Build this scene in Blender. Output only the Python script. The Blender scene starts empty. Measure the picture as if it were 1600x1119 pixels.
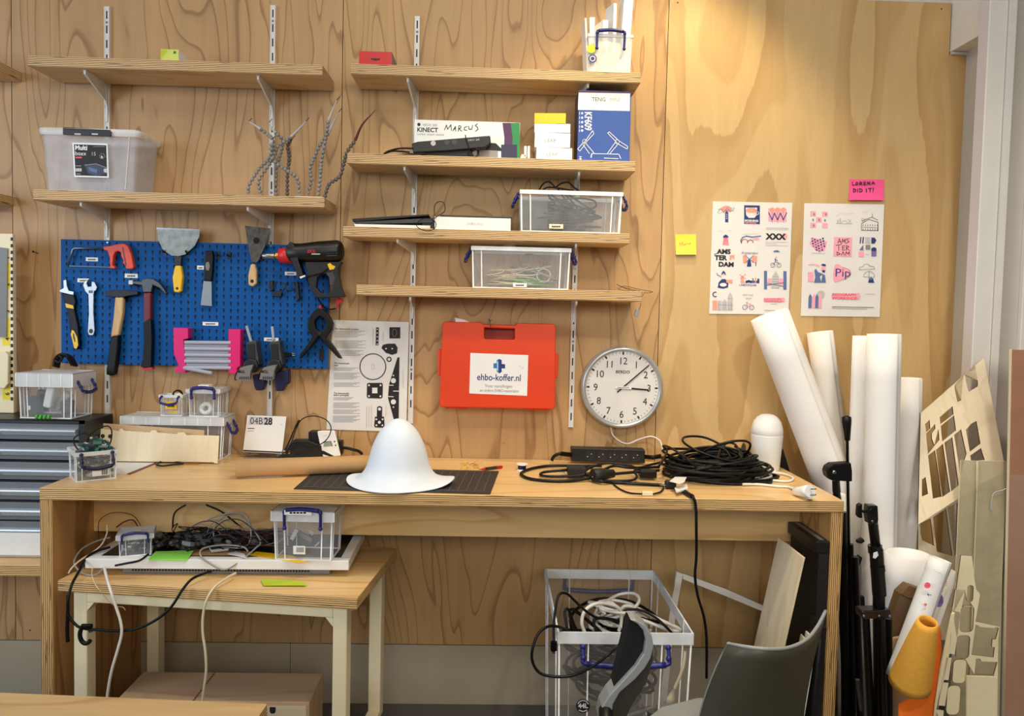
import bpy, bmesh, math, random
import numpy as np
from mathutils import Vector, Matrix, noise
V = Vector
rnd = random.Random(7)
C = bpy.context.scene.collection
# ------------------------------------------------------------------ camera
F, PPX, PPY = 1150.0, 800.0, 541.3           # focal length and principal point, in pixels of the 1600x1119 frame
DW, EYE = 2.755, 1.5                         # camera to back wall, eye height (metres)
YAW, PITCH, ROLL = .0276113, .0452015, -.0231931
def _rot():
    cy, sy, cp, sp, cr, sr = (math.cos(YAW), math.sin(YAW), math.cos(PITCH), math.sin(PITCH), math.cos(ROLL), math.sin(ROLL))
    b = np.array([[1, 0, 0], [0, 0, 1], [0, -1, 0]])
    return np.array([[cr, -sr, 0], [sr, cr, 0], [0, 0, 1]]) @ np.array([[1, 0, 0], [0, cp, -sp], [0, sp, cp]]) @ b @ np.array([[cy, -sy, 0], [sy, cy, 0], [0, 0, 1]])
M = _rot()
cam = bpy.data.objects.new('camera', bpy.data.cameras.new('camera'))
C.objects.link(cam)
cam.data.sensor_width = 36; cam.data.lens = F / 1600 * 36
cam.data.shift_y = (PPY - 559.5) / 1600
cam.matrix_world = Matrix([list(M.T[0]) + [0], list(M.T[1]) + [-DW], list(M.T[2]) + [EYE], [0, 0, 0, 1]])
cam.data.clip_start = .05
bpy.context.scene.camera = cam
# ------------------------------------------------------------------ view, world, room lights
sc = bpy.context.scene
sc.view_settings.view_transform = 'Standard'; sc.view_settings.look = 'None'
sc.view_settings.exposure = 0.0; sc.view_settings.gamma = 1
sc.view_settings.use_curve_mapping = False
world = bpy.data.worlds.new('world'); sc.world = world; world.use_nodes = True
world.node_tree.nodes['Background'].inputs[0].default_value = (.95, .93, .92, 1)
world.node_tree.nodes['Background'].inputs[1].default_value = .09
def area(name, loc, target, size, power, col, sy=None):
    l = bpy.data.lights.new(name, 'AREA'); l.energy = power; l.color = col; l.size = size
    if sy: l.shape = 'RECTANGLE'; l.size_y = sy
    o = bpy.data.objects.new(name, l); C.objects.link(o); o.location = loc
    o.rotation_euler = (V(target) - V(loc)).to_track_quat('-Z', 'Y').to_euler(); return o
def spot(name, loc, target, power, col, ang, blend, rad=.04):
    l = bpy.data.lights.new(name, 'SPOT'); l.energy = power; l.color = col
    l.spot_size = math.radians(ang); l.spot_blend = blend; l.shadow_soft_size = rad
    o = bpy.data.objects.new(name, l); C.objects.link(o); o.location = loc
    o.rotation_euler = (V(target) - V(loc)).to_track_quat('-Z', 'Y').to_euler(); return o
area('ceiling_lamp_light', (.1, -1.7, 3.25), (.1, -.5, .6), 1.8, 20, (1, .93, .82), .9)
area('room_lamp_light', (.5, -5.6, 2.7), (.3, 0, .8), 3.2, 84, (1, .93, .80), 1.2)  # added frontal light for unseen room lamps, set back to reach under bench
spot('corner_spot_light', (1.0, -2.3, 3.2), (1.15, -.1, .85), 92, (1, .93, .84), 64, .9, .10)
spot('warm_spot_light', (.68, -.55, 3.15), (.62, -.06, 1.4), 58, (1, .81, .46), 80, .6)
spot('bench_spot_light', (.15, -1.05, 3.2), (.15, -.35, .95), 66, (1, .87, .64), 74, .8, .06)
spot('drawer_spot_light', (-1.5, -1.3, 3.2), (-1.15, -.35, .95), 46, (1, .92, .76), 62, .9, .05)
area('window_light', (-3.6, -3.0, 1.9), (-.6, -.3, 1.0), 1.6, 66, (.74, .86, 1), 1.8)
# ------------------------------------------------------------------ photo pixels -> points in the room
CAMP = V((0, -DW, EYE))
def ray(u, v):
    r = M.T @ np.array([(u - PPX) / F, -(v - PPY) / F, -1.0]); return V(r)
def W(u, v, d=0.0):                          # the point at depth d in front of the back wall
    r = ray(u, v); return CAMP + r * ((DW - d) / r.y)
def Zp(u, v, z):                             # the point at height z
    r = ray(u, v); return CAMP + r * ((z - EYE) / r.z)
def mpp(d): return (DW - d) / F              # metres per pixel at depth d
def ext(u0, u1, vt, vb, d):                  # x0, x1, z0, z1 of a pixel rectangle at depth d
    um, vm = (u0 + u1) / 2, (vt + vb) / 2
    return W(u0, vm, d).x, W(u1, vm, d).x, W(um, vb, d).z, W(um, vt, d).z
# ------------------------------------------------------------------ materials
MATS = {}
def lin(c):
    return tuple(((x / 255) / 12.92 if x / 255 <= .04045 else ((x / 255 + .055) / 1.055) ** 2.4) for x in c) + (1,)
def nd(nt, t, **kw):
    n = nt.nodes.new(t)
    for k, v in kw.items():
        if k.startswith('i_'):
            key = k[2:]; key = int(key) if key.isdigit() else key
            s = n.inputs[key]
            if isinstance(v, bpy.types.NodeSocket): nt.links.new(v, s)
            else: s.default_value = v
        else: setattr(n, k, v)
    return n
def mat(name, col, rough=.5, metal=0, var=.06, scale=18, alpha=1, emit=0, spec=.5, bump=0, ior=1.45):
    if name in MATS: return MATS[name]
    m = bpy.data.materials.new(name); m.use_nodes = True; nt = m.node_tree; b = nt.nodes['Principled BSDF']
    b.inputs['Roughness'].default_value = rough; b.inputs['Metallic'].default_value = metal
    b.inputs['Specular IOR Level'].default_value = spec
    tc = nd(nt, 'ShaderNodeTexCoord')
    ns = nd(nt, 'ShaderNodeTexNoise', i_Vector=tc.outputs['Object'], i_Scale=float(scale), i_Detail=4.0)
    mr = nd(nt, 'ShaderNodeMapRange', i_Value=ns.outputs[0]); mr.inputs[1].default_value = .3; mr.inputs[2].default_value = .7
    mr.inputs[3].default_value = 1 - var; mr.inputs[4].default_value = 1 + var
    mx = nd(nt, 'ShaderNodeVectorMath', operation='SCALE', i_0=lin(col)[:3]); nt.links.new(mr.outputs[0], mx.inputs['Scale'])
    nt.links.new(mx.outputs[0], b.inputs['Base Color'])
    if bump:
        n2 = nd(nt, 'ShaderNodeTexNoise', i_Vector=tc.outputs['Object'], i_Scale=float(scale) * 4, i_Detail=6.0)
        bp = nd(nt, 'ShaderNodeBump', i_Strength=bump, i_Distance=.004, i_Height=n2.outputs[0]); nt.links.new(bp.outputs[0], b.inputs['Normal'])
    if alpha < 1: b.inputs['Alpha'].default_value = alpha
    if emit:
        b.inputs['Emission Color'].default_value = lin(col); b.inputs['Emission Strength'].default_value = emit
    MATS[name] = m; return m
def wood(name, light, dark, scale, K, rough=.5, seed=0, width=.2, streak=(60, 60, 3), amount=1.0, tone=.12, coat=0):
    """grain lines as level lines of a stretched noise"""
    m = bpy.data.materials.new(name); m.use_nodes = True; nt = m.node_tree; b = nt.nodes['Principled BSDF']
    b.inputs['Roughness'].default_value = rough
    tc = nd(nt, 'ShaderNodeTexCoord')
    oi = nd(nt, 'ShaderNodeObjectInfo'); of = nd(nt, 'ShaderNodeVectorMath', operation='SCALE', i_0=(17.0, 29.0, 23.0)); nt.links.new(oi.outputs['Random'], of.inputs['Scale'])
    mp0 = nd(nt, 'ShaderNodeMapping', i_Vector=tc.outputs['Object'], i_Scale=scale, i_Location=(seed * 3.7, seed * 1.3, seed * 5.1))
    mp = nd(nt, 'ShaderNodeVectorMath', operation='ADD', i_0=mp0.outputs[0], i_1=of.outputs[0])
    n1 = nd(nt, 'ShaderNodeTexNoise', i_Vector=mp.outputs[0], i_Scale=1.0, i_Detail=2.6, i_Roughness=.44, i_Distortion=.5)
    mu = nd(nt, 'ShaderNodeMath', operation='MULTIPLY', i_0=n1.outputs[0], i_1=float(K))
    fr = nd(nt, 'ShaderNodeMath', operation='FRACT', i_0=mu.outputs[0])
    rp = nd(nt, 'ShaderNodeValToRGB', i_Fac=fr.outputs[0]); e = rp.color_ramp.elements
    e[0].position = 0; e[0].color = (0, 0, 0, 1); e[1].position = 1; e[1].color = (0, 0, 0, 1)
    a = e.new(1 - width * 2.2); a.color = (.05, .05, .05, 1); a = e.new(1 - width); a.color = (.22, .22, .22, 1); a = e.new(1 - width * .45); a.color = (1, 1, 1, 1); a = e.new(1 - width * .15); a.color = (.8, .8, .8, 1)
    am = nd(nt, 'ShaderNodeMath', operation='MULTIPLY', i_0=rp.outputs[0], i_1=amount)
    mx = nd(nt, 'ShaderNodeMix', data_type='RGBA'); nt.links.new(am.outputs[0], mx.inputs[0])
    mx.inputs[6].default_value = lin(light); mx.inputs[7].default_value = lin(dark)
    mp2 = nd(nt, 'ShaderNodeMapping', i_Vector=tc.outputs['Object'], i_Scale=streak)
    n2 = nd(nt, 'ShaderNodeTexNoise', i_Vector=mp2.outputs[0], i_Scale=1.0, i_Detail=4.0)
    n3 = nd(nt, 'ShaderNodeTexNoise', i_Vector=mp.outputs[0], i_Scale=1.7, i_Detail=1.0)
    ad = nd(nt, 'ShaderNodeMath', operation='ADD', i_0=n2.outputs[0], i_1=n3.outputs[0])
    mr = nd(nt, 'ShaderNodeMapRange', i_Value=ad.outputs[0]); mr.inputs[1].default_value = .7; mr.inputs[2].default_value = 1.3
    mr.inputs[3].default_value = 1 - tone; mr.inputs[4].default_value = 1 + tone
    sv = nd(nt, 'ShaderNodeVectorMath', operation='SCALE', i_0=mx.outputs[2]); nt.links.new(mr.outputs[0], sv.inputs['Scale'])
    nt.links.new(sv.outputs[0], b.inputs['Base Color'])
    b.inputs['Coat Weight'].default_value = coat; b.inputs['Coat Roughness'].default_value = .3
    bp = nd(nt, 'ShaderNodeBump', i_Strength=.08, i_Distance=.002, i_Height=n2.outputs[0]); nt.links.new(bp.outputs[0], b.inputs['Normal'])
    MATS[name] = m; return m
def flame(name, light, dark, scale, K, seed, rough=.5):
    """broad ragged two-tone flames of rotary-cut veneer"""
    m = bpy.data.materials.new(name); m.use_nodes = True; nt = m.node_tree; b = nt.nodes['Principled BSDF']; b.inputs['Roughness'].default_value = rough
    tc = nd(nt, 'ShaderNodeTexCoord'); mp = nd(nt, 'ShaderNodeMapping', i_Vector=tc.outputs['Object'], i_Scale=scale, i_Location=(seed, seed * 2, seed * 3))
    n1 = nd(nt, 'ShaderNodeTexNoise', i_Vector=mp.outputs[0], i_Scale=1.0, i_Detail=1.5, i_Roughness=.4, i_Distortion=.2)
    mp2 = nd(nt, 'ShaderNodeMapping', i_Vector=tc.outputs['Object'], i_Scale=(55, 55, 9)); n2 = nd(nt, 'ShaderNodeTexNoise', i_Vector=mp2.outputs[0], i_Scale=1.0, i_Detail=5.0, i_Roughness=.6)
    a = nd(nt, 'ShaderNodeMath', operation='MULTIPLY', i_0=n1.outputs[0], i_1=float(K)); a2 = nd(nt, 'ShaderNodeMath', operation='MULTIPLY_ADD', i_0=n2.outputs[0], i_1=.16, i_2=a.outputs[0])
    fr = nd(nt, 'ShaderNodeMath', operation='FRACT', i_0=a2.outputs[0]); rp = nd(nt, 'ShaderNodeValToRGB', i_Fac=fr.outputs[0]); e = rp.color_ramp.elements
    md = [x * .45 + y * .55 for x, y in zip(light, dark)]
    e[0].position = 0; e[0].color = lin(light); e[1].position = 1; e[1].color = lin(light)
    for p, c in ((.45, light), (.5, md), (.72, md), (.90, dark), (.965, dark), (.985, light)): q = e.new(p); q.color = lin(c)
    mr = nd(nt, 'ShaderNodeMapRange', i_Value=n2.outputs[0]); mr.inputs[1].default_value = .3; mr.inputs[2].default_value = .7; mr.inputs[3].default_value = .95; mr.inputs[4].default_value = 1.05
    sv = nd(nt, 'ShaderNodeVectorMath', operation='SCALE', i_0=rp.outputs[0]); nt.links.new(mr.outputs[0], sv.inputs['Scale']); nt.links.new(sv.outputs[0], b.inputs['Base Color']); MATS[name] = m
def strata(name, axis, light, dark, period=.0052, rough=.6, lengthwise=0):
    """plywood edge: thin layers stacked along one axis with a few dark voids"""
    m = bpy.data.materials.new(name); m.use_nodes = True; nt = m.node_tree; b = nt.nodes['Principled BSDF']
    b.inputs['Roughness'].default_value = rough
    tc = nd(nt, 'ShaderNodeTexCoord'); sp = nd(nt, 'ShaderNodeSeparateXYZ', i_0=tc.outputs['Object'])
    s = [9, 9, 9]; s[axis] = 60
    mp = nd(nt, 'ShaderNodeMapping', i_Vector=tc.outputs['Object'], i_Scale=tuple(s))
    wob = nd(nt, 'ShaderNodeTexNoise', i_Vector=mp.outputs[0], i_Scale=1.0, i_Detail=3.0)
    k = nd(nt, 'ShaderNodeMath', operation='MULTIPLY', i_0=sp.outputs[axis], i_1=1 / period)
    k2 = nd(nt, 'ShaderNodeMath', operation='MULTIPLY_ADD', i_0=wob.outputs[0], i_1=.55, i_2=k.outputs[0])
    fr = nd(nt, 'ShaderNodeMath', operation='FRACT', i_0=k2.outputs[0])
    rp = nd(nt, 'ShaderNodeValToRGB', i_Fac=fr.outputs[0]); e = rp.color_ramp.elements
    e[0].position = .0; e[0].color = lin(light); e[1].position = 1; e[1].color = lin(light)
    a = e.new(.40); a.color = lin(light); a = e.new(.56); a.color = lin(dark); a = e.new(.68); a.color = lin([x * .5 for x in dark]); a = e.new(.82); a.color = lin(dark)
    s2 = [9, 9, 9]; s2[axis] = 330
    mp2 = nd(nt, 'ShaderNodeMapping', i_Vector=tc.outputs['Object'], i_Scale=tuple(s2))
    vo = nd(nt, 'ShaderNodeTexNoise', i_Vector=mp2.outputs[0], i_Scale=1.0, i_Detail=1.0)
    th = nd(nt, 'ShaderNodeMapRange', i_Value=vo.outputs[0]); th.inputs[1].default_value = .66; th.inputs[2].default_value = .70; th.inputs[3].default_value = 1; th.inputs[4].default_value = .22
    sv = nd(nt, 'ShaderNodeVectorMath', operation='SCALE', i_0=rp.outputs[0]); nt.links.new(th.outputs[0], sv.inputs['Scale'])
    nt.links.new(sv.outputs[0], b.inputs['Base Color']); MATS[name] = m; return m
def plastic(name, col, opacity, rough=.25):
    """thin clear or frosted plastic sheet"""
    m = bpy.data.materials.new(name); m.use_nodes = True; nt = m.node_tree; b = nt.nodes['Principled BSDF']
    b.inputs['Base Color'].default_value = lin(col); b.inputs['Roughness'].default_value = rough
    tc = nd(nt, 'ShaderNodeTexCoord'); ns = nd(nt, 'ShaderNodeTexNoise', i_Vector=tc.outputs['Object'], i_Scale=14.0, i_Detail=2.0)
    mr = nd(nt, 'ShaderNodeMapRange', i_Value=ns.outputs[0]); mr.inputs[1].default_value = .3; mr.inputs[2].default_value = .7
    mr.inputs[3].default_value = opacity * .8; mr.inputs[4].default_value = min(1, opacity * 1.2)
    tr = nd(nt, 'ShaderNodeBsdfTransparent'); mx = nd(nt, 'ShaderNodeMixShader', i_0=mr.outputs[0], i_1=tr.outputs[0], i_2=b.outputs[0])
    nt.links.new(mx.outputs[0], nt.nodes['Material Output'].inputs[0]); MATS[name] = m; return m
# ------------------------------------------------------------------ mesh builder
def spl(pts, n=8, closed=False):
    P = [V(p) for p in pts]; out = []; N = len(P)
    for i in range(N if closed else N - 1):
        g = (lambda k: P[k % N]) if closed else (lambda k: P[max(0, min(N - 1, k))])
        a, b, c, d = g(i - 1), g(i), g(i + 1), g(i + 2)
        for k in range(n):
            t = k / n
            out.append(.5 * ((2 * b) + (c - a) * t + (2 * a - 5 * b + 4 * c - d) * t * t + (3 * b - a - 3 * c + d) * t ** 3))
    if not closed: out.append(P[-1])
    return out
FONTS = {}
def text_mesh(s, bold=0, space=1, shear=0, align='LEFT'):
    k = (s, bold, space, shear, align)
    if k not in FONTS:
        cu = bpy.data.curves.new('t', 'FONT'); cu.body = s; cu.size = 1; cu.offset = bold; cu.space_character = space; cu.shear = shear
        cu.align_x = align; cu.align_y = 'BOTTOM_BASELINE'; cu.resolution_u = 3
        ob = bpy.data.objects.new('t', cu); me = ob.to_mesh()
        FONTS[k] = ([tuple(v.co) for v in me.vertices], [tuple(p.vertices) for p in me.polygons])
        ob.to_mesh_clear(); bpy.data.objects.remove(ob); bpy.data.curves.remove(cu)
    return FONTS[k]
def plate2d(outer, holes, t):
    """verts/faces of a flat plate with holes, in its own 2D frame, thickness t"""
    cu = bpy.data.curves.new('t', 'CURVE'); cu.dimensions = '2D'; cu.fill_mode = 'BOTH'; cu.extrude = t / 2
    for lp in [outer] + list(holes):
        s = cu.splines.new('POLY'); s.points.add(len(lp) - 1); s.use_cyclic_u = True
        for p, q in zip(s.points, lp): p.co = (q[0], q[1], 0, 1)
    ob = bpy.data.objects.new('t', cu); me = ob.to_mesh()
    r = ([V(v.co) for v in me.vertices], [tuple(p.vertices) for p in me.polygons])
    ob.to_mesh_clear(); bpy.data.objects.remove(ob); bpy.data.curves.remove(cu); return r
BASE = {}
class MB:
    def __init__(s): s.bm = bmesh.new(); s.mats = []
    def mi(s, m):
        if m not in s.mats: s.mats.append(m)
        return s.mats.index(m)
    def face(s, pts, m, sm=False):
        vs = [s.bm.verts.new(p) for p in pts]
        try: f = s.bm.faces.new(vs)
        except ValueError: return
        f.material_index = s.mi(m); f.smooth = sm; return f
    def mesh(s, verts, faces, m, sm=False):
        vs = [s.bm.verts.new(v) for v in verts]; k = s.mi(m)
        for f in faces:
            try: q = s.bm.faces.new([vs[i] for i in f])
            except ValueError: continue
            q.material_index = k; q.smooth = sm
    def grid(s, rows, m, closed=False, sm=True, caps=False):
        n = len(rows[0]); vs = [[s.bm.verts.new(p) for p in r] for r in rows]; k = s.mi(m)
        for i in range(len(rows) - 1):
            for j in range(n if closed else n - 1):
                a, b = vs[i], vs[i + 1]; j2 = (j + 1) % n
                f = s.bm.faces.new((a[j], a[j2], b[j2], b[j])); f.material_index = k; f.smooth = sm
        if caps:
            for r in (vs[0], vs[-1]):
                f = s.bm.faces.new(r); f.material_index = k
    def prism(s, pts, vec, m, side=None, sm=False):
        vec = V(vec); a = [V(p) for p in pts]; b = [p + vec for p in a]
        s.face(a, m); s.face(list(reversed(b)), m); n = len(a)
        va = [s.bm.verts.new(p) for p in a]; vb = [s.bm.verts.new(p) for p in b]; k = s.mi(side or m)
        for i in range(n):
            j = (i + 1) % n; f = s.bm.faces.new((va[i], vb[i], vb[j], va[j])); f.material_index = k; f.smooth = sm
    def box(s, lo, hi, m, mx=None, my=None, mz=None, R=None, piv=None):
        """axis box lo..hi; mx/my/mz: materials of the faces across x, y, z; R turns it about piv"""
        x0, y0, z0 = lo; x1, y1, z1 = hi
        P = [V((x, y, z)) for z in (z0, z1) for y in (y0, y1) for x in (x0, x1)]
        if R is not None:
            pv = V(piv) if piv is not None else V(((x0 + x1) / 2, (y0 + y1) / 2, z0)); P = [R @ (p - pv) + pv for p in P]
        for f, mm in (((0, 2, 3, 1), mz), ((4, 5, 7, 6), mz), ((0, 1, 5, 4), my), ((2, 6, 7, 3), my), ((0, 4, 6, 2), mx), ((1, 3, 7, 5), mx)):
            pass
        vs = [s.bm.verts.new(p) for p in P]
        for f, mm in (((0, 2, 3, 1), mz), ((4, 5, 7, 6), mz), ((0, 1, 5, 4), my), ((2, 6, 7, 3), my), ((0, 4, 6, 2), mx), ((1, 3, 7, 5), mx)):
            q = s.bm.faces.new([vs[i] for i in f]); q.material_index = s.mi(mm or m)
    def tube(s, pts, r, m, n=8, closed=False, radii=None):
        P = [V(p) for p in pts]; N = len(P); rows = []; up = None
        for i in range(N):
            if closed: t = (P[(i + 1) % N] - P[i - 1])
            else: t = P[min(i + 1, N - 1)] - P[max(i - 1, 0)]
            if t.length < 1e-9: t = V((0, 0, 1))
            t.normalize()
            if up is None: up = t.orthogonal().normalized()
            up = (up - t * up.dot(t))
            up = up.normalized() if up.length > 1e-6 else t.orthogonal().normalized()
            w = t.cross(up); rr = radii[i] if radii else r
            rows.append([P[i] + (up * math.cos(a) + w * math.sin(a)) * rr for a in [2 * math.pi * k / n for k in range(n)]])
        if closed: rows.append(rows[0])
        s.grid(rows, m, closed=True, sm=True, caps=not closed)
    def strip(s, pts, w, t, m, up=(0, 0, 1)):
        """flat ribbon of width w (along up) and thickness t along a path"""
        P = [V(p) for p in pts]; rows = []; up = V(up)
        for i in range(len(P)):
            tg = (P[min(i + 1, len(P) - 1)] - P[max(i - 1, 0)]).normalized(); sd = tg.cross(up).normalized(); u2 = sd.cross(tg).normalized()
            rows.append([P[i] + u2 * a * w / 2 + sd * b * t / 2 for a, b in ((-1, -1), (1, -1), (1, 1), (-1, 1))])
        s.grid(rows, m, closed=True, sm=False, caps=True)
    def lathe(s, prof, o, axis, m, n=32, ref=None, sx=1, caps=True, sm=True):
        o = V(o); ax = V(axis).normalized(); a = (V(ref) if ref else ax.orthogonal()).normalized(); b = ax.cross(a)
        caps = caps and prof[0] != prof[-1]
        rows = [[o + ax * h + (a * math.cos(t) * r * sx + b * math.sin(t) * r) for t in [2 * math.pi * k / n for k in range(n)]] for r, h in [(max(p[0], 1e-5), p[1]) for p in prof]]
        s.grid(rows, m, closed=True, sm=sm, caps=caps)
    def ball(s, c, r, m, sc=(1, 1, 1), n=10):
        c = V(c); rows = []
        for i in range(n // 2 + 1):
            ph = math.pi * i / (n // 2); q = max(math.sin(ph), 1e-3)
            rows.append([c + V((math.cos(t) * q * r * sc[0], math.sin(t) * q * r * sc[1], -math.cos(ph) * r * sc[2])) for t in [2 * math.pi * k / n for k in range(n)]])
        s.grid(rows, m, closed=True)
    def plate(s, outer, holes, t, fn, m, side=None):
        vs, fs = plate2d(outer, holes, t); flat = [f for f in fs if max(vs[i].z for i in f) - min(vs[i].z for i in f) < t * .5]
        s.mesh([fn(v) for v in vs], flat, m); s.mesh([fn(v) for v in vs], [f for f in fs if f not in set(flat)], side or m)
    def build(s, name, parent=None, bevel=0, seg=2, weld=False, turn=None):
        if weld: bmesh.ops.remove_doubles(s.bm, verts=s.bm.verts[:], dist=1e-5)
        co = [v.co for v in s.bm.verts]
        lo = V([min(c[i] for c in co) for i in range(3)]); hi = V([max(c[i] for c in co) for i in range(3)])
        base = V(((lo.x + hi.x) / 2, (lo.y + hi.y) / 2, lo.z))
        for v in s.bm.verts: v.co -= base
        me = bpy.data.meshes.new(name); s.bm.to_mesh(me); s.bm.free()
        for k in s.mats: me.materials.append(MATS[k])
        o = bpy.data.objects.new(name, me); C.objects.link(o)
        pl = BASE[parent.name] if parent else V((0, 0, 0))
        o.parent = parent; o.location = base - pl; BASE[o.name] = base
        if bevel:
            w = o.modifiers.new('b', 'BEVEL'); w.width = bevel; w.segments = seg; w.limit_method = 'ANGLE'; w.angle_limit = math.radians(50)
            wd = o.modifiers.new('w', 'WELD'); wd.merge_threshold = 1e-5
            o.modifiers.move(1, 0)
        return o
def tag(o, label, cat, group=None, kind=None):
    o['label'] = label; o['category'] = cat
    if group: o['group'] = group
    if kind: o['kind'] = kind
    return o
def thing(name, loc, label, cat, group=None):
    o = bpy.data.objects.new(name, None); C.objects.link(o); o.location = V(loc); o.empty_display_size = .05
    BASE[o.name] = V(loc); return tag(o, label, cat, group)
def struct(mb, name, parent=None, **k):
    o = mb.build(name, parent, **k)
    if parent is None: o['kind'] = 'structure'
    return o
class Ink:
    """flat print on a surface: p(u, v, lift) gives the point; every call lies a hair above the one before"""
    def __init__(s, mb, p, lift=.0003, step=.00004): s.mb, s.p, s.h, s.st = mb, p, lift, step
    def up(s): s.h += s.st; return s.h
    def poly(s, pts, m): h = s.up(); s.mb.face([s.p(u, v, h) for u, v in pts], m)
    def rect(s, u0, v0, u1, v1, m): s.poly([(u0, v0), (u1, v0), (u1, v1), (u0, v1)], m)
    def circ(s, u, v, r, m, ry=None, a0=0, a1=360, n=24):
        ry = ry or r; s.poly([(u + r * math.cos(math.radians(a0 + (a1 - a0) * k / n)), v - ry * math.sin(math.radians(a0 + (a1 - a0) * k / n))) for k in range(n + (a1 - a0 != 360))], m)
    def line(s, pts, w, m, closed=False):
        h = s.up(); n = len(pts)
        for i in range(n if closed else n - 1):
            (a, b), (c, d) = pts[i], pts[(i + 1) % n]; L = math.hypot(c - a, d - b) or 1; ex, ey = (c - a) / L * w * .3, (d - b) / L * w * .3
            nx, ny = -(d - b) / L * w / 2, (c - a) / L * w / 2
            s.mb.face([s.p(x, y, h) for x, y in ((a - ex + nx, b - ey + ny), (c + ex + nx, d + ey + ny), (c + ex - nx, d + ey - ny), (a - ex - nx, b - ey - ny))], m)
    def ring(s, u, v, r, w, m, ry=None, a0=0, a1=360, n=28):
        ry = ry or r; s.line([(u + r * math.cos(math.radians(a0 + (a1 - a0) * k / n)), v - ry * math.sin(math.radians(a0 + (a1 - a0) * k / n))) for k in range(n + 1)], w, m)
    def text(s, t, u, v, size, m, dr=(1, .024), bold=0, space=1, shear=0, align='LEFT', sx=1):
        vs, fs = text_mesh(t, bold, space, shear, align); h = s.up(); L = math.hypot(*dr); dx, dy = dr[0] / L, dr[1] / L
        s.mb.mesh([s.p(u + size * (x * sx * dx + y * dy), v + size * (x * sx * dy - y * dx), h) for x, y, _ in vs], fs, m)
def wallp(d): return lambda u, v, h=0: W(u, v, d + h)
def cable(name, pts, r, m, label, cat='cable', group=None, n=7, sub=8, parent=None):
    b = MB(); b.tube(spl(pts, sub), r, m, n=n); o = b.build(name, parent)
    if label: tag(o, label, cat, group)
    return o
def rz(a): return Matrix.Rotation(math.radians(a), 3, 'Z')
def rx(a): return Matrix.Rotation(math.radians(a), 3, 'X')
def ry(a): return Matrix.Rotation(math.radians(a), 3, 'Y')
# ------------------------------------------------------------------ the materials of the place
for k in range(3):
    wood('wall_ply_%d' % k, [(190, 153, 108), (189, 151, 105), (192, 153, 102)][k], [(136, 94, 58), (132, 90, 54), (134, 92, 50)][k], (3.4, 3.4, .66), 17, .5, seed=[1, 3.1, 6.4][k], width=.17, streak=(70, 70, 4), tone=.07, amount=.66)
flame('wall_ply_3', (206, 172, 118), (188, 150, 96), (3.8, 3.8, .6), 6.0, 5.3)
wood('ply_face', (228, 190, 132), (200, 154, 94), (.55, 4, 4), 9, .33, seed=4, width=.22, streak=(5, 90, 90), tone=.09, amount=.7, coat=.15)
wood('ply_shelf', (218, 186, 140), (184, 144, 96), (.8, 6, 6), 8, .5, seed=9, width=.2, streak=(5, 90, 90), tone=.07, amount=.6)
wood('ply_side', (206, 156, 96), (150, 100, 52), (5, 5, .7), 9, .5, seed=2, width=.2, streak=(80, 80, 4), tone=.1, amount=.8)
wood('ply_sheet', (236, 220, 188), (222, 200, 162), (6, 6, .6), 7, .55, seed=6, width=.3, streak=(90, 90, 5), tone=.05, amount=.5)
wood('thin_ply', (226, 206, 172), (208, 184, 146), (.6, 5, 5), 7, .55, seed=8, width=.3, streak=(5, 90, 90), tone=.06, amount=.5)
wood('drawer_wood', (206, 174, 140), (180, 144, 110), (.8, 6, 6), 6, .5, seed=11, width=.3, streak=(5, 90, 90), tone=.06, amount=.5)
wood('handle_wood', (214, 178, 128), (186, 146, 96), (20, 20, 3), 6, .5, seed=12, width=.3, streak=(90, 90, 8), tone=.05, amount=.5)
strata('edge_z', 2, (222, 190, 140), (156, 112, 66), .0058)
strata('edge_zb', 2, (226, 190, 130), (160, 112, 60), .0060)
strata('edge_x', 0, (220, 180, 118), (152, 102, 52), .0060)
mat('plaster', (206, 202, 196), .7); mat('white_trim', (230, 226, 218), .45, var=.02); mat('grey_trim', (196, 190, 180), .5, var=.02)
mat('lilac_trim', (216, 210, 212), .45, var=.02); mat('skirting', (178, 166, 142), .5, var=.03); mat('seam', (70, 48, 28), .8)
mat('floor_lino', (96, 92, 88), .5); mat('ceiling_white', (225, 222, 216), .8)
mat('rail_white', (222, 220, 216), .35, spec=.5); mat('slot_dark', (24, 22, 22), .8)
mat('black', (16, 16, 18), .42); mat('soft_black', (22, 22, 24), .6); mat('rubber', (8, 8, 9), .45, spec=.3); mat('black_metal', (18, 18, 20), .3, spec=.6)
mat('dark_grey', (58, 58, 60), .45); mat('mid_grey', (120, 120, 120), .45); mat('light_grey', (188, 188, 188), .4)
mat('white', (236, 236, 234), .45, var=.02); mat('paper', (240, 238, 236), .6, var=.015); mat('warm_paper', (238, 232, 224), .6, var=.02)
mat('poster_paper', (232, 228, 224), .55, var=.02); mat('white_gloss', (240, 240, 238), .2, var=.01)
mat('cream', (238, 224, 186), .4, var=.03); mat('cream_frame', (242, 228, 190), .4, var=.02)
mat('navy', (30, 34, 112), .35); mat('navy_dark', (22, 22, 60), .35); mat('ink_navy', (36, 54, 118), .6); mat('ink_black', (22, 20, 24), .6); mat('ink_grey', (142, 140, 142), .6)
mat('ink_light', (196, 192, 192), .6); mat('ink_salmon', (250, 160, 136), .6); mat('ink_pink', (248, 170, 188), .6); mat('ink_coral', (236, 96, 112), .6); mat('ink_red', (214, 40, 48), .6); mat('ink_slate', (92, 112, 160), .6)
mat('orange_case', (222, 62, 14), .4, var=.02); mat('orange_dark', (150, 36, 14), .5); mat('red', (206, 34, 38), .4); mat('saw_red', (222, 74, 48), .45)
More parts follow.
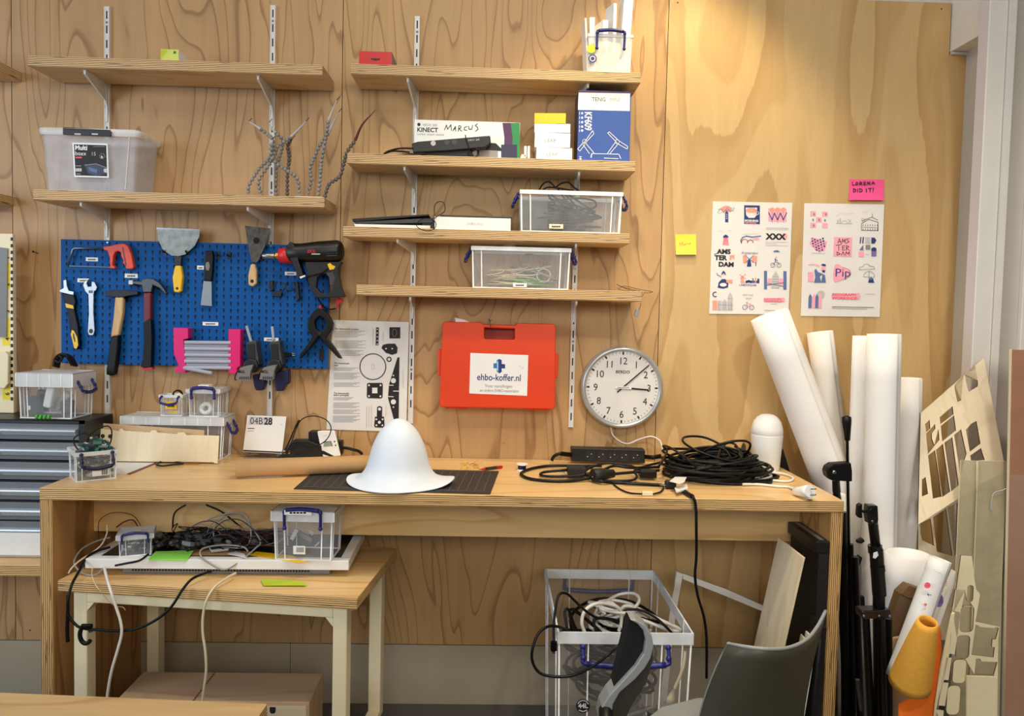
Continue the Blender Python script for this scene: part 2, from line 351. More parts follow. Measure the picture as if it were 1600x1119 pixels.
mat('steel', (150, 152, 155), .36, metal=1, scale=40); mat('worn_steel', (150, 154, 148), .5, metal=.75, var=.25, scale=40, bump=.1); mat('dark_steel', (84, 86, 90), .42, metal=.9)
mat('iron', (48, 50, 54), .5, metal=.6); mat('rust_steel', (96, 92, 84), .6, metal=.6, var=.35, scale=60); mat('brass', (196, 160, 80), .3, metal=1)
mat('yellow', (246, 196, 26), .4); mat('hazard_yellow', (240, 214, 40), .5); mat('note_yellow', (238, 226, 70), .6, var=.02); mat('note_pink', (246, 84, 150), .6, var=.02); mat('note_green', (132, 204, 84), .6, var=.02); mat('note_lime', (172, 192, 40), .6, var=.02); mat('tape_green', (70, 190, 50), .4)
mat('lime', (216, 222, 110), .5); mat('lime_dark', (196, 206, 30), .5); mat('green', (30, 130, 70), .5); mat('purple', (78, 36, 84), .5); mat('magenta', (226, 16, 116), .4, var=.02); mat('maroon', (110, 26, 40), .45); mat('blue_box', (28, 74, 156), .4, var=.04)
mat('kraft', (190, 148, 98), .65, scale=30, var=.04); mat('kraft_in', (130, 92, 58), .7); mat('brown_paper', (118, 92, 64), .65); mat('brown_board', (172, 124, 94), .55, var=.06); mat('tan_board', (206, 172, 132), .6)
mat('hat_white', (222, 231, 244), .5, var=.015, bump=.03); mat('cut_mat', (44, 44, 44), .6); mat('mat_line', (112, 112, 110), .6); mat('glue', (206, 214, 240), .25, var=.02)
mat('bead', (146, 142, 138), .45, var=.18, scale=60); mat('bead_dark', (104, 96, 92), .5, var=.15, scale=60); mat('dark_red_wire', (80, 26, 26), .5)
mat('chair_grey', (76, 74, 60), .45, var=.02); mat('chair_rim', (150, 154, 154), .4, var=.02); mat('chair_pad', (11, 12, 16), .75); mat('chair_back', (58, 52, 46), .6)
mat('felt_orange', (240, 176, 66), .9, var=.05, scale=80); mat('felt_deep', (232, 108, 18), .9, var=.05, scale=80)
mat('cable_white', (232, 228, 218), .4); mat('cable_cream', (222, 208, 176), .45); mat('cable_grey', (150, 146, 140), .5)
mat('drawer_grey', (112, 116, 122), .35, var=.04); mat('drawer_handle', (176, 184, 192), .34, metal=.3, var=.02); mat('cabinet_black', (20, 20, 22), .4)
mat('clock_face', (222, 220, 216), .5, var=.01); mat('clock_rim', (186, 188, 188), .25, metal=.5, var=.02); mat('teal', (36, 86, 84), .35); mat('green_teal', (52, 128, 112), .4); mat('rose', (214, 150, 140), .6)
mat('lcd', (150, 160, 150), .3); mat('cyan_ink', (40, 120, 190), .6); mat('violet_ink', (132, 104, 168), .6); mat('dark_wood_void', (60, 40, 24), .8)
plastic('clear', (222, 226, 232), .17); plastic('frost', (236, 238, 240), .62, .4); plastic('frost_light', (206, 206, 212), .40, .35); plastic('milky', (232, 230, 226), .68, .45)
plastic('warm_clear', (224, 216, 204), .15, .3); plastic("acrylic", (200, 188, 154), .58, .12); plastic('film', (236, 232, 228), .10, .08); plastic('rim', (242, 244, 246), .86, .35)
def peg_material():
    m = bpy.data.materials.new('peg_blue'); m.use_nodes = True; nt = m.node_tree; b = nt.nodes['Principled BSDF']; b.inputs['Roughness'].default_value = .6; b.inputs['Specular IOR Level'].default_value = .2
    tc = nd(nt, 'ShaderNodeTexCoord'); sp = nd(nt, 'ShaderNodeSeparateXYZ', i_0=tc.outputs['Object'])
    def cell(sock, period, off=0):
        a = nd(nt, 'ShaderNodeMath', operation='MULTIPLY_ADD', i_0=sock, i_1=1 / period, i_2=off); f = nd(nt, 'ShaderNodeMath', operation='FRACT', i_0=a.outputs[0])
        return nd(nt, 'ShaderNodeMath', operation='SUBTRACT', i_0=f.outputs[0], i_1=.5).outputs[0]
    def m2(op, a, c): return nd(nt, 'ShaderNodeMath', operation=op, i_0=a, i_1=c).outputs[0]
    def dot(x, z, dz, r):
        zz = m2('SUBTRACT', z, dz); return m2('LESS_THAN', m2('ADD', m2('MULTIPLY', x, x), m2('MULTIPLY', zz, zz)), r * r)
    X, Z = cell(sp.outputs[0], .0257, .5), cell(sp.outputs[2], .0257, .5)
    key = dot(X, Z, .12, .17)
    slot = m2('MULTIPLY', m2('LESS_THAN', nd(nt, 'ShaderNodeMath', operation='ABSOLUTE', i_0=X).outputs[0], .07), m2('MULTIPLY', m2('LESS_THAN', Z, .1), m2('GREATER_THAN', Z, -.3)))
    x3, z3 = cell(sp.outputs[0], .0257 / 4), cell(sp.outputs[2], .0257 / 4); small = dot(x3, z3, 0, .24)
    al = m2('MAXIMUM', m2('MAXIMUM', key, slot), m2('MULTIPLY', small, .55))
    mx = nd(nt, 'ShaderNodeMix', data_type='RGBA'); nt.links.new(al, mx.inputs[0]); mx.inputs[6].default_value = lin((0, 86, 162)); mx.inputs[7].default_value = lin((12, 28, 52))
    nt.links.new(mx.outputs[2], b.inputs['Base Color']); MATS['peg_blue'] = m
peg_material()
mat('peg_edge', (18, 80, 150), .45)
# ------------------------------------------------------------------ room shell
b = MB(); b.box((-3.2, -4.2, -.05), (3.4, .2, 0), 'floor_lino'); struct(b, 'floor')
b = MB(); b.box((-3.2, 0.018, 0), (3.4, .2, 3.4), 'plaster'); wall = struct(b, 'wall_back')
seam_x = [W(21, 500).x, W(531.5, 400).x, W(1036, 300).x]
xr = W(1506, 490, .20).x                                        # where the plywood meets the white column
ztop, zbot = W(1300, 0).z + .004, W(700, 1007).z
xs = [-3.1] + seam_x + [W(1560, 300).x + .05]
xn, zn = W(1484, 60).x, W(1505, 87).z                      # notch round the soffit
for k in range(4):
    b = MB(); x0, x1 = xs[k] + .0012, xs[k + 1] - .0012
    out = [(x0, zbot), (x1, zbot), (x1, ztop), (x0, ztop)] if k < 3 else [(x0, zbot), (x1, zbot), (x1, zn), (xn, zn), (xn, ztop), (x0, ztop)]
    b.prism([V((x, 0, z)) for x, z in out], (0, .018, 0), 'wall_ply_%d' % (k if k < 3 else 3), 'seam')
    for u, v in ((1059, 4), (1471, 14)) if k == 3 else (((47, 985), (505, 960)) if k == 1 else ((538, 960),) if k == 2 else ()):
        c = W(u, v); b.lathe([(.0028, -.0002), (.0028, .0006)], c, (0, -1, 0), 'slot_dark', n=10)
    o = b.build('plywood_panel', wall)
b = MB()
for x0, x1 in ((-3.1, W(453, 1060).x), (W(453, 1060).x + .002, 1.2), (1.202, 3.3)): b.box((x0, -.002, .001), (x1, .016, zbot - .003), 'skirting')
struct(b, 'baseboard_back')
# white soffit and column on the right
xs2 = W(1526, 60).x + .6
b = MB(); b.box((xn + .004, -.195, zn + .012), (xs2, .016, 3.4), 'white_trim'); b.box((xn + .004, -.012, zn), (xs2, .012, zn + .010), 'grey_trim'); struct(b, 'trim_1')
d1 = .255
b = MB(); xa = xr; xb = W(1550.5, 500, d1).x
b.box((xa, -d1, 0), (xb, -.20, 3.4), 'white_trim', mx='lilac_trim'); struct(b, 'trim_2', bevel=.003)
b = MB(); b.box((xb + .002, -.262, 0), (W(1563, 500, .26).x, -.20, 3.4), 'white_trim'); struct(b, 'trim_3')
xw = W(1563, 500, .26).x
b = MB(); b.box((xw, -.23, 0), (3.3, .018, 3.4), 'grey_trim'); struct(b, 'wall_right')
b = MB(); b.box((W(1597, 480, .25).x, -.25, 0), (3.2, -.23, 3.4), 'white_trim'); struct(b, 'door_1', bevel=.003)
# ------------------------------------------------------------------ workbench
BZ, BD = .95, .56
BX0, BX1 = W(61.5, 775, BD).x, W(1318.5, 800, BD).x
bt = thing('workbench', ((BX0 + BX1) / 2, -BD / 2, 0), 'long plywood workbench with thick striped edges below the red case', 'workbench')
b = MB(); b.box((BX0, -BD, BZ - .036), (BX1, -.003, BZ), 'ply_face', mx='edge_zb', my='edge_zb'); b.build('tabletop', bt, bevel=.0015)
for x in (BX0, BX1 - .036):
    b = MB(); b.box((x, -BD + .002, .001), (x + .036, -.004, BZ - .0365), 'ply_side', my='edge_x', mz='edge_x'); b.build('side_panel', bt, bevel=.001)
za, zb_ = W(700, 838, .33).z, BZ - .0365
b = MB(); b.box((BX0 + .0365, -.33, za), (BX1 - .0365, -.312, zb_), 'ply_face', mz='edge_zb'); b.build('apron', bt)
b = MB(); p = Zp(1265, 781.5, BZ); b.lathe([(.006, -.001), (.006, .0004)], p, (0, 0, 1), 'dark_wood_void', n=10, sx=1.6, ref=(1, 0, 0)); b.build('screw_hole', bt)
# lower bench at the far left
ZL = .645
lt = thing('side_bench', (-1.7, -.2, 0), 'lower plywood bench carrying the black drawer cabinet', 'bench')
b = MB(); b.box((-2.6, -.36, ZL - .036), (BX0 - .006, -.004, ZL), 'ply_face', mx='edge_zb', my='edge_zb'); b.build('tabletop', lt, bevel=.001)
b = MB(); b.box((-2.55, -.33, .001), (-2.51, -.02, ZL - .0365), 'ply_side', my='edge_x'); b.build('side_panel', lt)
b = MB(); b.box((BX0 - .0425, -.05, .001), (BX0 - .0065, -.006, ZL - .0365), 'ply_side', my='edge_x'); b.build('side_panel', lt)
# ------------------------------------------------------------------ wall shelves on slotted rails
RAILS = {}
for key, top, bot, lab in (('a', (169, 12), (170.5, 648), 'white slotted shelf rail behind the clear storage bin'), ('b', (427.5, 10), (423, 649), 'white slotted shelf rail behind the beaded tentacles'),
                           ('c', (652.5, 27), (642, 661), 'white slotted shelf rail beside the black and white instruction sheet'), ('d', (907, 118), (890.5, 667), 'white slotted shelf rail between red case and clock')):
    x = (W(*top).x + W(*bot).x) / 2; z1, z0 = W(*top).z, W(*bot).z; RAILS[key] = x
    if key == 'a': z0 = W(170, 655).z
    b = MB(); w = .0092; b.box((x - w, -.011, z0), (x + w, 0, z1), 'rail_white')
    b.box((x - w, -.0125, z0), (x - w + .003, -.011, z1), 'rail_white'); b.box((x + w - .003, -.0125, z0), (x + w, -.011, z1), 'rail_white')
    z = z1 - .03; k = 0
    while z > z0 + .03:
        b.box((x - .0023, -.0114, z - .014), (x + .0023, -.0108, z + .014), 'slot_dark')
        if k % 6 == 1: b.lathe([(.0045, .0), (.0035, .002)], (x, -.011, z + .025), (0, -1, 0), 'mid_grey', n=10)
        z -= .0515; k += 1
    tag(b.build('shelf_rail'), lab, 'shelf rail', 'slotted shelf rails')
SH = {}
def shelf(key, tl, tr, d, lab, x0=None):
    X0 = W(*tl, d).x if x0 is None else x0; X1 = W(*tr, d).x
    z = W(*tr, d).z if x0 is not None else (W(*tl, d).z + W(*tr, d).z) / 2; SH[key] = (z, d, X0, X1)
    b = MB(); b.box((X0, -d, z - .035), (X1, -.0135, z), 'ply_shelf', mx='edge_z', my='edge_z')
    tag(b.build('wall_shelf', bevel=.0012), lab, 'shelf', 'plywood wall shelves')
shelf('L1', (43.5, 85.5), (504, 102.5), .193, 'plywood shelf bearing only the small lime box')
shelf('L2', (51.5, 295), (507, 309.5), .193, 'plywood shelf with the clear storage bin and beaded tentacles')
shelf('R1', (548, 101), (1001.5, 112), .185, 'plywood shelf with the red box and the tub of white boards')
shelf('R2', (542.5, 241), (993, 250.6), .185, 'plywood shelf carrying the sensor box and blue drone box')
shelf('R3', (536, 353.5), (984, 365.5), .18, 'plywood shelf carrying the laptop and tub of black cables')
shelf('R4', (557, 443), (1002.5, 457.5), .18, 'lowest plywood shelf, holding the tub of pale wires')
def pshelf(key, u, vt, lab):
    x1 = W(u, vt).x; z = SH[key][0]; b = MB(); b.box((-2.8, -.193, z - .035), (x1, -.004, z), 'ply_shelf', mx='edge_z', my='edge_z')
    tag(b.build('wall_shelf', bevel=.0012), lab, 'shelf', 'plywood wall shelves')
pshelf('L1', 34.5, 112, 'end of an upper plywood shelf running out of the picture')
pshelf('L2', 22, 307, 'end of a plywood shelf above the yellow measuring board')
def bracket(rail, sk, tip, lab, h=.085):
    z, d, _, _ = SH[sk]; z -= .0352; x = RAILS[rail]; dt = d - .02
    xt = W(*tip, dt).x
    def P(s, zz): y = .0125 + (dt - .0125) * s; return V((x + (xt - x) * s, -y, zz))
    side = V((.0035, 0, 0))
    b = MB(); prof = [P(0, z), P(1, z), P(1, z - .013), P(.97, z - .016), P(.10, z - h * .72), P(.03, z - h * .95), P(.02, z - h * 1.6), P(0, z - h * 1.6)]
    b.prism([p - side for p in prof], side * 2, 'rail_white')
    for s in (-1, 1): b.prism([p + side * s * 1.25 - V((.0008, 0, 0)) for p in (P(0, z), P(.12, z), P(.12, z - .01), P(0, z - h * 1.55))], (.0016, 0, 0), 'rail_white')
    b.prism([P(1, z) - V((.006, 0, 0)), P(1, z) + V((.006, 0, 0)), P(.2, z) + V((.006, 0, 0)), P(.2, z) - V((.006, 0, 0))], (0, 0, -.002), 'rail_white')
    tag(b.build('shelf_bracket', bevel=.0006), lab, 'shelf bracket', 'white shelf brackets')
bracket('a', 'L1', (132, 104), 'white bracket under the shelf with the lime box, above the clear storage bin')
bracket('b', 'L1', (403, 116), 'white bracket under the shelf with the lime box, above the beaded tentacles')
bracket('a', 'L2', (126, 313), 'white bracket above the blue pegboard, beneath the clear storage bin', .065)
bracket('b', 'L2', (387, 322), 'white bracket beside the triangular rusty scraper, beneath the beaded tentacles', .065)
bracket('c', 'R1', (637, 119), 'slim white bracket under the shelf with the red box, over the sensor box', .09)
bracket('d', 'R1', (919, 127), 'white bracket just above the blue drone box', .026)
bracket('c', 'R2', (632, 258), 'white bracket under the sensor box, over the laptop', .075)
bracket('d', 'R2', (905, 266), 'white bracket behind the coil on the tub of black cables', .06)
bracket('c', 'R3', (621, 372), 'white bracket under the laptop', .05)
bracket('d', 'R3', (900, 381), 'white bracket beside the tub of pale wires, under the tub of black cables', .05)
bracket('c', 'R4', (641, 460), 'white bracket of the lowest shelf, near the instruction sheet', .05)
bracket('d', 'R4', (901, 470), 'white bracket of the lowest shelf, above the clock side of the red case', .05)
# ------------------------------------------------------------------ clear lidded tubs with fold-down handles
def xf(b, R, o):
    for v in b.bm.verts: v.co = R @ v.co + V(o)
def tub(name, label, org, w, dp, h, rot=0, lid=.022, handles=(('f', 1),), clear='clear', frost='rim', lidm='frost', taper=.05, hm='navy', rib=.36, group=None, hw=.30, hr=.0042, sheet=None, cat='storage tub', rimh=.010, lidribs=4, hand_drop=.35):
    R = rz(rot); t = thing(name, org, label, cat, group)
    b = MB(); k = 1 - taper
    B = [V((sx * w / 2 * k, sy * dp / 2 * k, .002)) for sx, sy in ((-1, -1), (1, -1), (1, 1), (-1, 1))]; T = [V((sx * w / 2, sy * dp / 2, h)) for sx, sy in ((-1, -1), (1, -1), (1, 1), (-1, 1))]
    for i in range(4): j = (i + 1) % 4; b.face([B[i], B[j], T[j], T[i]], clear)
    b.face(B, clear)
    e = .005
    for s in (-1, 1):
        b.box((-w / 2 - e, s * (dp / 2 + e / 2) - e / 2, h - rimh), (w / 2 + e, s * (dp / 2 + e / 2) + e / 2, h), frost)
        b.box((s * (w / 2 + e / 2) - e / 2, -dp / 2, h - rimh), (s * (w / 2 + e / 2) + e / 2, dp / 2, h), frost)
        b.box((-w / 2 * k - .002, s * (dp / 2 * k + .001) - .002, 0), (w / 2 * k + .002, s * (dp / 2 * k + .001) + .002, .004), frost)
        b.box((s * (w / 2 * k + .001) - .002, -dp / 2 * k, 0), (s * (w / 2 * k + .001) + .002, dp / 2 * k, .004), frost)
    r = min(.0022, w * .012)
    for i in range(4): b.tube([B[i], T[i]], r * 1.3, frost, n=5)
    for sy in (-1, 1):
        for f in (-rib, rib): b.tube([V((f * w * k, sy * (dp / 2 * k + .001), .004)), V((f * w, sy * (dp / 2 + .001), h))], r, frost, n=5)
    for sx in (-1, 1):
        for f in (-.33, .33): b.tube([V((sx * (w / 2 * k + .001), f * dp * k, .004)), V((sx * (w / 2 + .001), f * dp, h))], r, frost, n=5)
    xf(b, R, org); body = b.build('body', t)
    if lid:
        b = MB(); e2 = e + .002
        X, Y = w / 2 + e2, dp / 2 + e2
        for s in (-1, 1):
            b.box((-X, s * Y - .0015, h - lid * .55), (X, s * Y + .0015, h + lid * .45), lidm); b.box((s * X - .0015, -Y, h - lid * .55), (s * X + .0015, Y, h + lid * .45), lidm)
        b.face([V((-X, -Y, h + lid * .45)), V((X, -Y, h + lid * .45)), V((X, Y, h + lid * .45)), V((-X, Y, h + lid * .45))], lidm)
        for i in range(lidribs + 1):
            x = -X + 2 * X * i / lidribs; b.box((x - r, -Y - .0022, h - lid * .5), (x + r, -Y - .0012, h + lid * .42), frost)
        for s in (-1, 1): b.tube([V((-X, s * Y, h + lid * .45)), V((X, s * Y, h + lid * .45))], r, frost, n=5); b.tube([V((s * X, -Y, h + lid * .45)), V((s * X, Y, h + lid * .45))], r, frost, n=5)
        xf(b, R, org); b.build('lid', t)
    for side, up in handles:
        b = MB(); L = w if side in 'fb' else dp; off = (dp if side in 'fb' else w) / 2 + e + .004; a = L * hw
        top = h + (lid * .6 if lid else .006); zp = h * (1 - hand_drop * .75)
        if up: P = [(-a, zp), (-a, top - .006), (-a * .9, top + .001), (0, top + .005), (a * .9, top + .001), (a, top - .006), (a, zp)]; o2 = [0, .002, .003, .003, .003, .002, 0]
        else: P = [(-a, h * .93), (-a, zp + .01), (-a * .92, zp - .006), (0, zp - .012), (a * .92, zp - .006), (a, zp + .01), (a, h * .93)]; o2 = [0, .01, .016, .018, .016, .01, 0]
        pts = []
        for (q, z), oo in zip(P, o2):
            y = off + oo
            pts.append(V({'f': (q, -y, z), 'b': (q, y, z), 'l': (-y, q, z), 'r': (y, q, z)}[side]))
        b.tube(spl(pts, 5), hr, hm, n=7)
        b.tube(spl(pts[2:5], 5), hr * 1.5, hm, n=7)
        for p in (pts[0], pts[1], pts[-1], pts[-2]): b.ball(p, hr * 1.5, hm, n=8)
        xf(b, R, org); b.build('handle', t)
    return t, body, R
def local_box(org, R, lo, hi, m, name, parent=None, bevel=0, **k):
    b = MB(); b.box(lo, hi, m, **k); xf(b, R, org); return b.build(name, parent, bevel=bevel)
def bits(name, label, cat, c, sx, sy, sz, n, mats, size, seed, parent=None, kind='stuff', R=None):
    """a heap of small loose pieces"""
    q = random.Random(seed); b = MB()
    for _ in range(n):
        p = V((q.uniform(-sx, sx), q.uniform(-sy, sy), 0)); hmax = sz * (1 - .5 * (abs(p.x) / sx) ** 2); p.z = q.uniform(0, hmax) + size
        s = size * q.uniform(.6, 1.3); Q = (rz(q.uniform(0, 180)) @ rx(q.uniform(-60, 60)))
        if R is not None: p = R @ p
        p = p + V(c); b.box(p - V((s, s * .5, s * .35)), p + V((s, s * .5, s * .35)), q.choice(mats), R=Q, piv=p)
    return tag(b.build(name, parent), label, cat, None, kind)
def tangle(name, label, cat, c, sx, sy, h, n, r, m, seed, loops=(.5, 1), up=.6, kind=None, group=None):
    """one long cable heaped in irregular loops"""
    q = random.Random(seed); pts = []; c = V(c)
    for i in range(n):
        rr = q.uniform(*loops); ph = q.uniform(0, 6.3); tl = q.uniform(-up, up); ox, oy = q.uniform(-.2, .2) * sx, q.uniform(-.2, .2) * sy; hz = h * (i + .5) / n
        for k in range(7):
            a = ph + 6.283 * k / 7
            pts.append(c + V((ox + math.cos(a) * sx * rr, oy + math.sin(a) * sy * rr, max(r, hz * (1 + tl * math.sin(a + ph * 2)) + r))))
    b = MB(); b.tube(spl(pts, 4), r, m, n=6); return tag(b.build(name), label, cat, group, kind)
# ------------------------------------------------------------------ on the shelves
zL1, zL2, zR1, zR2, zR3, zR4 = [SH[k][0] for k in ('L1', 'L2', 'R1', 'R2', 'R3', 'R4')]
# small lime and white box
x0, x1, z0, z1 = ext(251, 279, 77, 94, .17); b = MB()
b.box((x0, -.17, zL1), (x1, -.10, z1), 'white', my='lime'); p = lambda u, v, h=0: W(u, v, .17 + h)
k = Ink(b, p); k.poly([(251, 78), (262, 78), (252, 93)], 'lime_dark'); k.rect(271, 80, 275, 84, 'green')
tag(b.build('carton', bevel=.0008), 'small lime and white carton alone on the upper plywood shelf', 'box')
# big clear bin with black clips
x0, x1, _, z1 = ext(57, 219, 200, 297, .185); w = x1 - x0; hb = z1 - zL2; xc = (x0 + x1) / 2; yc = -.1; dp = .165
t = thing('storage_bin', (xc, yc, zL2), 'large clear plastic storage bin with black clip and black sticker', 'storage bin')
b = MB(); rows = []
def rr(w, d, r, z, n=5):
    out = []
    for cx, cy, a0 in ((w / 2 - r, d / 2 - r, 0), (-w / 2 + r, d / 2 - r, 90), (-w / 2 + r, -d / 2 + r, 180), (w / 2 - r, -d / 2 + r, 270)):
        for i in range(n + 1): a = math.radians(a0 + 90 * i / n); out.append(V((xc + cx + r * math.cos(a), yc + cy + r * math.sin(a), z)))
    return out
wb = w * .86
b.grid([rr(wb, dp * .9, .015, zL2 + .002), rr(w * .95, dp * .98, .018, zL2 + hb * .93)], 'frost_light', closed=True); b.face(rr(wb, dp * .9, .015, zL2 + .002), 'frost_light')
for x in (.40,): b.tube([V((xc + wb * x, yc - dp * .46, zL2 + .01)), V((xc + w * .95 * x + .004, yc - dp * .5, zL2 + hb * .88))], .0022, 'frost', n=5)
b.build('body', t)
b = MB(); b.grid([rr(w * .97, dp + .004, .02, zL2 + hb * .88), rr(w, dp + .012, .022, zL2 + hb * .93), rr(w * .99, dp + .010, .022, zL2 + hb * .985), rr(w * .93, dp - .006, .02, zL2 + hb)], 'frost', closed=True)
b.face(rr(w * .93, dp - .006, .02, zL2 + hb), 'frost_light'); b.build('lid', t)
b = MB(); f = wallp(.198); a = [f(98, 202), f(173, 205), f(172, 213), f(98, 210)]; b.prism(a, (0, .008, 0), 'black'); b.prism([f(98, 202, -.008), f(173, 205, -.008), f(172, 203, -.02), f(99, 200, -.02)], (0, 0, .003), 'black')
for u in (121, 148): b.prism([f(u - 5, 208, .001), f(u + 5, 208.4, .001), f(u + 5, 211, .001), f(u - 5, 210.6, .001)], (0, .003, 0), 'light_grey')
b.build('clip', t, bevel=.001)
b = MB(); f = wallp(.188); k = Ink(b, f, 0)
b.prism([f(113, 223), f(168, 224.5), f(170, 278), f(116, 276.5)], (0, .001, 0), 'white'); k.h = .0004
k.poly([(115.5, 225.5), (166, 227), (167.5, 275.5), (118, 274)], 'ink_black')
k.text('Multi', 117, 234, 10, 'white', bold=.03, sx=.95); k.text('boxx', 117, 242.5, 9, 'white', sx=.95); k.text('15', 142, 243, 8, 'ink_light')
k.rect(118, 245, 128, 247.2, 'ink_coral'); k.rect(118, 263, 127.5, 268, 'ink_light'); k.rect(118, 258.6, 127, 260, 'ink_grey'); k.rect(119, 271, 126, 272.6, 'ink_grey'); k.ring(159.5, 244, 4, .8, 'ink_grey'); k.text('b', 157.6, 247, 6, 'white', bold=.02)
k.poly([(132, 258), (150, 256), (166, 262), (166.5, 272), (150, 275), (138, 271)], 'navy_dark'); k.poly([(138, 261), (152, 265), (151, 271), (140, 267)], 'ink_slate'); k.poly([(162, 264), (167, 263), (167, 270), (162, 269)], 'ink_light'); k.line([(132, 258), (150, 256), (166, 262)], 1, 'ink_grey')
k.rect(146, 228.6, 164, 229.4, 'ink_grey')
b.build('sticker', t)
# beaded tentacle sculptures
def tz(x, y): return 360 + x / 4.867, 130 + y / 4.867
def tentacles(label, plate, strands, pl_d):
    u0, u1, vt, vb = plate; x0, x1, z0, z1 = ext(u0, u1, vt, vb, pl_d); t = thing('tentacle_sculpture', ((x0 + x1) / 2, -pl_d + .03, zL2), label, 'sculpture', 'beaded tentacle sculptures')
    b = MB(); b.box((x0, -pl_d, zL2), (x1, -pl_d + .055, zL2 + .006), 'white'); b.build('base', t, bevel=.002)
    for pts, d, mt, tip in strands:
        P = spl([W(*tz(x, y), d + dd) for (x, y), dd in zip(pts, [0.01 * math.sin(i * 1.7) for i in range(len(pts))])], 14)
        b = MB(); b.tube(P, .0026, 'dark_grey', n=6); acc = 0; last = P[0]; b.ball(P[0], .0074, mt, n=10)
        for p in P[1:]:
            acc += (p - last).length; last = p
            if acc > .0132: b.ball(p, .0074, mt, n=10); acc = 0
        q = [W(*tz(x, y), d) for x, y in tip]; Q = spl(q, 6); n = len(Q); b.tube(Q, .004, 'light_grey' if mt == 'bead' else 'dark_red_wire', n=6, radii=[.0048 * (1 - i / n) + .0011 for i in range(n)])
        b.tube(spl([q[-1], q[-1] + V((.012, -.004, .012))], 2), .0013, 'dark_red_wire', n=5); b.build('tentacle', t)
tentacles('tangle of grey beaded tentacles crossing each other, on the shelf above the pegboard', (382, 413, 299, 306), [
    ([(135, 825), (145, 770), (215, 655), (290, 580), (325, 500), (320, 430), (290, 395), (230, 350)], .13, 'bead', [(230, 350), (190, 322), (140, 292)]),
    ([(225, 825), (215, 740), (280, 640), (330, 555), (360, 480), (425, 435), (460, 408)], .145, 'bead', [(460, 408), (510, 360), (575, 290)]),
    ([(345, 842), (350, 650), (375, 560), (392, 490), (395, 425), (345, 380)], .10, 'bead', [(345, 380), (315, 345), (293, 300)]),
    ([(432, 842), (434, 700), (448, 560), (436, 480), (458, 432)], .09, 'bead_dark', [(458, 432), (470, 425)]),
    ([(522, 825), (510, 730), (440, 672), (360, 618), (312, 555), (312, 470)], .155, 'bead', [(312, 470), (318, 430)])], .15)
tentacles('three grey beaded tentacles standing up from a white plate at the end of the shelf', (460, 503, 302, 309), [
    ([(592, 830), (615, 740), (605, 650), (640, 560), (690, 455), (745, 380)], .12, 'bead', [(745, 380), (790, 285), (822, 220)]),
    ([(668, 842), (684, 700), (690, 600), (715, 480), (735, 350), (742, 290)], .14, 'bead', [(742, 290), (775, 210), (808, 130)]),
    ([(720, 858), (750, 770), (830, 710), (860, 620), (890, 520), (950, 435)], .15, 'bead_dark', [(950, 435), (1000, 320), (1078, 232)])], .165)
# red box
x0, x1, _, z1 = ext(561, 612.5, 80.5, 102, .17); b = MB(); b.box((x0, -.17, zR1), (x1, -.05, z1), 'red', mx='mid_grey', mz='maroon'); t = thing('red_box', ((x0 + x1) / 2, -.1, zR1), 'red cardboard box with a dark notch at the end of the highest shelf', 'box')
b.build('box_body', t, bevel=.001); b = MB(); f = wallp(.171)
b.prism([f(579, 91), f(594, 91.4), f(593, 93.6), (f(589, 93.8)), f(587, 95.3), f(584.5, 93.6), f(580, 93.3)], (0, .001, 0), 'black'); b.build('notch', t)
# open tub with white boards
x0, x1, _, z1 = ext(917, 990, 53, 110, .165); w = x1 - x0
tub('storage_tub', 'milky tub with raised blue handle on the highest shelf, white boards standing in it', ((x0 + x1) / 2, -.09, zR1), w - .014, .14, z1 - zR1, lid=0, clear='milky', frost='frost', handles=(('f', 1),), hw=.32, hand_drop=.5)
for k_, (u, v, r, m_, lab, r2) in enumerate(((924, 76, 7, 'lime_dark', 'round yellow sticker on the milky tub with the blue handle', 4), (926, 91.5, 6.5, 'ink_navy', 'round dark blue sticker on the milky tub with the blue handle', 3.4))):
    b = MB(); kk = Ink(b, wallp(.1675)); kk.circ(u, v, r, m_); kk.circ(u, v, r * .72, 'hazard_yellow' if k_ == 0 else 'ink_light'); kk.circ(u, v, r * .45, 'lime_dark' if k_ == 0 else 'ink_navy'); tag(b.build('sticker'), lab, 'sticker')
def slab(u, d, lean_u, vt, th, dep, lab, twist=0, name='foam_board'):
    top = W(u + lean_u, vt, d); bot = W(u, 105, d); bot.z = zR1 + .006; ax = (top - bot); b = MB(); L = ax.length
    b.box((-th / 2, -dep / 2, 0), (th / 2, dep / 2, L), 'white')
    xf(b, V((0, 0, 1)).rotation_difference(ax).to_matrix() @ rz(twist), bot); tag(b.build(name, bevel=.001), lab, 'board', 'white boards in the milky tub')
slab(916, .10, -4, 34, .006, .07, 'low thin white board at one side of the milky tub', 4)
slab(925, .10, -1, 33, .018, .07, 'low thick white board second from the side of the milky tub', -3)
slab(940, .11, 0, 36, .020, .06, 'lowest broad white board in the milky tub', 20)
slab(953, .10, 2, 10, .012, .06, 'tall thin white board standing in the middle of the milky tub', 20)
slab(970, .10, 9, -6, .034, .05, 'tallest thick white board leaning in the milky tub', 12)
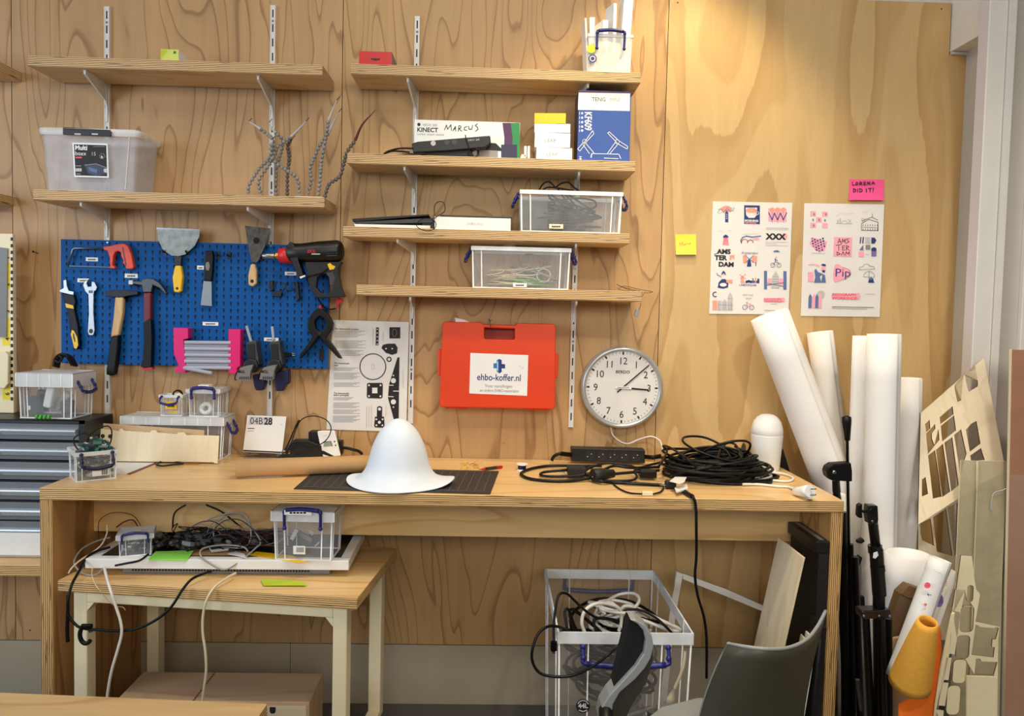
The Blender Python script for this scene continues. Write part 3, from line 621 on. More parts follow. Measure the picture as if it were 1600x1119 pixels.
# sensor box
D = .13; x0, x1, _, z1 = ext(647, 800, 189, 247, D); t = thing('sensor_box', ((x0 + x1) / 2, -D / 2, zR2), 'long white and green box with black hand lettering behind the black sensor bar', 'box')
xe = W(812, 220, D).x; b = MB(); b.box((x0, -D, zR2), (xe, -.04, z1), 'white', mx='green'); b.build('box_body', t, bevel=.0008)
b = MB(); f = wallp(D); k = Ink(b, f)
k.poly([(785, 192), (812, 192), (812, 247), (787, 247), (788, 215)], 'purple'); k.poly([(798, 192), (812, 192), (812, 247), (800, 247), (801, 215)], 'green'); k.poly([(805, 213), (812, 213), (812, 247), (806, 247)], 'green')
k.poly([(783, 226), (808, 226), (808, 247), (783, 247)], 'navy_dark'); k.circ(654.5, 194.5, 2.6, 'ink_black'); k.text('XBOX 360', 660, 197, 5.6, 'ink_grey', sx=.9); k.text('KINECT', 651.5, 205.8, 9.6, 'ink_black', bold=.025, sx=.98); k.text('CAPTEUR / SENSOR / SENSORE', 651.5, 211, 3.6, 'ink_grey', sx=.86)
for pts in ([(694.5, 203), (697.5, 195.5), (699.5, 202), (704.5, 195), (705.5, 204)], [(708, 204.5), (711.5, 197.5), (712, 205)], [(708.5, 201.5), (712, 201)], [(716, 205), (717, 196.5), (720, 197), (720, 200), (717, 201), (721.5, 205)], [(729.5, 197.5), (725.5, 199.5), (725.5, 203), (729.5, 203.5)], [(732, 197), (733, 202), (737, 202), (738.5, 196)], [(746, 193.5), (742.5, 196), (746, 199), (747, 202), (743, 205)]): k.line(pts, 1.1, 'ink_black')
k.rect(745, 232, 778, 246, 'ink_grey'); k.poly([(730, 220), (775, 224), (783, 232), (783, 236), (730, 232)], 'ink_black'); b.build('printed_front', t)
# black sensor bar with cable
D = .165; t = thing('sensor_bar', W(705, 247, D), 'black motion sensor bar with round lenses lying in front of the white and green box', 'sensor')
f = wallp(D); b = MB(); b.prism([f(643, 224), f(653, 221), (f(678, 219)), f(766, 211.5), f(767, 224), f(758, 231), f(700, 236), f(645, 239)], (0, .033, 0), 'black'); b.build('body', t, bevel=.004)
b = MB(); b.prism([f(660, 237, -.01), f(735, 233, -.01), f(742, 246, -.01), f(655, 247, -.01)], (0, .03, 0), 'soft_black'); b.build('base', t, bevel=.004)
for u, v, m_ in ((677, 224, 'light_grey'), (698.5, 222.5, 'dark_grey'), (710, 222, 'dark_grey')):
    b = MB(); b.lathe([(.0088, 0), (.0088, .002)], f(u, v, -.0015), (0, -1, 0), m_, n=20); b.build('lens', t)
b = MB(); k = Ink(b, f, .0004); k.text('XBOX 360', 731, 220.5, 4, 'ink_light', dr=(1, -.07)); b.build('lettering', t)
b = MB()
for P in ([(645, 232), (625, 232), (608, 236), (600, 241), (604, 244), (640, 241), (665, 240)], [(601, 240), (615, 236), (640, 238)], [(735, 238), (745, 233), (747, 241), (738, 246), (700, 246), (660, 245), (610, 244)]): b.tube(spl([W(u, v, .172 if i % 2 else .166) for i, (u, v) in enumerate(P)], 6), .0032, 'rubber', n=6)
b.build('cord', t)
b = MB(); b.tube(spl([f(727, 211, .003), f(729, 220, .004), f(733, 232, .004), (f(732, 244, .004))], 5), .0018, 'rubber', n=5); b.build('cable_tie', t)
# small white pieces
b = MB(); f = wallp(.16); b.prism([f(819, 228.5), f(823, 228), f(823, 245), f(819, 245)], (0, .012, 0), 'white'); b.prism([f(824.5, 228), f(828, 228), f(828, 247), f(824, 247)], (0, .012, 0), 'white'); b.prism([f(815, 241), f(822, 242), f(822, 247), f(813, 247)], (0, .012, 0), 'white'); tag(b.build('plastic_clip', bevel=.001), 'tiny white plastic clip standing between the sensor box and the small white cartons', 'clip')
# small stacked cartons
def carton(u0, u1, vt, vb, d, z0, dep, rot, lab, top='white', front=None, txt=None):
    x0, x1, _, _ = ext(u0, u1, vt, vb, d); h = (vb - vt) * mpp(d); t = thing('small_carton', ((x0 + x1) / 2, -d + dep / 2, z0), lab, 'box', 'small cartons in a stack')
    R = rz(rot); w = x1 - x0; o = V(((x0 + x1) / 2, -d, z0))
    b = MB(); b.box((-w / 2, 0, 0), (w / 2, dep, h - .0006), front or 'white', mz=top); xf(b, R, o); b.build('box_body', t, bevel=.0008)
    b = MB(); fn = lambda u, v, hh=0: o + R @ V((u - w / 2, -hh, v)); k = Ink(b, fn)
    if txt: vs, fs = text_mesh(txt, 0, 1.15); hq = .0005; b.mesh([fn(w * .28 + x * .0165, h * .36 + y * .0165, hq) for x, y, _ in vs], fs, 'ink_grey'); b.build('lettering', t)
    elif front == 'yellow':
        for i in range(9): k.poly([(w * (.36 + i * .06), h * .92), (w * (.38 + i * .06), h * .92), (w * (.34 + i * .05), h * .30), (w * (.33 + i * .05), h * .30)], 'hazard_yellow')
        b.build('printed_stripes', t)
    else: b.bm.free()
    return z0 + h
z = zR2
z = carton(838, 894, 228.5, 249, .155, z, .075, 1, 'white lettered carton at the bottom of the small stack', txt='LEAP')
z = carton(835.5, 891, 206.5, 229, .155, z, .075, -1.5, 'white lettered carton second from the bottom of the small stack', txt='LEAP')
z = carton(835, 891, 193, 207, .155, z, .075, -4, 'low plain white carton right under the yellow carton')
z = carton(835, 884, 176, 192, .155, z, .08, -5, 'yellow carton on top of the small white stack', top='yellow', front='yellow')
# blue drone box
D = .165; x0, x1, _, z1 = ext(903, 985, 142, 249, D); t = thing('drone_box', ((x0 + x1) / 2, -D / 2, zR2), 'tall blue and white box with a drone outline, at the end of the shelf', 'box')
b = MB(); b.box((x0, -D, zR2), (x1, -.05, z1), 'blue_box', mx='navy_dark', mz='navy_dark'); b.build('box_body', t, bevel=.0012)
b = MB(); k = Ink(b, wallp(D)); k.poly([(904, 144.5), (984.5, 146), (984, 173.5), (903, 171.5)], 'white'); k.text('TENG', 924.5, 158, 8.8, 'ink_black', bold=.012, sx=.95); k.text('MINI', 952.5, 158.7, 8.6, 'ink_grey', sx=.9); k.line([(925, 160.6), (964, 161.6)], .7, 'ink_light')
k.text('KF609', 914, 174.5, 15.5, 'white', dr=(-.01, 1), bold=.02, sx=.72)
for i, v in enumerate((177, 184, 191, 198, 204)): k.circ(909.5, v, 1.9, 'white', n=5 + i); k.line([(905.5, v - 2), (905.5, v + 2)], .7, 'white')
wl = lambda *p: k.line(p, .9, 'white')
wl((923, 246), (924.5, 240), (967, 241), (970, 248)); wl((924, 246), (925, 239.5)); wl((944, 247), (966, 248)); wl((915, 223.5), (928, 239)); wl((911, 226), (921, 240)); wl((912, 224), (926, 204), (928, 209), (915, 223)); wl((911, 223), (902.5, 233), (906, 236), (914, 226)); wl((965, 226), (953, 240)); wl((961, 223), (949, 240)); wl((964, 223), (949.5, 208), (952, 206), (966, 219)); wl((964, 224), (980, 233), (981, 229), (967, 220)); k.ring(913.5, 221, 3.2, .9, 'white'); k.ring(964.5, 221.5, 3.2, .9, 'white'); k.text('14+', 905, 243.5, 5.5, 'white', dr=(-.01, 1), bold=.03)
k.line([(903, 143), (985, 144.5)], 1.2, 'maroon'); b.build('printed_front', t)
# laptop and papers
D = .165; t = thing('laptop', W(610, 352, D), 'black laptop propped half shut on pale papers at the shelf end', 'laptop'); f = wallp(D)
b = MB(); b.prism([f(550, 342), f(554, 341.5), f(670, 334.5), f(670, 337), f(556, 346.5), f(551, 346.5)], (0, .13, 0), 'black'); b.build('screen', t, bevel=.001)
b = MB(); b.prism([f(552, 347), f(660, 341.5), f(676, 341), f(676, 348), f(560, 350)], (0, .13, 0), 'dark_grey'); b.build('keyboard_base', t, bevel=.001)
b = MB(); b.prism([f(553, 350), f(672, 352.5), f(672, 357), f(555, 354)], (0, .12, 0), 'paper'); tag(b.build('magazine', bevel=.0006), 'thin pale magazine lying flat underneath the black laptop', 'magazine')
x0, x1, _, z1 = ext(679, 798, 340, 358, .165); t = thing('appliance_box', ((x0 + x1) / 2, -.1, zR3), 'flat white box with faint grey lettering beside the laptop', 'box'); b = MB(); b.box((x0, -.165, zR3), (x1, -.03, z1), 'white'); b.build('box_body', t, bevel=.001)
b = MB(); k = Ink(b, wallp(.165)); k.text('SAMSUNG', 729, 351.5, 5.6, 'ink_light', bold=.01); b.build('lettering', t); zt = z1
b = MB(); x0, x1, _, _ = ext(688, 800, 336, 340, .16); b.box((x0, -.155, zt), (x1, -.04, zt + .008), 'black'); tag(b.build('tablet', bevel=.002), 'slim black tablet lying on the flat white box', 'tablet')
b = MB(); x0, x1, _, _ = ext(660, 679, 343, 357, .15); b.box((x0, -.155, zR3), (x1 - .001, -.06, zR3 + .026), 'black'); tag(b.build('hard_drive', bevel=.002), 'small black drive box between laptop and flat white box', 'drive')
cable('usb_cable', [W(u, v, d) for u, v, d in ((679, 337, .16), (679, 322, .16), (686, 315, .165), (694, 318, .165), (695, 329, .165), (690, 334, .16), (683, 338, .165), (676, 342, .18), (661, 342, .187), (651, 350, .19), (655, 357, .19), (668, 360.5, .19), (679, 357, .19), (681, 348, .187), (674, 342, .185))], .0014, 'rubber', 'thin black usb cable looping upright by the laptop and over the shelf edge', 'cable')
# tub of black cables
x0, x1, _, z1 = ext(811, 974, 298, 362, .175); w = x1 - x0; xc = (x0 + x1) / 2
tub('storage_tub', 'clear tub full of black cables on the shelf under the drone box', (xc, -.095, zR3), w - .012, .145, z1 - zR3, lid=0, handles=(('l', 0), ('r', 0)), clear='clear', taper=.03, rib=.41, rimh=.014)
tangle('coiled_cable', 'black cables heaped inside the clear tub on the shelf under the drone box', 'cables', (xc - .01, -.095, zR3 + .012), .13, .055, .105, 16, .0035, 'rubber', 3, (.3, 1), .5)
b = MB(); x0b, x1b, _, _ = ext(815, 857, 302, 335, .14); b.box((x0b, -.14, zR3 + .012), (x1b, -.10, zR3 + .115), 'dark_grey'); tag(b.build('adapter_block', bevel=.003), 'flat dark adapter box inside the clear tub of black cables', 'adapter')
cable('loose_cable', [W(u, v, .12) for u, v in ((841, 300), (848, 288), (858, 284), (868, 292), (876, 287), (888, 285), (897, 293), (905, 299), (890, 297), (872, 294), (855, 293), (845, 300))], .003, 'rubber', 'black cable bulging over the rim of the tub under the drone box')
def label_tag(f, u0, v0, u1, v1, lab, parent=None, bars=True, m='paper'):
    b = MB(); b.prism([f(u0, v0), f(u1, v0 + (u1 - u0) * .024), f(u1, v1 + (u1 - u0) * .024), f(u0, v1)], (0, .0008, 0), m)
    if bars:
        k = Ink(b, f); n = 5; a = (u1 - u0) * .62 / n
        for i in range(n): k.rect(u0 + (u1 - u0) * .2 + i * a, v0 + (v1 - v0) * .42, u0 + (u1 - u0) * .2 + i * a + a * .75, v0 + (v1 - v0) * .78, 'ink_black')
    return tag(b.build('label_tag'), lab, 'label', 'small white name labels')
label_tag(wallp(.176), 858, 350, 880, 357, 'small pale label on the tub of black cables', m='cream')
# tub of pale wires
x0, x1, _, z1 = ext(735, 893, 386, 449, .165); w = x1 - x0; xc = (x0 + x1) / 2; zt = z1
tub('storage_tub', 'clear tub holding pale wires on the lowest shelf', (xc, -.09, zR4), w - .012, .135, z1 - zR4, lid=0, handles=(('l', 0), ('r', 0)), taper=.03, rib=.41, rimh=.014)
for i, (m_, nn, rr_) in enumerate((('cable_cream', 9, .0014), ('cable_grey', 8, .0018), ('tape_green', 4, .0012), ('cable_white', 5, .0016))):
    tangle('loose_wire', ['cream', 'grey', 'green', 'white'][i] + ' wires coiled in the clear tub on the lowest shelf', 'wires', (xc + (-.04, .06, .0, .03)[i], -.09, zR4 + .012), .10, .05, (.06, .08, .03, .07)[i], nn, rr_, m_, 20 + i, (.3, .95), .6)
b = MB(); c = W(849, 432, .10); b.lathe([(.022, 0), (.026, 0), (.026, .02), (.022, .02), (.022, 0)], c, (0, -1, .15), 'light_grey', n=24); tag(b.build('wire_spool', weld=True), 'grey ring of flat cable standing in the tub of pale wires', 'spool')
b = MB(); b.prism([W(u, v, .10) for u, v in ((783, 388), (789, 381), (797, 378.5), (804, 382), (808, 389))], (0, .0015, 0), 'film'); tag(b.build('plastic_bag'), 'clear bag corner sticking out of the tub of pale wires', 'bag')
label_tag(wallp(.166), 801.5, 442, 823, 448.5, 'small white label on the tub of pale wires')
# usb lead hanging off the lowest shelf
t = thing('usb_lead', W(985, 455, .16), 'thin brown usb lead bunched at the shelf end, its plug hanging down', 'usb lead'); b = MB()
for P in ([(963, 444), (975, 449), (990, 453), (1000, 455), (990, 456), (970, 453), (964, 450)], [(966, 452), (975, 447), (998, 452), (1010, 454), (1020, 456), (1012, 458), (1008, 457), (1003, 463)], [(963, 444), (980, 452), (1004, 458)], [(1001, 474), (1000, 480), (997, 486)]): b.tube(spl([W(u, v, .17 + .006 * math.sin(i * 2)) if v < 460 else W(u, v, .186) for i, (u, v) in enumerate(P)], 6), .0013, 'brown_paper', n=5)
b.build('cord', t); b = MB(); f = wallp(.19); b.prism([f(994, 483), f(999.5, 485), f(997, 496), f(991, 494)], (0, .006, 0), 'steel'); b.build('plug', t, bevel=.0006)
# ------------------------------------------------------------------ blue pegboard and its tools
PD = .032
b = MB(); x0, x1 = W(95.5, 470, PD).x, W(513, 480, PD).x; z1 = (W(96, 374, PD).z + W(513, 384, PD).z) / 2; z0 = (W(96, 567, PD).z + W(513, 577, PD).z) / 2
b.box((x0, -PD, z0), (x1, -.0135, z1), 'peg_blue', mx='peg_edge', mz='peg_edge')
for u, v in ((168, 379), (423, 384)): b.lathe([(.004, 0), (.003, .0015)], W(u, v, PD), (0, -1, 0), 'steel', n=10)
tag(b.build('pegboard'), 'blue perforated steel pegboard hung with hand tools', 'pegboard')
P5 = lambda x, y: (x / 3.7303, 340 + y / 3.7303)          # readings taken on enlarged crops
P6 = lambda x, y: (320 + x / 3.197, 340 + y / 3.197)
PG = lambda x, y: (350 + x / 9.325, 500 + y / 9.325)
def cut(b, pts, m, d, t, q=None, side=None): b.prism([W(*(q(*p) if q else p), d) for p in pts], (0, t, 0), m, side)
def part(name, t, pts, m, d, th, q=None, bevel=.0012, seg=2): b = MB(); cut(b, pts, m, d, th, q); return b.build(name, t, bevel=bevel, seg=seg)
def wthing(name, u, v, d, lab, cat, group=None): return thing(name, W(u, v, d), lab, cat, group)
def hole(t, u, v, d, r, m='black', name='hang_hole', ryy=None):
    b = MB(); k = Ink(b, wallp(d), .0002); k.circ(u, v, r, m, ryy); return b.build(name, t)
t = wthing('hacksaw', 150, 418, .05, 'small hacksaw with thin silver frame and red pistol grip', 'saw')
part('handle', t, [(600, 170), (640, 165), (680, 155), (720, 150), (745, 165), (765, 215), (778, 290), (770, 300), (735, 300), (728, 280), (715, 262), (718, 250), (705, 225), (703, 205), (690, 195), (672, 200), (660, 225), (655, 280), (668, 285), (668, 298), (655, 298), (628, 293), (640, 285), (637, 230), (625, 195), (603, 188)], 'saw_red', .056, .020, P5, .003, 3)
b = MB(); b.tube([W(*P5(*p), .046) for p in ((605, 180), (440, 178), (425, 185), (395, 285))], .0035, 'steel', n=8); b.build('frame', t)
b = MB(); cut(b, [(390, 279), (640, 287), (640, 292), (390, 285)], 'dark_steel', .046, .001, P5); b.build('blade', t)
b = MB(); k = Ink(b, wallp(.056), .0003); k.line([P5(715, 175), P5(735, 280)], 1.6, 'black'); b.build('grip_mark', t)
t = wthing('pliers', 118, 545, .05, 'pliers with pale steel jaw and black yellow-tipped handle', 'pliers')
part('jaw', t, [(368, 365), (385, 362), (390, 400), (400, 425), (430, 432), (428, 452), (400, 447), (350, 435), (343, 425), (370, 410)], 'steel', .05, .012, P5)
part('handle', t, [(360, 440), (430, 450), (440, 490), (432, 530), (455, 640), (463, 750), (445, 770), (430, 765), (412, 690), (395, 560), (378, 505)], 'rubber', .052, .016, P5, .003, 3)
part('grip_band', t, [(380, 500), (425, 512), (430, 532), (385, 525)], 'yellow', .0528, .003, P5, .0005)
part('handle_tip', t, [(418, 655), (430, 660), (450, 700), (455, 745), (445, 766), (432, 762), (420, 710), (412, 680)], 'yellow', .0530, .003, P5, .0005)
b = MB(); k = Ink(b, wallp(.053), .0003); k.poly([P5(*p) for p in ((424, 672), (432, 680), (440, 720), (436, 728), (426, 700))], 'black'); b.build('grip_mark', t)
t = wthing('adjustable_wrench', 142, 523, .045, 'chrome adjustable wrench hanging straight down beside the pliers', 'wrench')
part('body', t, [(482, 395), (490, 370), (517, 360), (505, 385), (512, 402), (532, 400), (550, 430), (546, 450), (545, 560), (552, 660), (545, 685), (530, 689), (515, 685), (509, 662), (516, 560), (513, 450), (495, 430)], 'steel', .046, .009, P5, .002)
part('jaw', t, [(534, 372), (550, 376), (566, 408), (556, 428), (545, 428), (530, 412), (532, 400)], 'steel', .047, .010, P5)
part('screw', t, [(516, 425), (538, 425), (538, 440), (516, 440)], 'dark_steel', .0475, .006, P5, .0005)
hole(t, *P5(530, 662), .046, 3.2, ryy=3.6)
def hammer_handle(t, a, m, d, th=.022, name='handle'): return part(name, t, a, m, d, th, P5, .006, 4)
t = wthing('cross_peen_hammer', 172, 586, .06, 'hammer with black wedge head and pale wooden handle', 'hammer')
part('head', t, [(612, 432), (640, 425), (700, 421), (740, 424), (800, 430), (803, 448), (760, 455), (720, 462), (690, 466), (650, 462), (615, 460)], 'iron', .062, .024, P5, .002)
hammer_handle(t, [(668, 462), (718, 462), (714, 560), (690, 688), (643, 697), (660, 570)], 'handle_wood', .06)
hammer_handle(t, [(643, 697), (691, 686), (686, 780), (668, 918), (640, 922), (615, 914), (630, 800)], 'rubber', .062, .026, 'grip')
t = wthing('claw_hammer', 228, 578, .06, 'claw hammer with grey head and dark red and black grip', 'hammer')
part('head', t, [(772, 368), (820, 372), (826, 360), (850, 353), (890, 358), (930, 383), (955, 415), (971, 445), (960, 446), (930, 413), (890, 394), (881, 436), (832, 437), (824, 396), (772, 388)], 'dark_steel', .062, .022, P5, .003)
part('striking_face', t, [(745, 362), (775, 362), (775, 394), (745, 394)], 'steel', .064, .026, P5, .003)
hammer_handle(t, [(833, 436), (880, 436), (878, 600), (845, 640), (835, 620)], 'maroon', .06)
hammer_handle(t, [(835, 612), (870, 588), (880, 600), (885, 700), (880, 868), (886, 874), (840, 880), (818, 866), (832, 820), (838, 720)], 'rubber', .062, .026, 'grip')
part('grip_end', t, [(818, 866), (840, 878), (887, 873), (888, 884), (862, 890), (835, 885), (814, 872)], 'red', .0622, .024, P5)
t = wthing('putty_knife', 277, 457, .045, 'wide putty knife with worn steel blade and yellow handle', 'putty knife')
part('blade', t, [(912, 58), (1165, 68), (1162, 110), (1135, 165), (1080, 215), (1040, 225), (1000, 222), (950, 190), (922, 130)], 'worn_steel', .047, .0025, P5, .0004)
part('ferrule', t, [(1012, 222), (1058, 226), (1054, 284), (1016, 282)], 'black', .052, .012, P5, .002)
part('handle', t, [(1018, 280), (1053, 280), (1063, 345), (1055, 428), (1040, 438), (1012, 434), (1003, 350)], 'yellow', .056, .02, P5, .005, 4); hole(t, *P5(1032, 413), .0562, 2.2)
b = MB(); cut(b, [(912, 58), (1165, 68), (1165, 78), (912, 68)], 'steel', .0473, .001, P5); b.build('blade_edge', t)
t = wthing('scraper', 323, 478, .045, 'narrow scraper hung blade down, black handle with grey inlay', 'scraper')
part('handle', t, [(320, 392), (331, 391), (333, 400), (332, 424), (330, 440), (318, 439), (319, 410)], 'rubber', .054, .018, None, .004, 3)
part('inlay', t, [(322, 410), (326, 409), (328, 416), (326, 423), (322, 422), (320.5, 416)], 'mid_grey', .0545, .002, None, .0005); hole(t, 325.5, 398, .054, 2.2, 'slot_dark')
part('blade', t, [(318, 439), (330.5, 440), (331, 478.5), (313.5, 477)], 'steel', .048, .0025, None, .0004)
t = wthing('rusty_scraper', 393, 448, .05, 'rusty triangular scraper with a pale wooden handle', 'scraper')
part('blade', t, [(200, 40), (328, 55), (302, 140), (268, 215), (258, 224), (234, 223), (226, 190), (215, 130), (203, 60)], 'rust_steel', .05, .0025, P6, .0004); hole(t, *P6(258, 115), .05, 5, 'slot_dark', 'hole')
b = MB(); b.lathe([(.005, 0), (.005, .012)], W(*P6(240, 238), .049), (0, 0, 1), 'steel', n=14); b.build('ferrule', t)
part('handle', t, [(228, 232), (250, 232), (259, 270), (256, 330), (240, 346), (217, 338), (215, 290)], 'handle_wood', .057, .018, P6, .005, 4); hole(t, *P6(236, 318), .0572, 2.8)
t = wthing('heat_gun', 480, 470, .08, 'black heat gun with red collar and metal nozzle, hung at the pegboard edge', 'heat gun')
def bar(name, a, b_, r0, r1, m, d, q=P6, n=20, prof=None):
    A, B_ = W(*q(*a), d), W(*q(*b_), d); L = (B_ - A).length; s = 1 / mpp(d); b = MB()
    b.lathe(prof or [(r0 * .85, 0), (r0, L * .06), (r1, L * .94), (r1 * .85, L)], A, B_ - A, m, n=n); return b.build(name, t)
q6 = mpp(.08) / 3.197
bar('nozzle', (290, 192), (352, 192), 14 * q6, 17 * q6, 'steel', .085); bar('nozzle_ring', (348, 192), (374, 190), 15 * q6, 24 * q6, 'brass', .085); bar('collar', (372, 190), (442, 190), 36 * q6, 42 * q6, 'red', .085)
A = W(*P6(415, 180), .085); B_ = W(*P6(692, 165), .085); L = (B_ - A).length; b = MB()
b.lathe([(40 * q6, 0), (50 * q6, L * .05), (46 * q6, L * .25), (52 * q6, L * .55), (53 * q6, L * .9), (46 * q6, L * .97), (30 * q6, L)], A, B_ - A, 'black', n=28); b.build('motor_housing', t)
part('guard', t, [(400, 160), (425, 118), (448, 140), (468, 220), (492, 290), (465, 300), (440, 232), (418, 190)], 'black', .115, .05, P6, .003)
b = MB()
for i in range(5): cut(b, [(608, 145 + i * 11), (662, 143 + i * 11), (662, 147 + i * 11), (608, 149 + i * 11)], 'dark_grey', .1215, .004, P6)
b.build('air_vent', t)
vs = plate2d([(505, -222), (690, -222), (668, -260), (682, -340), (702, -396), (562, -402), (530, -350)], [[(565, -300), (585, -285), (640, -275), (655, -300), (640, -360), (618, -384), (585, -378), (560, -350)]], .03)
b = MB(); b.mesh([W(*P6(v.x, -v.y), .085) + V((0, -v.z, 0)) for v in vs[0]], vs[1], 'black'); b.build('handle', t, bevel=.003)
part('trigger', t, [(590, 262), (640, 262), (652, 300), (640, 345), (625, 340), (620, 300)], 'dark_grey', .10, .024, P6, .003)
b = MB(); k = Ink(b, wallp(.1235), .0005); k.text('SKIL', *P6(511, 176), 7.4, 'red', bold=.012, shear=.2); k.rect(*P6(533, 180), *P6(576, 185), 'ink_light'); b.build('lettering', t)
part('tag_clip', t, [(612, 232), (628, 226), (634, 236), (652, 244), (646, 258), (624, 262), (618, 250)], 'yellow', .104, .008, P6)
part('side_label', t, [(473, 296), (500, 287), (503, 293), (478, 305)], 'paper', .118, .002, P6, 0)
b = MB(); b.tube(spl([W(*P6(*p), d) for p, d in (((625, 245), .10), ((580, 278), .105), ((510, 300), .10), ((545, 360), .09), ((575, 420), .075), ((610, 456), .06), ((655, 455), .055))], 8), .003, 'rubber', n=7); b.build('cord', t)
part('cord_hook', t, [(655, 405), (668, 402), (690, 405), (688, 425), (672, 428), (668, 448), (652, 455), (655, 425)], 'red', .058, .008, P6)
t = wthing('spring_clamp', 500, 560, .05, 'large black spring clamp with spread handles hanging on the pegboard', 'clamp')
vs = plate2d([(575, -452), (600, -465), (625, -495), (643, -530), (640, -560), (612, -600), (650, -650), (686, -705), (670, -700), (620, -650), (575, -590), (530, -650), (478, -706), (476, -690), (520, -630), (542, -595), (520, -560), (516, -530), (530, -490), (552, -462)], [[(578, -490), (600, -505), (612, -530), (600, -560), (578, -570), (558, -555), (552, -525), (560, -505)]], .03)
b = MB(); b.mesh([W(*P6(v.x, -v.y), .056) + V((0, -v.z, 0)) for v in vs[0]], vs[1], 'rubber'); b.build('body', t, bevel=.003)
part('pad', t, [(567, 440), (582, 438), (584, 460), (572, 466)], 'red', .064, .016, P6)
b = MB(); b.lathe([(.007, 0), (.007, .006)], W(*P6(575, 578), .068), (0, -1, 0), 'black', n=14); b.build('pivot', t)
t = wthing('tool_clip', 375, 466, .05, 'black spring tool clips with open rings on the pegboard', 'clip')
for x, y, r in ((373, 345, 25), (425, 342, 22)):
    b = MB(); c = W(*P6(x, y), .05); s = mpp(.05) / 3.197; b.tube([c + V((math.cos(math.radians(a)) * r * s, 0, math.sin(math.radians(a)) * r * s)) for a in range(-250, 71, 16)], .0022, 'black_metal', n=7); b.build('ring', t)
part('bracket', t, [(318, 318), (340, 312), (342, 362), (325, 368)], 'black', .044, .012, P6); part('bracket', t, [(332, 385), (350, 372), (384, 376), (380, 396), (340, 392)], 'black', .05, .018, P6)
part('blade', t, [(452, 318), (464, 322), (472, 405), (458, 420)], 'iron', .05, .018, P6)
# glue sticks in a magenta holder
t = wthing('glue_holder', 320, 584, .06, 'magenta holder bracketing a bundle of clear glue sticks', 'holder')
part('bracket', t, [(1010, 643), (1095, 645), (1096, 705), (1068, 712), (1085, 880), (1078, 906), (1018, 900), (1022, 880), (1040, 862), (1012, 790)], 'magenta', .072, .04, P5); part('bracket', t, [(118, 558), (178, 560), (176, 740), (160, 752), (160, 782), (118, 778)], 'magenta', .072, .04, P6)
for i in range(10):
    v = 535 + i * 4.9; d = .070 - .008 * (i % 2); u0, u1, sl = 289, 361, .8
    if i == 9: v, d, u0, u1, sl = 575, .076, 287, 331, 8
    b = MB(); b.tube([W(u0, v, d), W(u1, v + sl, d)], .0062, 'glue', n=10)
    tag(b.build('glue_stick'), 'slanted clear glue stick poking out below the magenta holder' if i == 9 else 'clear glue stick lying across the magenta holder', 'glue stick', None if i == 9 else 'glue sticks in the magenta holder')
# two glue guns
def gun(dx, dy, lab, nav):
    global t
    q = lambda x, y: PG(x + dx, y + dy)
    t = wthing('glue_gun', *q(400, 1030), .06, lab, 'glue gun', 'grey and black glue guns')
    a, b_ = ((330, 90), (400, 330)) if dx == 0 else ((362, 100), (385, 300))
    b = MB(); b.tube([W(*q(*a), .06), W(*q(*b_), .075)], .0052, 'glue', n=10); b.build('glue_stick_end', t)
    part('rear_frame', t, [(318, 345), (345, 318), (470, 300), (476, 420), (500, 560), (510, 660), (460, 640), (345, 560), (330, 420)], 'dark_grey', .088, .05, q, .003)
    part('rear_plate', t, [(332, 355), (446, 345), (458, 590), (350, 585)], 'black', .09, .02, q, .002)
    part('body', t, [(300, 600), (380, 560), (470, 590), (500, 690), (420, 780), (330, 720), (260, 700)], 'black', .098, .06, q, .005)
    vs = plate2d([(190, -860), (225, -740), (255, -690), (340, -665), (440, -650), (400, -750), (390, -865), (330, -878)], [[(215, -765), (235, -715), (310, -735), (322, -775)]], .024)
    b = MB(); b.mesh([W(*q(v.x, -v.y), .105) + V((0, -v.z, 0)) for v in vs[0]], vs[1], 'mid_grey'); b.build('nozzle_guard', t, bevel=.0015)
    b = MB()
    for i in range(5): cut(b, [(225 + i * 30, 828), (243 + i * 30, 825), (240 + i * 30, 866), (222 + i * 30, 862)], 'dark_steel', .1185, .006, q)
    b.build('nozzle', t)
    part('handle', t, nav, 'navy_dark', .085, .035, q, .006, 3)
    b = MB(); b.tube(spl([W(*q(*p), .09) for p in ((220, 720), (170, 790), (160, 870), (190, 860))], 5), .002, 'rubber', n=6); b.build('stand', t)
gun(0, 0, 'grey and black glue gun beside the magenta holder, nozzle down', [(405, 800), (600, 780), (600, 930), (570, 1030), (460, 1032), (430, 960)])
gun(340, 0, 'grey and black glue gun hanging in front of the shelf rail, nozzle down', [(370, 770), (520, 740), (600, 720), (605, 935), (560, 945), (520, 1040), (410, 1042)])
b = MB(); cut(b, [(840, 480), (900, 470), (985, 488), (985, 522), (900, 535), (840, 525)], 'rubber', .05, .018, PG)
for y in (488, 515): b.tube([W(*PG(985, y), .043), W(*PG(1035, y), .043)], .0016, 'steel', n=6)
tag(b.build('power_plug', bevel=.003), 'black two-pin plug lying against the pegboard below the clamp rings', 'plug')
b = MB(); cut(b, [(572, 655), (592, 655), (594, 708), (570, 712)], 'slot_dark', .036, .004, P6); tag(b.build('peg_slot_cover'), 'black vertical strip low on the blue pegboard', 'cover')
for u0, v0, u1, v1, w_ in ((134, 402, 153, 408, 'below the hacksaw frame'), (121, 435, 139, 441, 'over the adjustable wrench'), (195, 427.5, 215, 434, 'under the hacksaw grip'), (308, 415, 318.5, 421, 'beside the narrow scraper'), (316.5, 503, 341, 508.5, 'above the glue sticks'), (412.5, 527.5, 435, 533, 'behind a glue gun'), (445, 424.5, 463, 430, 'under the heat gun')):
    label_tag(wallp(PD + .0012), u0, v0, u1, v1, 'small white tool label ' + w_)
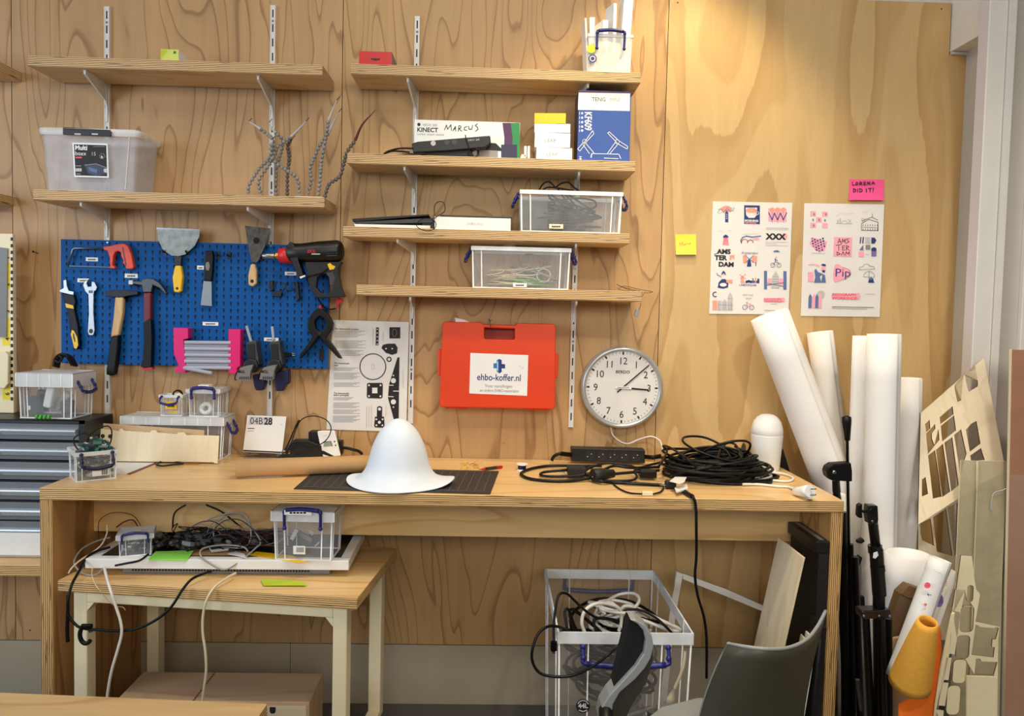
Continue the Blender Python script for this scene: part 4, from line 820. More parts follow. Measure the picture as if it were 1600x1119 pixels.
for u, v, w_ in ((258.5, 394, 'holding one corner of the wide putty knife'), (294.5, 395, 'holding the other corner of the wide putty knife'), (342, 399, 'empty beside the narrow scraper'), (358.5, 400, 'empty, nearer the rusty scraper'), (199, 466, 'beneath the wedge hammer head'), (248, 447, 'beneath the claw of the hammer'), (411, 402, 'beside the rusty scraper point')):
    b = MB(); a = W(u, v, PD); b.tube(spl([a, a + V((0, -.018, 0)), a + V((0, -.024, .006))], 4), .0035, 'black_metal', n=8); b.box((a.x - .005, a.y - .003, a.z - .012), (a.x + .005, a.y, a.z + .014), 'black_metal'); tag(b.build('peg_hook'), 'black peg hook ' + w_, 'hook', 'black peg hooks')
# small nail in the plywood
b = MB(); a = W(60, 396); b.tube([a, a + V((0, -.03, .004))], .0016, 'iron', n=6); b.tube([a + V((0, -.03, .004)), a + V((0, -.032, .004))], .004, 'iron', n=8); tag(b.build('nail'), 'lone bent nail in the plywood beside the pegboard', 'nail')
# ------------------------------------------------------------------ instruction sheet
b = MB(); D = .004; f = wallp(D); b.prism([f(520, 500), f(639, 503.5), f(634.5, 675), f(510, 671)], (0, .0012, 0), 'poster_paper'); k = Ink(b, f, .0003, .000018)
def lines(x0, y0, n, w, dy=1.85, x=0):
    for i in range(n): k.rect(*P6(x0 - i * .1, y0 + i * dy * 3.197), *P6(x0 + w * (1 - .12 * ((i * 7) % 3)), y0 + 1.9 + i * dy * 3.197), 'ink_grey')
for y, s in ((551, 'The Sensostudio project'), (723, 'The Sensostudio'), (873, 'The Sensostudio')): k.text(s.replace('Sensostudio', 'Sensostudio'), *P6(648 - (y - 551) / 80, y + 8), 3.6, 'ink_black', bold=.02, sx=1.05 if 'project' in s else 1)
k.text('goal', *P6(646, 742), 3.6, 'ink_black', bold=.02); k.text('design principles', *P6(643, 890), 3.6, 'ink_black', bold=.02)
lines(650, 566, 6, 150); lines(650, 615, 7, 155); lines(648, 664, 5, 145); lines(646, 750, 3, 120); lines(645, 776, 6, 130); lines(644, 825, 4, 130); lines(643, 898, 3, 100); lines(642, 925, 5, 130); lines(641, 960, 4, 135); lines(640, 990, 6, 135)
k.line([P6(862, 553), P6(860, 634)], 4.2, 'ink_black')
for y in (558, 577, 596, 615, 632): k.circ(*P6(861.5, y), .9, 'paper')
k.rect(*P6(922, 548), *P6(976, 604), 'ink_black'); k.ring(*P6(948, 576), 3.4, .5, 'ink_grey', ry=6)
k.poly([P6(882, 652), P6(890, 636), P6(915, 630), P6(950, 630), P6(963, 650), P6(960, 678), P6(935, 686), P6(905, 676)], 'ink_black')
for x in (905, 936): k.circ(*P6(x, 655), 1.1, 'paper')
k.ring(*P6(920, 708), 3.2, 1.5, 'ink_black'); k.ring(*P6(839, 745), 20.2, 1.3, 'ink_black', n=40)
k.poly([P6(972, 697), P6(968, 1030), P6(950, 1030), P6(915, 900), P6(920, 835), P6(962, 700)], 'ink_black')
for y, r in ((789, 1.2), (815, 4), (921, 4), (947, 1.2)): k.circ(*P6(942, y), r, 'poster_paper')
k.line([P6(915, 838), P6(942, 838)], 1.2, 'poster_paper'); k.line([P6(942, 867), P6(972, 867)], 1.2, 'poster_paper'); k.line([P6(915, 894), P6(942, 895)], 1.2, 'poster_paper')
k.poly([P6(815, 826), P6(885, 826), P6(889, 835), P6(888, 898), P6(880, 904), P6(815, 902), P6(809, 895), P6(810, 832)], 'ink_black'); k.rect(*P6(836, 850), *P6(862, 878), 'poster_paper')
for x, y in ((820, 838), (878, 838), (820, 892), (877, 893)): k.circ(*P6(x, y), 1.5, 'poster_paper')
k.line([P6(873, 955), P6(872, 1000)], 8, 'ink_black'); k.circ(*P6(873, 955), 4.1, 'ink_black'); k.poly([P6(850, 995), P6(895, 995), P6(898, 1045), P6(890, 1050), P6(850, 1048), P6(846, 1040)], 'ink_black'); k.circ(*P6(873, 957), 2.4, 'poster_paper'); k.circ(*P6(872, 1023), 2.3, 'poster_paper')
for x, y in ((857, 1008), (888, 1008), (857, 1038), (887, 1038)): k.circ(*P6(x, y), 1.4, 'poster_paper')
for x, y0, y1 in ((890, 572, 612), (808, 940, 1050), (820, 940, 1046), (832, 936, 1048), (905, 940, 990), (840, 555, 636), (990, 760, 850)): k.line([P6(x, y0), P6(x - 1, y1)], .7, 'ink_light')
k.ring(*P6(839, 745), 2.4, .5, 'ink_light', ry=4)
tag(b.build('instruction_sheet'), 'white sheet of text and black part drawings pinned between pegboard and red case', 'poster')
# ------------------------------------------------------------------ orange first aid case
PF = lambda x, y: (660 + x / 3.73, 480 + y / 3.73)
D = .10; t = wthing('first_aid_case', 780, 637, .05, 'bright orange first aid case hung on the plywood', 'first aid case')
f = wallp(D)
vs = plate2d([(112, -574), (103, -560), (122, -95), (130, -84), (345, -88), (352, -100), (540, -106), (548, -94), (762, -98), (771, -110), (768, -575), (758, -586)], [[(362, -118), (537, -125), (537, -180), (530, -187), (370, -184), (362, -176)]], .094)
b = MB(); b.mesh([W(*PF(v.x, -v.y), .053) + V((0, -v.z, 0)) for v in vs[0]], vs[1], 'orange_case'); b.build('shell', t, bevel=.004, seg=3)
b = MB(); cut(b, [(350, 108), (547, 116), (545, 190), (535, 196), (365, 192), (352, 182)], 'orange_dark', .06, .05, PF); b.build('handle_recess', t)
b = MB(); cut(b, [(370, 100), (532, 106), (532, 128), (370, 122)], 'orange_case', .082, .025, PF); b.build('handle', t, bevel=.003)
for pts in ([(88, 248), (122, 246), (120, 400), (88, 398)], [(766, 266), (795, 268), (790, 415), (766, 412)]): part('latch', t, pts, 'orange_case', .075, .04, PF, .003)
for pts in ([(132, 572), (262, 578), (262, 596), (132, 590)], [(605, 584), (735, 588), (735, 604), (605, 600)]): part('hinge', t, pts, 'orange_case', .08, .04, PF, .002)
b = MB(); f2 = wallp(D + .0012); cut(b, [(280, 267), (617, 280), (610, 517), (273, 503)], 'paper', D + .0012, .0008, PF); k = Ink(b, f2)
kp = lambda pts, m: k.poly([PF(*p) for p in pts], m)
kp([(414, 328), (433, 326), (433, 357), (414, 356)], 'cyan_ink'); kp([(433, 310), (446, 302), (446, 386), (433, 374)], 'cyan_ink'); kp([(446, 302), (462, 308), (462, 378), (446, 387)], 'ink_navy'); kp([(462, 331), (482, 333), (482, 358), (462, 357)], 'ink_navy'); kp([(436, 318), (440, 318), (440, 370), (436, 370)], 'paper')
k.text('ehbo-koffer.nl', *PF(446, 428), 14.6, 'ink_navy', bold=.012, align='CENTER', sx=.83); k.text('Voor navullingen', *PF(444, 469), 7.2, 'ink_grey', align='CENTER', sx=.88); k.text('en andere EHBO-materialen', *PF(448, 495), 6.6, 'ink_grey', align='CENTER', sx=.8); k.line([PF(562, 340), PF(585, 358), PF(588, 345)], .5, 'ink_light')
b.build('front_label', t)
b = MB(); cut(b, [(190, 62), (240, 72), (318, 106), (195, 102)], 'paper', .075, .001, PF); cut(b, [(180, 66), (190, 60), (270, 74), (330, 105), (318, 106), (240, 75)], 'kraft', .072, .001, PF); tag(b.build('folded_paper'), 'folded paper tucked behind the top of the orange case', 'paper')
b = MB(); b.tube(spl([W(*PF(*p), .105) for p in ((400, 135), (396, 100), (392, 80), (384, 66))], 4), .0012, 'black', n=5); b.tube([W(*PF(*p), .105) for p in ((392, 82), (404, 74))], .0012, 'black', n=5); tag(b.build('cable_tie'), 'thin black cable tie around the handle of the orange case', 'cable tie')
# ------------------------------------------------------------------ wall clock
cu, cv, D = 972.9, 606.0, .045; S = mpp(D); R_ = 65.3 * S; c0 = W(cu, cv, 0); c0 = V((W(cu, cv, D).x, 0, W(cu, cv, D).z))
t = thing('wall_clock', c0 + V((0, 0, -R_)), 'round silver-rimmed wall clock showing a quarter past one', 'clock'); t['label'] = 'round wall clock with a silver rim and white dial'
b = MB(); b.lathe([(R_ * .95, .002), (R_, .012), (R_, .034), (R_ * .97, .045), (R_ * .92, .048), (R_ * .885, .042), (R_ * .88, .038)], c0, (0, -1, 0), 'clock_rim', n=64, caps=False); b.build('rim', t)
b = MB(); b.lathe([(R_ * .89, 0), (R_ * .89, .037)], c0, (0, -1, 0), 'clock_face', n=64)
fd = lambda u, v, h=0: c0 + V(((u - cu) * S, -.037 - h, -(v - cv) * S)); k = Ink(b, fd, .0003, .00001)
for i in range(60):
    a = math.radians(i * 6); r0, r1 = (53.2, 55.6) if i % 5 else (52.6, 55.8); k.line([(cu + r0 * math.sin(a), cv - r0 * math.cos(a)), (cu + r1 * math.sin(a), cv - r1 * math.cos(a))], .6 if i % 5 else 2.6, 'ink_black')
for i in range(1, 13):
    a = math.radians(i * 30); k.text(str(i), cu + 42.3 * math.sin(a), cv - 42.3 * math.cos(a) + 5.6, 15.8, 'ink_black', dr=(1, 0), align='CENTER', sx=.92)
k.text('BERDO', cu, cv - 22.5, 6.6, 'ink_black', dr=(1, 0), align='CENTER', bold=.015, space=1.08); b.build('dial', t)
def hand(pts, m, lift, name):
    b = MB(); b.prism([fd(u, v, lift) for u, v in pts], (0, .0008, 0), m); b.build(name, t)
def needle(u0, v0, u1, v1, w): L = math.hypot(u1 - u0, v1 - v0); nx, ny = -(v1 - v0) / L * w / 2, (u1 - u0) / L * w / 2; return [(u0 + nx, v0 + ny), (u1 + nx * .8, v1 + ny * .8), (u1 - nx * .8, v1 - ny * .8), (u0 - nx, v0 - ny)]
hand(needle(cu - 8, cv + 7.4, cu + 41, cv - 36.4, 2.1), 'ink_black', .004, 'minute_hand'); hand(needle(cu - 9, cv - .4, cu + 42, cv + 3, 3.0), 'ink_black', .0025, 'hour_hand')
b = MB(); b.prism([fd(u, v, .0062) for u, v in ((cu - 11.3, cv - 2.3), (cu + 14.2, cv - 1.5), (cu + 14.2, cv + 2.2), (cu - 11.3, cv + 1.2))], (0, .0004, 0), 'paper'); k = Ink(b, lambda u, v, h=0: fd(u, v, .0062 + h), .0002); k.rect(cu - 8, cv - .8, cu + 11, cv + .5, 'ink_grey'); b.build('dial_label', t)
cable('clock_cable', [W(*PF(x, y), d) for x, y, d in ((1098, 700, .01), (1110, 745, .02), (1150, 782, .02), (1200, 796, .02), (1260, 772, .02), (1330, 754, .03), (1380, 775, .04), (1395, 810, .05), (1400, 850, .06))], .0028, 'cable_white', 'white cable curling from the clock down to the power strip', 'cable')
# ------------------------------------------------------------------ notes and printed posters
def PR(x, y): return (1030 + x / 4, 260 + y / 4)
def note(name, q, m, lab, cat, lift=.012):
    b = MB(); TL, TR, BR, BL = [PR(*p) for p in q]; mixp = lambda a, c, s: (a[0] + (c[0] - a[0]) * s, a[1] + (c[1] - a[1]) * s)
    rows = []; n = 6
    for i in range(n + 1):
        s = i / n; d = .0015 + lift * s ** 3; rows.append([W(*mixp(TL, BL, s), d), W(*mixp(TR, BR, s), d)])
    b.grid(rows, m); b.grid([[p + V((0, .0008, 0)) for p in r] for r in rows], m); return b
b = note('n', [(100, 425), (230, 424), (232, 552), (105, 552)], 'note_yellow', '', ''); k = Ink(b, wallp(.004), .0006)
for pts in ([(124, 496), (130, 474), (137, 492), (146, 472), (148, 494)], [(152, 494), (160, 482), (160, 494)], [(166, 494), (172, 480), (178, 482)], [(184, 486), (194, 478), (192, 490)], [(120, 528), (128, 514), (134, 526), (140, 512)], [(146, 526), (152, 514), (158, 526)], [(164, 512), (170, 528)]): k.line([PR(*p) for p in pts], .5, 'ink_coral')
tag(b.build('sticky_note'), 'yellow sticky note with faint red handwriting', 'note')
b = note('n', [(1190, 80), (1407, 83), (1402, 212), (1186, 210)], 'note_pink', '', '', .01); k = Ink(b, wallp(.003), .0015)
def strokes(P, w, m, q=PR):
    for pts in P: k.line([q(*p) for p in pts], w, m)
strokes([[(1208, 96), (1208, 117), (1222, 117)], [(1232, 100), (1228, 110), (1234, 117), (1243, 110), (1240, 100), (1232, 99)], [(1252, 117), (1254, 97), (1267, 99), (1266, 107), (1255, 108), (1270, 116)], [(1292, 97), (1279, 98), (1280, 116), (1294, 115)], [(1279, 107), (1291, 106)], [(1302, 115), (1304, 97), (1316, 114), (1318, 95)], [(1326, 114), (1337, 95), (1347, 112)], [(1331, 106), (1343, 105)],
         [(1215, 138), (1215, 163), (1228, 157), (1229, 145), (1213, 138)], [(1241, 139), (1241, 163)], [(1254, 138), (1254, 162), (1268, 156), (1268, 144), (1252, 138)], [(1294, 139), (1295, 162)], [(1307, 138), (1328, 136)], [(1318, 137), (1318, 161)], [(1340, 132), (1337, 152)], [(1335, 159), (1337, 161)], [(1312, 179), (1284, 188), (1268, 190)], [(1280, 184), (1268, 190), (1280, 195)]], 1.15, 'ink_black')
tag(b.build('sticky_note'), 'bright pink sticky note hand lettered in black above a printed poster', 'note')
def icons(lab, corners, draw):
    global b, k
    b = MB(); f = wallp(.0035); b.prism([f(*PR(*p)) for p in corners], (0, .0012, 0), 'poster_paper'); k = Ink(b, f, .0003, .000018); draw()
    tag(b.build('poster', bevel=0), lab, 'poster', 'printed icon posters')
A_ = lambda p, m: k.poly([PR(*q) for q in p], m)
Rr = lambda x0, y0, x1, y1, m: A_([(x0, y0), (x1, y0 + (x1 - x0) * .02), (x1, y1 + (x1 - x0) * .02), (x0, y1)], m)
Ci = lambda x, y, r, m, ry=None, a0=0, a1=360: k.circ(*PR(x, y), r / 4, m, ry / 4 if ry else None, a0, a1)
Ln = lambda p, w, m, cl=False: k.line([PR(*q) for q in p], w / 4, m, cl)
Rg = lambda x, y, r, w, m, ry=None, a0=0, a1=360: k.ring(*PR(x, y), r / 4, w / 4, m, ry / 4 if ry else None, a0, a1)
Tx = lambda s, x, y, z, m, **kw: k.text(s, *PR(x, y), z / 4, m, **kw)
def poster_a():
    Ci(420, 268, 34, 'ink_salmon', 22); Rr(412, 290, 432, 350, 'ink_navy'); A_([(412, 290), (422, 276), (432, 290)], 'ink_navy'); Ln([(365, 290), (385, 262), (405, 292), (425, 258), (445, 285), (472, 262)], 3, 'ink_slate'); Ln([(366, 268), (470, 280)], 2.5, 'ink_slate'); Ln([(366, 298), (470, 256)], 2, 'ink_slate')
    for y in (300, 312, 324): Ln([(418, y), (426, y + 2)], 3, 'poster_paper')
    Rr(531, 243, 629, 360, 'ink_navy'); A_([(540, 258), (612, 258), (610, 305), (595, 322), (560, 322), (543, 305)], 'poster_paper'); Ci(576, 276, 36, 'ink_salmon', 16); Rg(612, 292, 10, 5, 'poster_paper'); Tx('MORNING', 535, 345, 18, 'poster_paper', bold=.05, sx=.98); Tx('AMSTERDAM', 535, 357, 13, 'ink_salmon', bold=.03, sx=.95)
    Rr(682, 262, 796, 346, 'ink_pink')
    for x in (706, 740, 776): Ci(x, 272, 15, 'ink_salmon'); Ln([(x, 285), (x, 352)], 2, 'ink_slate')
    Ln([(684, 290), (706, 335), (720, 292), (740, 335), (758, 292), (776, 335), (797, 290)], 6, 'ink_navy')
    A_([(395, 492), (404, 440), (428, 440), (436, 492)], 'ink_pink')
    for x in (400, 410, 420, 430): Ln([(416 + (x - 416) * .5, 445), (x, 490)], 4, 'ink_coral')
    A_([(398, 446), (402, 434), (416, 426), (430, 434), (434, 446)], 'ink_navy'); Ln([(372, 402), (400, 410)], 2, 'ink_light'); Ln([(430, 404), (450, 400)], 2, 'ink_light')
    Ln([(512, 460), (520, 445), (545, 436), (580, 442), (635, 436)], 7, 'ink_slate'); Rg(535, 475, 20, 5, 'ink_salmon', None, 0, 180); Rg(570, 478, 18, 5, 'ink_salmon', None, 0, 180); Ci(605, 455, 22, 'ink_pink', 8); Ln([(510, 462), (515, 480)], 6, 'ink_navy'); Ln([(520, 426), (620, 420)], 2, 'ink_light')
    Rr(668, 382, 808, 386, 'ink_light'); Rr(668, 392, 808, 395, 'ink_light'); Ci(782, 438, 20, 'ink_pink'); Tx('XXX', 669, 455, 50, 'ink_black', bold=.05, sx=1.12); Rr(664, 470, 806, 473, 'ink_light'); Rr(664, 480, 730, 483, 'ink_light'); Rr(664, 492, 806, 495, 'ink_light')
    Tx('AMS', 362, 545, 40, 'ink_black', bold=.045, sx=1.1); Tx('TER', 347, 584, 40, 'ink_black', bold=.045, sx=1.08); Tx('DAM', 370, 625, 40, 'ink_black', bold=.045, sx=1.1); A_([(440, 556), (470, 554), (470, 588), (460, 570), (440, 590)], 'ink_salmon'); Ln([(344, 550), (372, 542)], 4, 'ink_black')
    A_([(522, 560), (545, 545), (552, 600), (526, 608)], 'ink_salmon'); Rr(580, 560, 612, 600, 'ink_salmon'); A_([(548, 626), (556, 580), (570, 580), (576, 626)], 'ink_navy'); Ln([(540, 560), (590, 600)], 4, 'ink_slate'); Ln([(590, 558), (540, 600)], 4, 'ink_slate'); Tx('Amsterdam', 512, 548, 24, 'ink_slate', shear=.3, sx=.92); Ln([(604, 600), (604, 622)], 4, 'ink_black')
    A_([(710, 536), (720, 526), (740, 524), (756, 536)], 'ink_slate'); Rg(710, 617, 13, 3, 'ink_grey'); Rg(748, 617, 13, 3, 'ink_grey'); Ln([(710, 617), (726, 598), (742, 600), (748, 617)], 3, 'ink_slate'); Ln([(726, 598), (724, 580), (738, 590)], 5, 'ink_slate'); Ci(730, 570, 6, 'ink_pink')
    A_([(366, 758), (372, 725), (392, 705), (414, 705), (432, 730), (430, 756), (400, 764)], 'ink_navy'); Ci(400, 740, 22, 'poster_paper', 12); A_([(388, 704), (392, 680), (412, 680), (416, 704)], 'poster_paper'); Ci(402, 672, 9, 'ink_pink'); A_([(386, 680), (394, 660), (402, 652), (412, 662), (418, 680), (402, 668)], 'ink_navy'); Rr(420, 708, 458, 728, 'ink_salmon'); Ln([(388, 690), (366, 680), (360, 668)], 4, 'ink_slate')
    A_([(508, 728), (512, 690), (522, 690), (536, 728)], 'ink_salmon'); Ln([(502, 676), (542, 704)], 3, 'ink_coral'); Ln([(540, 674), (506, 702)], 3, 'ink_coral'); Rr(540, 714, 626, 726, 'ink_navy'); Rg(560, 728, 14, 6, 'ink_navy', None, 0, 180); Rr(582, 700, 590, 728, 'ink_slate'); Rr(598, 696, 606, 728, 'ink_salmon'); Rr(614, 702, 626, 730, 'ink_navy'); Tx('I AMSTERDAM', 500, 746, 15, 'ink_slate', sx=1.12, bold=.02)
    Rr(678, 700, 776, 740, 'ink_pink'); Rr(655, 653, 674, 768, 'ink_slate'); Rr(776, 655, 796, 770, 'ink_slate'); A_([(700, 760), (706, 690), (728, 656), (748, 690), (752, 762)], 'ink_light')
    for y in (690, 706, 722): Ln([(708, y), (748, y + 1)], 2, 'ink_slate')
    Ln([(672, 742), (776, 728)], 4, 'ink_navy'); Ln([(676, 730), (776, 752)], 3, 'ink_navy')
    Rg(350, 800, 14, 5, 'ink_navy', None, 60, 300); Rr(333, 838, 362, 896, 'ink_salmon'); Rr(366, 840, 390, 898, 'ink_light'); A_([(394, 898), (396, 845), (410, 832), (424, 846), (424, 898)], 'ink_light'); A_([(428, 898), (430, 815), (444, 786), (458, 815), (460, 898)], 'ink_light')
    for x in (372, 400, 412, 436, 450): Ln([(x, 850), (x, 896)], 2, 'ink_slate')
    Ln([(366, 866), (460, 868)], 2, 'ink_slate'); Ln([(430, 826), (460, 828)], 2, 'ink_slate')
    Tx('AMS THE', 520, 808, 14, 'ink_grey', sx=1.2); Tx('DAM', 540, 830, 14, 'ink_grey', sx=1.2); Rg(536, 880, 14, 3, 'ink_slate'); Rg(578, 882, 14, 3, 'ink_slate'); Ln([(536, 880), (548, 858), (570, 858), (578, 882)], 4, 'ink_pink'); Ln([(548, 858), (556, 880), (570, 858)], 3, 'ink_pink'); Ln([(542, 852), (554, 852)], 3, 'ink_navy')
    A_([(652, 826), (780, 820), (788, 834), (780, 846), (654, 842)], 'ink_pink'); Tx('RISOGRAPH', 655, 834, 16, 'ink_coral', bold=.04, sx=1.28); Tx('WORKSHOP', 655, 847, 16, 'ink_coral', bold=.04, sx=1.28); Rr(696, 860, 738, 862, 'ink_grey'); Rr(656, 898, 748, 901, 'ink_grey')
def poster_b():
    for x, y in ((944, 280), (1018, 282), (980, 318), (944, 352), (1018, 354)): Rr(x, y, x + 36, y + 34, 'ink_pink')
    for x, y in ((968, 300), (1042, 300), (966, 370), (1000, 335), (962, 335), (1036, 338)): Ci(x, y, 6, 'ink_grey', 9)
    Ln([(1105, 312), (1140, 290), (1170, 300), (1220, 292)], 2, 'ink_light'); Ln([(1106, 358), (1206, 360)], 2.5, 'ink_grey'); Rr(1112, 334, 1122, 358, 'ink_light'); Rr(1126, 326, 1136, 358, 'ink_light'); Rg(1158, 358, 18, 2, 'ink_grey', None, 0, 180); Ln([(1180, 330), (1200, 356)], 2, 'ink_grey'); Ln([(1200, 332), (1182, 356)], 2, 'ink_grey')
    Ln([(1264, 358), (1310, 332), (1368, 350), (1368, 402), (1264, 400), (1264, 358)], 3, 'ink_black'); Ln([(1268, 340), (1330, 318), (1366, 336)], 3, 'ink_black'); Ln([(1332, 318), (1332, 296)], 3, 'ink_black'); Ln([(1264, 380), (1370, 384)], 2, 'ink_black')
    for x in range(1274, 1366, 15): Ln([(x, 364), (x, 374)], 3, 'ink_black'); Ln([(x, 388), (x, 400)], 3, 'ink_black')
    Ln([(1270, 284), (1300, 284)], 2, 'ink_light'); Rg(1275, 335, 10, 2, 'ink_grey')
    A_([(938, 480), (960, 444), (1050, 470), (1034, 530), (980, 528)], 'ink_pink')
    for i in range(5):
        for j in range(5):
            x, y = 950 + i * 17 + j * 3, 452 + abs(i - 2) * -7 + j * 16 + 8
            if j + abs(i - 2) * .8 < 5: Rr(x, y, x + 11, y + 10, 'ink_navy' if (i + j) % 3 else 'violet_ink')
    Rr(952, 540, 1040, 544, 'ink_light'); A_([(1092, 442), (1206, 444), (1202, 565), (1088, 562)], 'ink_pink')
    strokes([[(1116, 482), (1126, 452), (1136, 482)], [(1118, 472), (1136, 470)], [(1142, 482), (1146, 454), (1154, 474), (1162, 454), (1164, 482)], [(1186, 452), (1170, 456), (1186, 472), (1168, 482)], [(1104, 494), (1140, 488)], [(1122, 492), (1122, 526)], [(1162, 496), (1144, 498), (1146, 524), (1164, 522)], [(1146, 510), (1160, 508)], [(1170, 526), (1170, 496), (1186, 502), (1172, 512), (1190, 526)], [(1112, 536), (1112, 556), (1132, 548), (1110, 534)], [(1138, 556), (1150, 534), (1158, 556)], [(1166, 556), (1168, 534), (1178, 548), (1188, 534), (1188, 556)]], 1.0, 'ink_black')
    for x in (1256, 1272): Ln([(x + 4, 444), (x, 480)], 7, 'ink_navy')
    Rr(1288, 442, 1318, 480, 'ink_light'); A_([(1326, 444), (1346, 446), (1358, 462), (1346, 482), (1326, 482)], 'ink_navy'); A_([(1250, 524), (1276, 490), (1276, 524)], 'violet_ink'); Rr(1290, 490, 1320, 520, 'ink_grey'); Rr(1326, 516, 1358, 530, 'ink_navy'); Ci(1342, 518, 16, 'ink_navy', 12, 0, 180); Rr(1246, 532, 1280, 564, 'ink_pink'); Rr(1326, 532, 1358, 562, 'violet_ink'); Rr(1292, 550, 1312, 552, 'ink_grey')
    A_([(968, 728), (976, 690), (970, 650), (980, 640), (992, 660), (1012, 668), (1036, 680), (1042, 726)], 'ink_slate'); Ci(1026, 642, 14, 'ink_pink', 18); A_([(1012, 620), (1020, 608), (1040, 612), (1042, 624)], 'ink_navy'); A_([(1018, 648), (1040, 650), (1034, 664), (1022, 662)], 'ink_navy'); A_([(1004, 690), (1020, 678), (1012, 720)], 'poster_paper'); Ln([(935, 614), (970, 612)], 6, 'ink_pink'); Ln([(978, 612), (1000, 626)], 6, 'ink_pink'); Rr(930, 660, 964, 720, 'ink_pink')
    A_([(1090, 650), (1098, 616), (1120, 610), (1150, 630), (1190, 645), (1202, 672), (1180, 695), (1140, 710), (1100, 724), (1088, 706)], 'ink_pink'); Tx('Pip', 1096, 688, 72, 'ink_navy', sx=1.15); Rg(1145, 668, 52, 2.5, 'ink_slate', 34, -60, 90)
    Ln([(1250, 646), (1254, 630), (1272, 626), (1284, 612), (1304, 610), (1318, 624), (1340, 626), (1348, 642), (1250, 646)], 2.5, 'ink_grey'); Rg(1312, 690, 34, 2.5, 'ink_grey', 34, 0, 180); Ln([(1278, 690), (1346, 692)], 2.5, 'ink_grey'); Ln([(1312, 656), (1310, 716)], 2.5, 'ink_grey'); A_([(1306, 726), (1314, 702), (1336, 698), (1344, 728)], 'ink_navy'); Ci(1322, 702, 9, 'ink_slate')
    Ci(1010, 800, 24, 'ink_light')
    for x, m_ in ((932, 'ink_slate'), (956, 'ink_pink'), (974, 'ink_slate'), (994, 'ink_pink')): A_([(x, 886), (x + 2, 816), (x + 12, 796), (x + 22, 816), (x + 20, 886)], m_)
    A_([(1076, 800), (1250, 792), (1258, 812), (1246, 832), (1080, 826)], 'ink_pink'); Tx('RISOGRAPH', 1082, 808, 22, 'ink_coral', bold=.04, sx=1.25); Tx('WORKSHOP', 1082, 829, 22, 'ink_coral', bold=.04, sx=1.25); Rr(1290, 796, 1346, 799, 'ink_light'); Rr(1080, 876, 1342, 879, 'ink_black'); Rr(1080, 886, 1300, 889, 'ink_grey')
icons('printed poster of small city icons including bold black crosses, beside the yellow sticky note', [(335, 218), (832, 228), (808, 925), (312, 922)], poster_a)
icons('printed poster of small icons with a cloud and umbrella, under the pink sticky note', [(907, 230), (1407, 238), (1378, 942), (885, 935)], poster_b)
# yellow measuring board standing on the cabinet
ZC = W(80, 657, .27).z
# ------------------------------------------------------------------ drawer cabinet on the side bench
CD, CB = .27, .09
cx1 = W(133, 660, CD).x; cx0 = cx1 - .66
t = thing('drawer_cabinet', ((cx0 + cx1) / 2, -(CD + CB) / 2, ZL), 'black desktop drawer cabinet with grey drawers and bright handle strips', 'drawer cabinet')
b = MB(); b.box((cx0, -CD, ZL + .001), (cx0 + .02, -CB, ZC), 'cabinet_black'); b.box((cx1 - .022, -CD, ZL + .001), (cx1, -CB, ZC), 'cabinet_black'); b.box((cx0, -CD, ZC - .012), (cx1, -CB, ZC), 'cabinet_black'); b.box((cx0, -CD + .02, ZL + .001), (cx1, -CB, ZL + .02), 'cabinet_black'); b.box((cx0, -CB - .006, ZL + .001), (cx1, -CB, ZC), 'cabinet_black'); b.build('carcass', t, bevel=.0015)
for v0 in (660.5, 692, 723.5, 755, 786.5, 816.5):
    zt, zb2 = W(60, v0, CD).z, W(60, v0 + 27, CD).z; xa, xb2 = cx0 + .022, cx1 - .0235
    b = MB(); b.box((xa, -CD + .006, zb2), (xb2, -CB - .02, zt), 'drawer_grey'); dr = b.build('drawer', t, bevel=.0012)
    zm0, zm1 = W(60, v0 + 19.5, CD).z, W(60, v0 + 9, CD).z; b = MB()
    b.prism([V((xa, -CD + .005, zm1)), V((xa, -CD - .010, zm1 - .003)), V((xa, -CD - .012, zm1 - .008)), V((xa, -CD - .004, zm0)), V((xa, -CD + .005, zm0))], (xb2 - xa - .004, 0, 0), 'drawer_handle'); b.build('handle', dr)
    b = MB(); xl = W(2, v0 + 14, CD).x; b.box((xl - .06, -CD - .0135, zm0 + .004), (xl, -CD - .009, zm1 - .004), 'white'); b.build('label_slot', dr)
x1 = BX0 - .004; b = MB(); z0, z1 = ZL + .001, W(30, 831, CD + .012).z; b.box((-2.1, -CD - .024, z0 + .010), (x1 - .02, -CD - .015, z1), 'white', mz='light_grey'); b.box((-2.1, -CD - .014, z0), (x1 - .02, -CD - .0135, z0 + .03), 'light_grey'); tag(b.build('white_card', bevel=.001), 'blank white card propped over the lowest drawers of the black cabinet', 'card')
# ------------------------------------------------------------------ things on the cabinet
D = .13; x1 = W(20.5, 500, D).x; z1 = W(10, 365, D).z; t = thing('measuring_board', (x1 - .05, -D, ZC), 'cream and yellow measuring board with black ruler marks and numbers', 'measuring board')
b = MB(); b.box((x1 - .16, -D, ZC + .001), (x1, -D + .018, z1), 'cream'); b.build('board', t, bevel=.002)
b = MB(); f = wallp(D); k = Ink(b, f)
for va, vb in ((411, 452), (498, 540), (580, 625)): k.rect(4, va, 15.5, vb, 'hazard_yellow')
for i in range(25): k.rect(16.5, 371 + i * 10.4, 20.3, 376.2 + i * 10.4, 'ink_black')
for n_, v in ((1, 405), (2, 447), (3, 489), (4, 532), (5, 575), (6, 618)): k.text(str(n_), 8, v - 3, 9.5, 'ink_black', dr=(0, 1), bold=.015) if False else k.text(str(n_), 14.5, v, 9.5, 'ink_black', dr=(0, -1), bold=.015)
b.build('printed_scale', t)
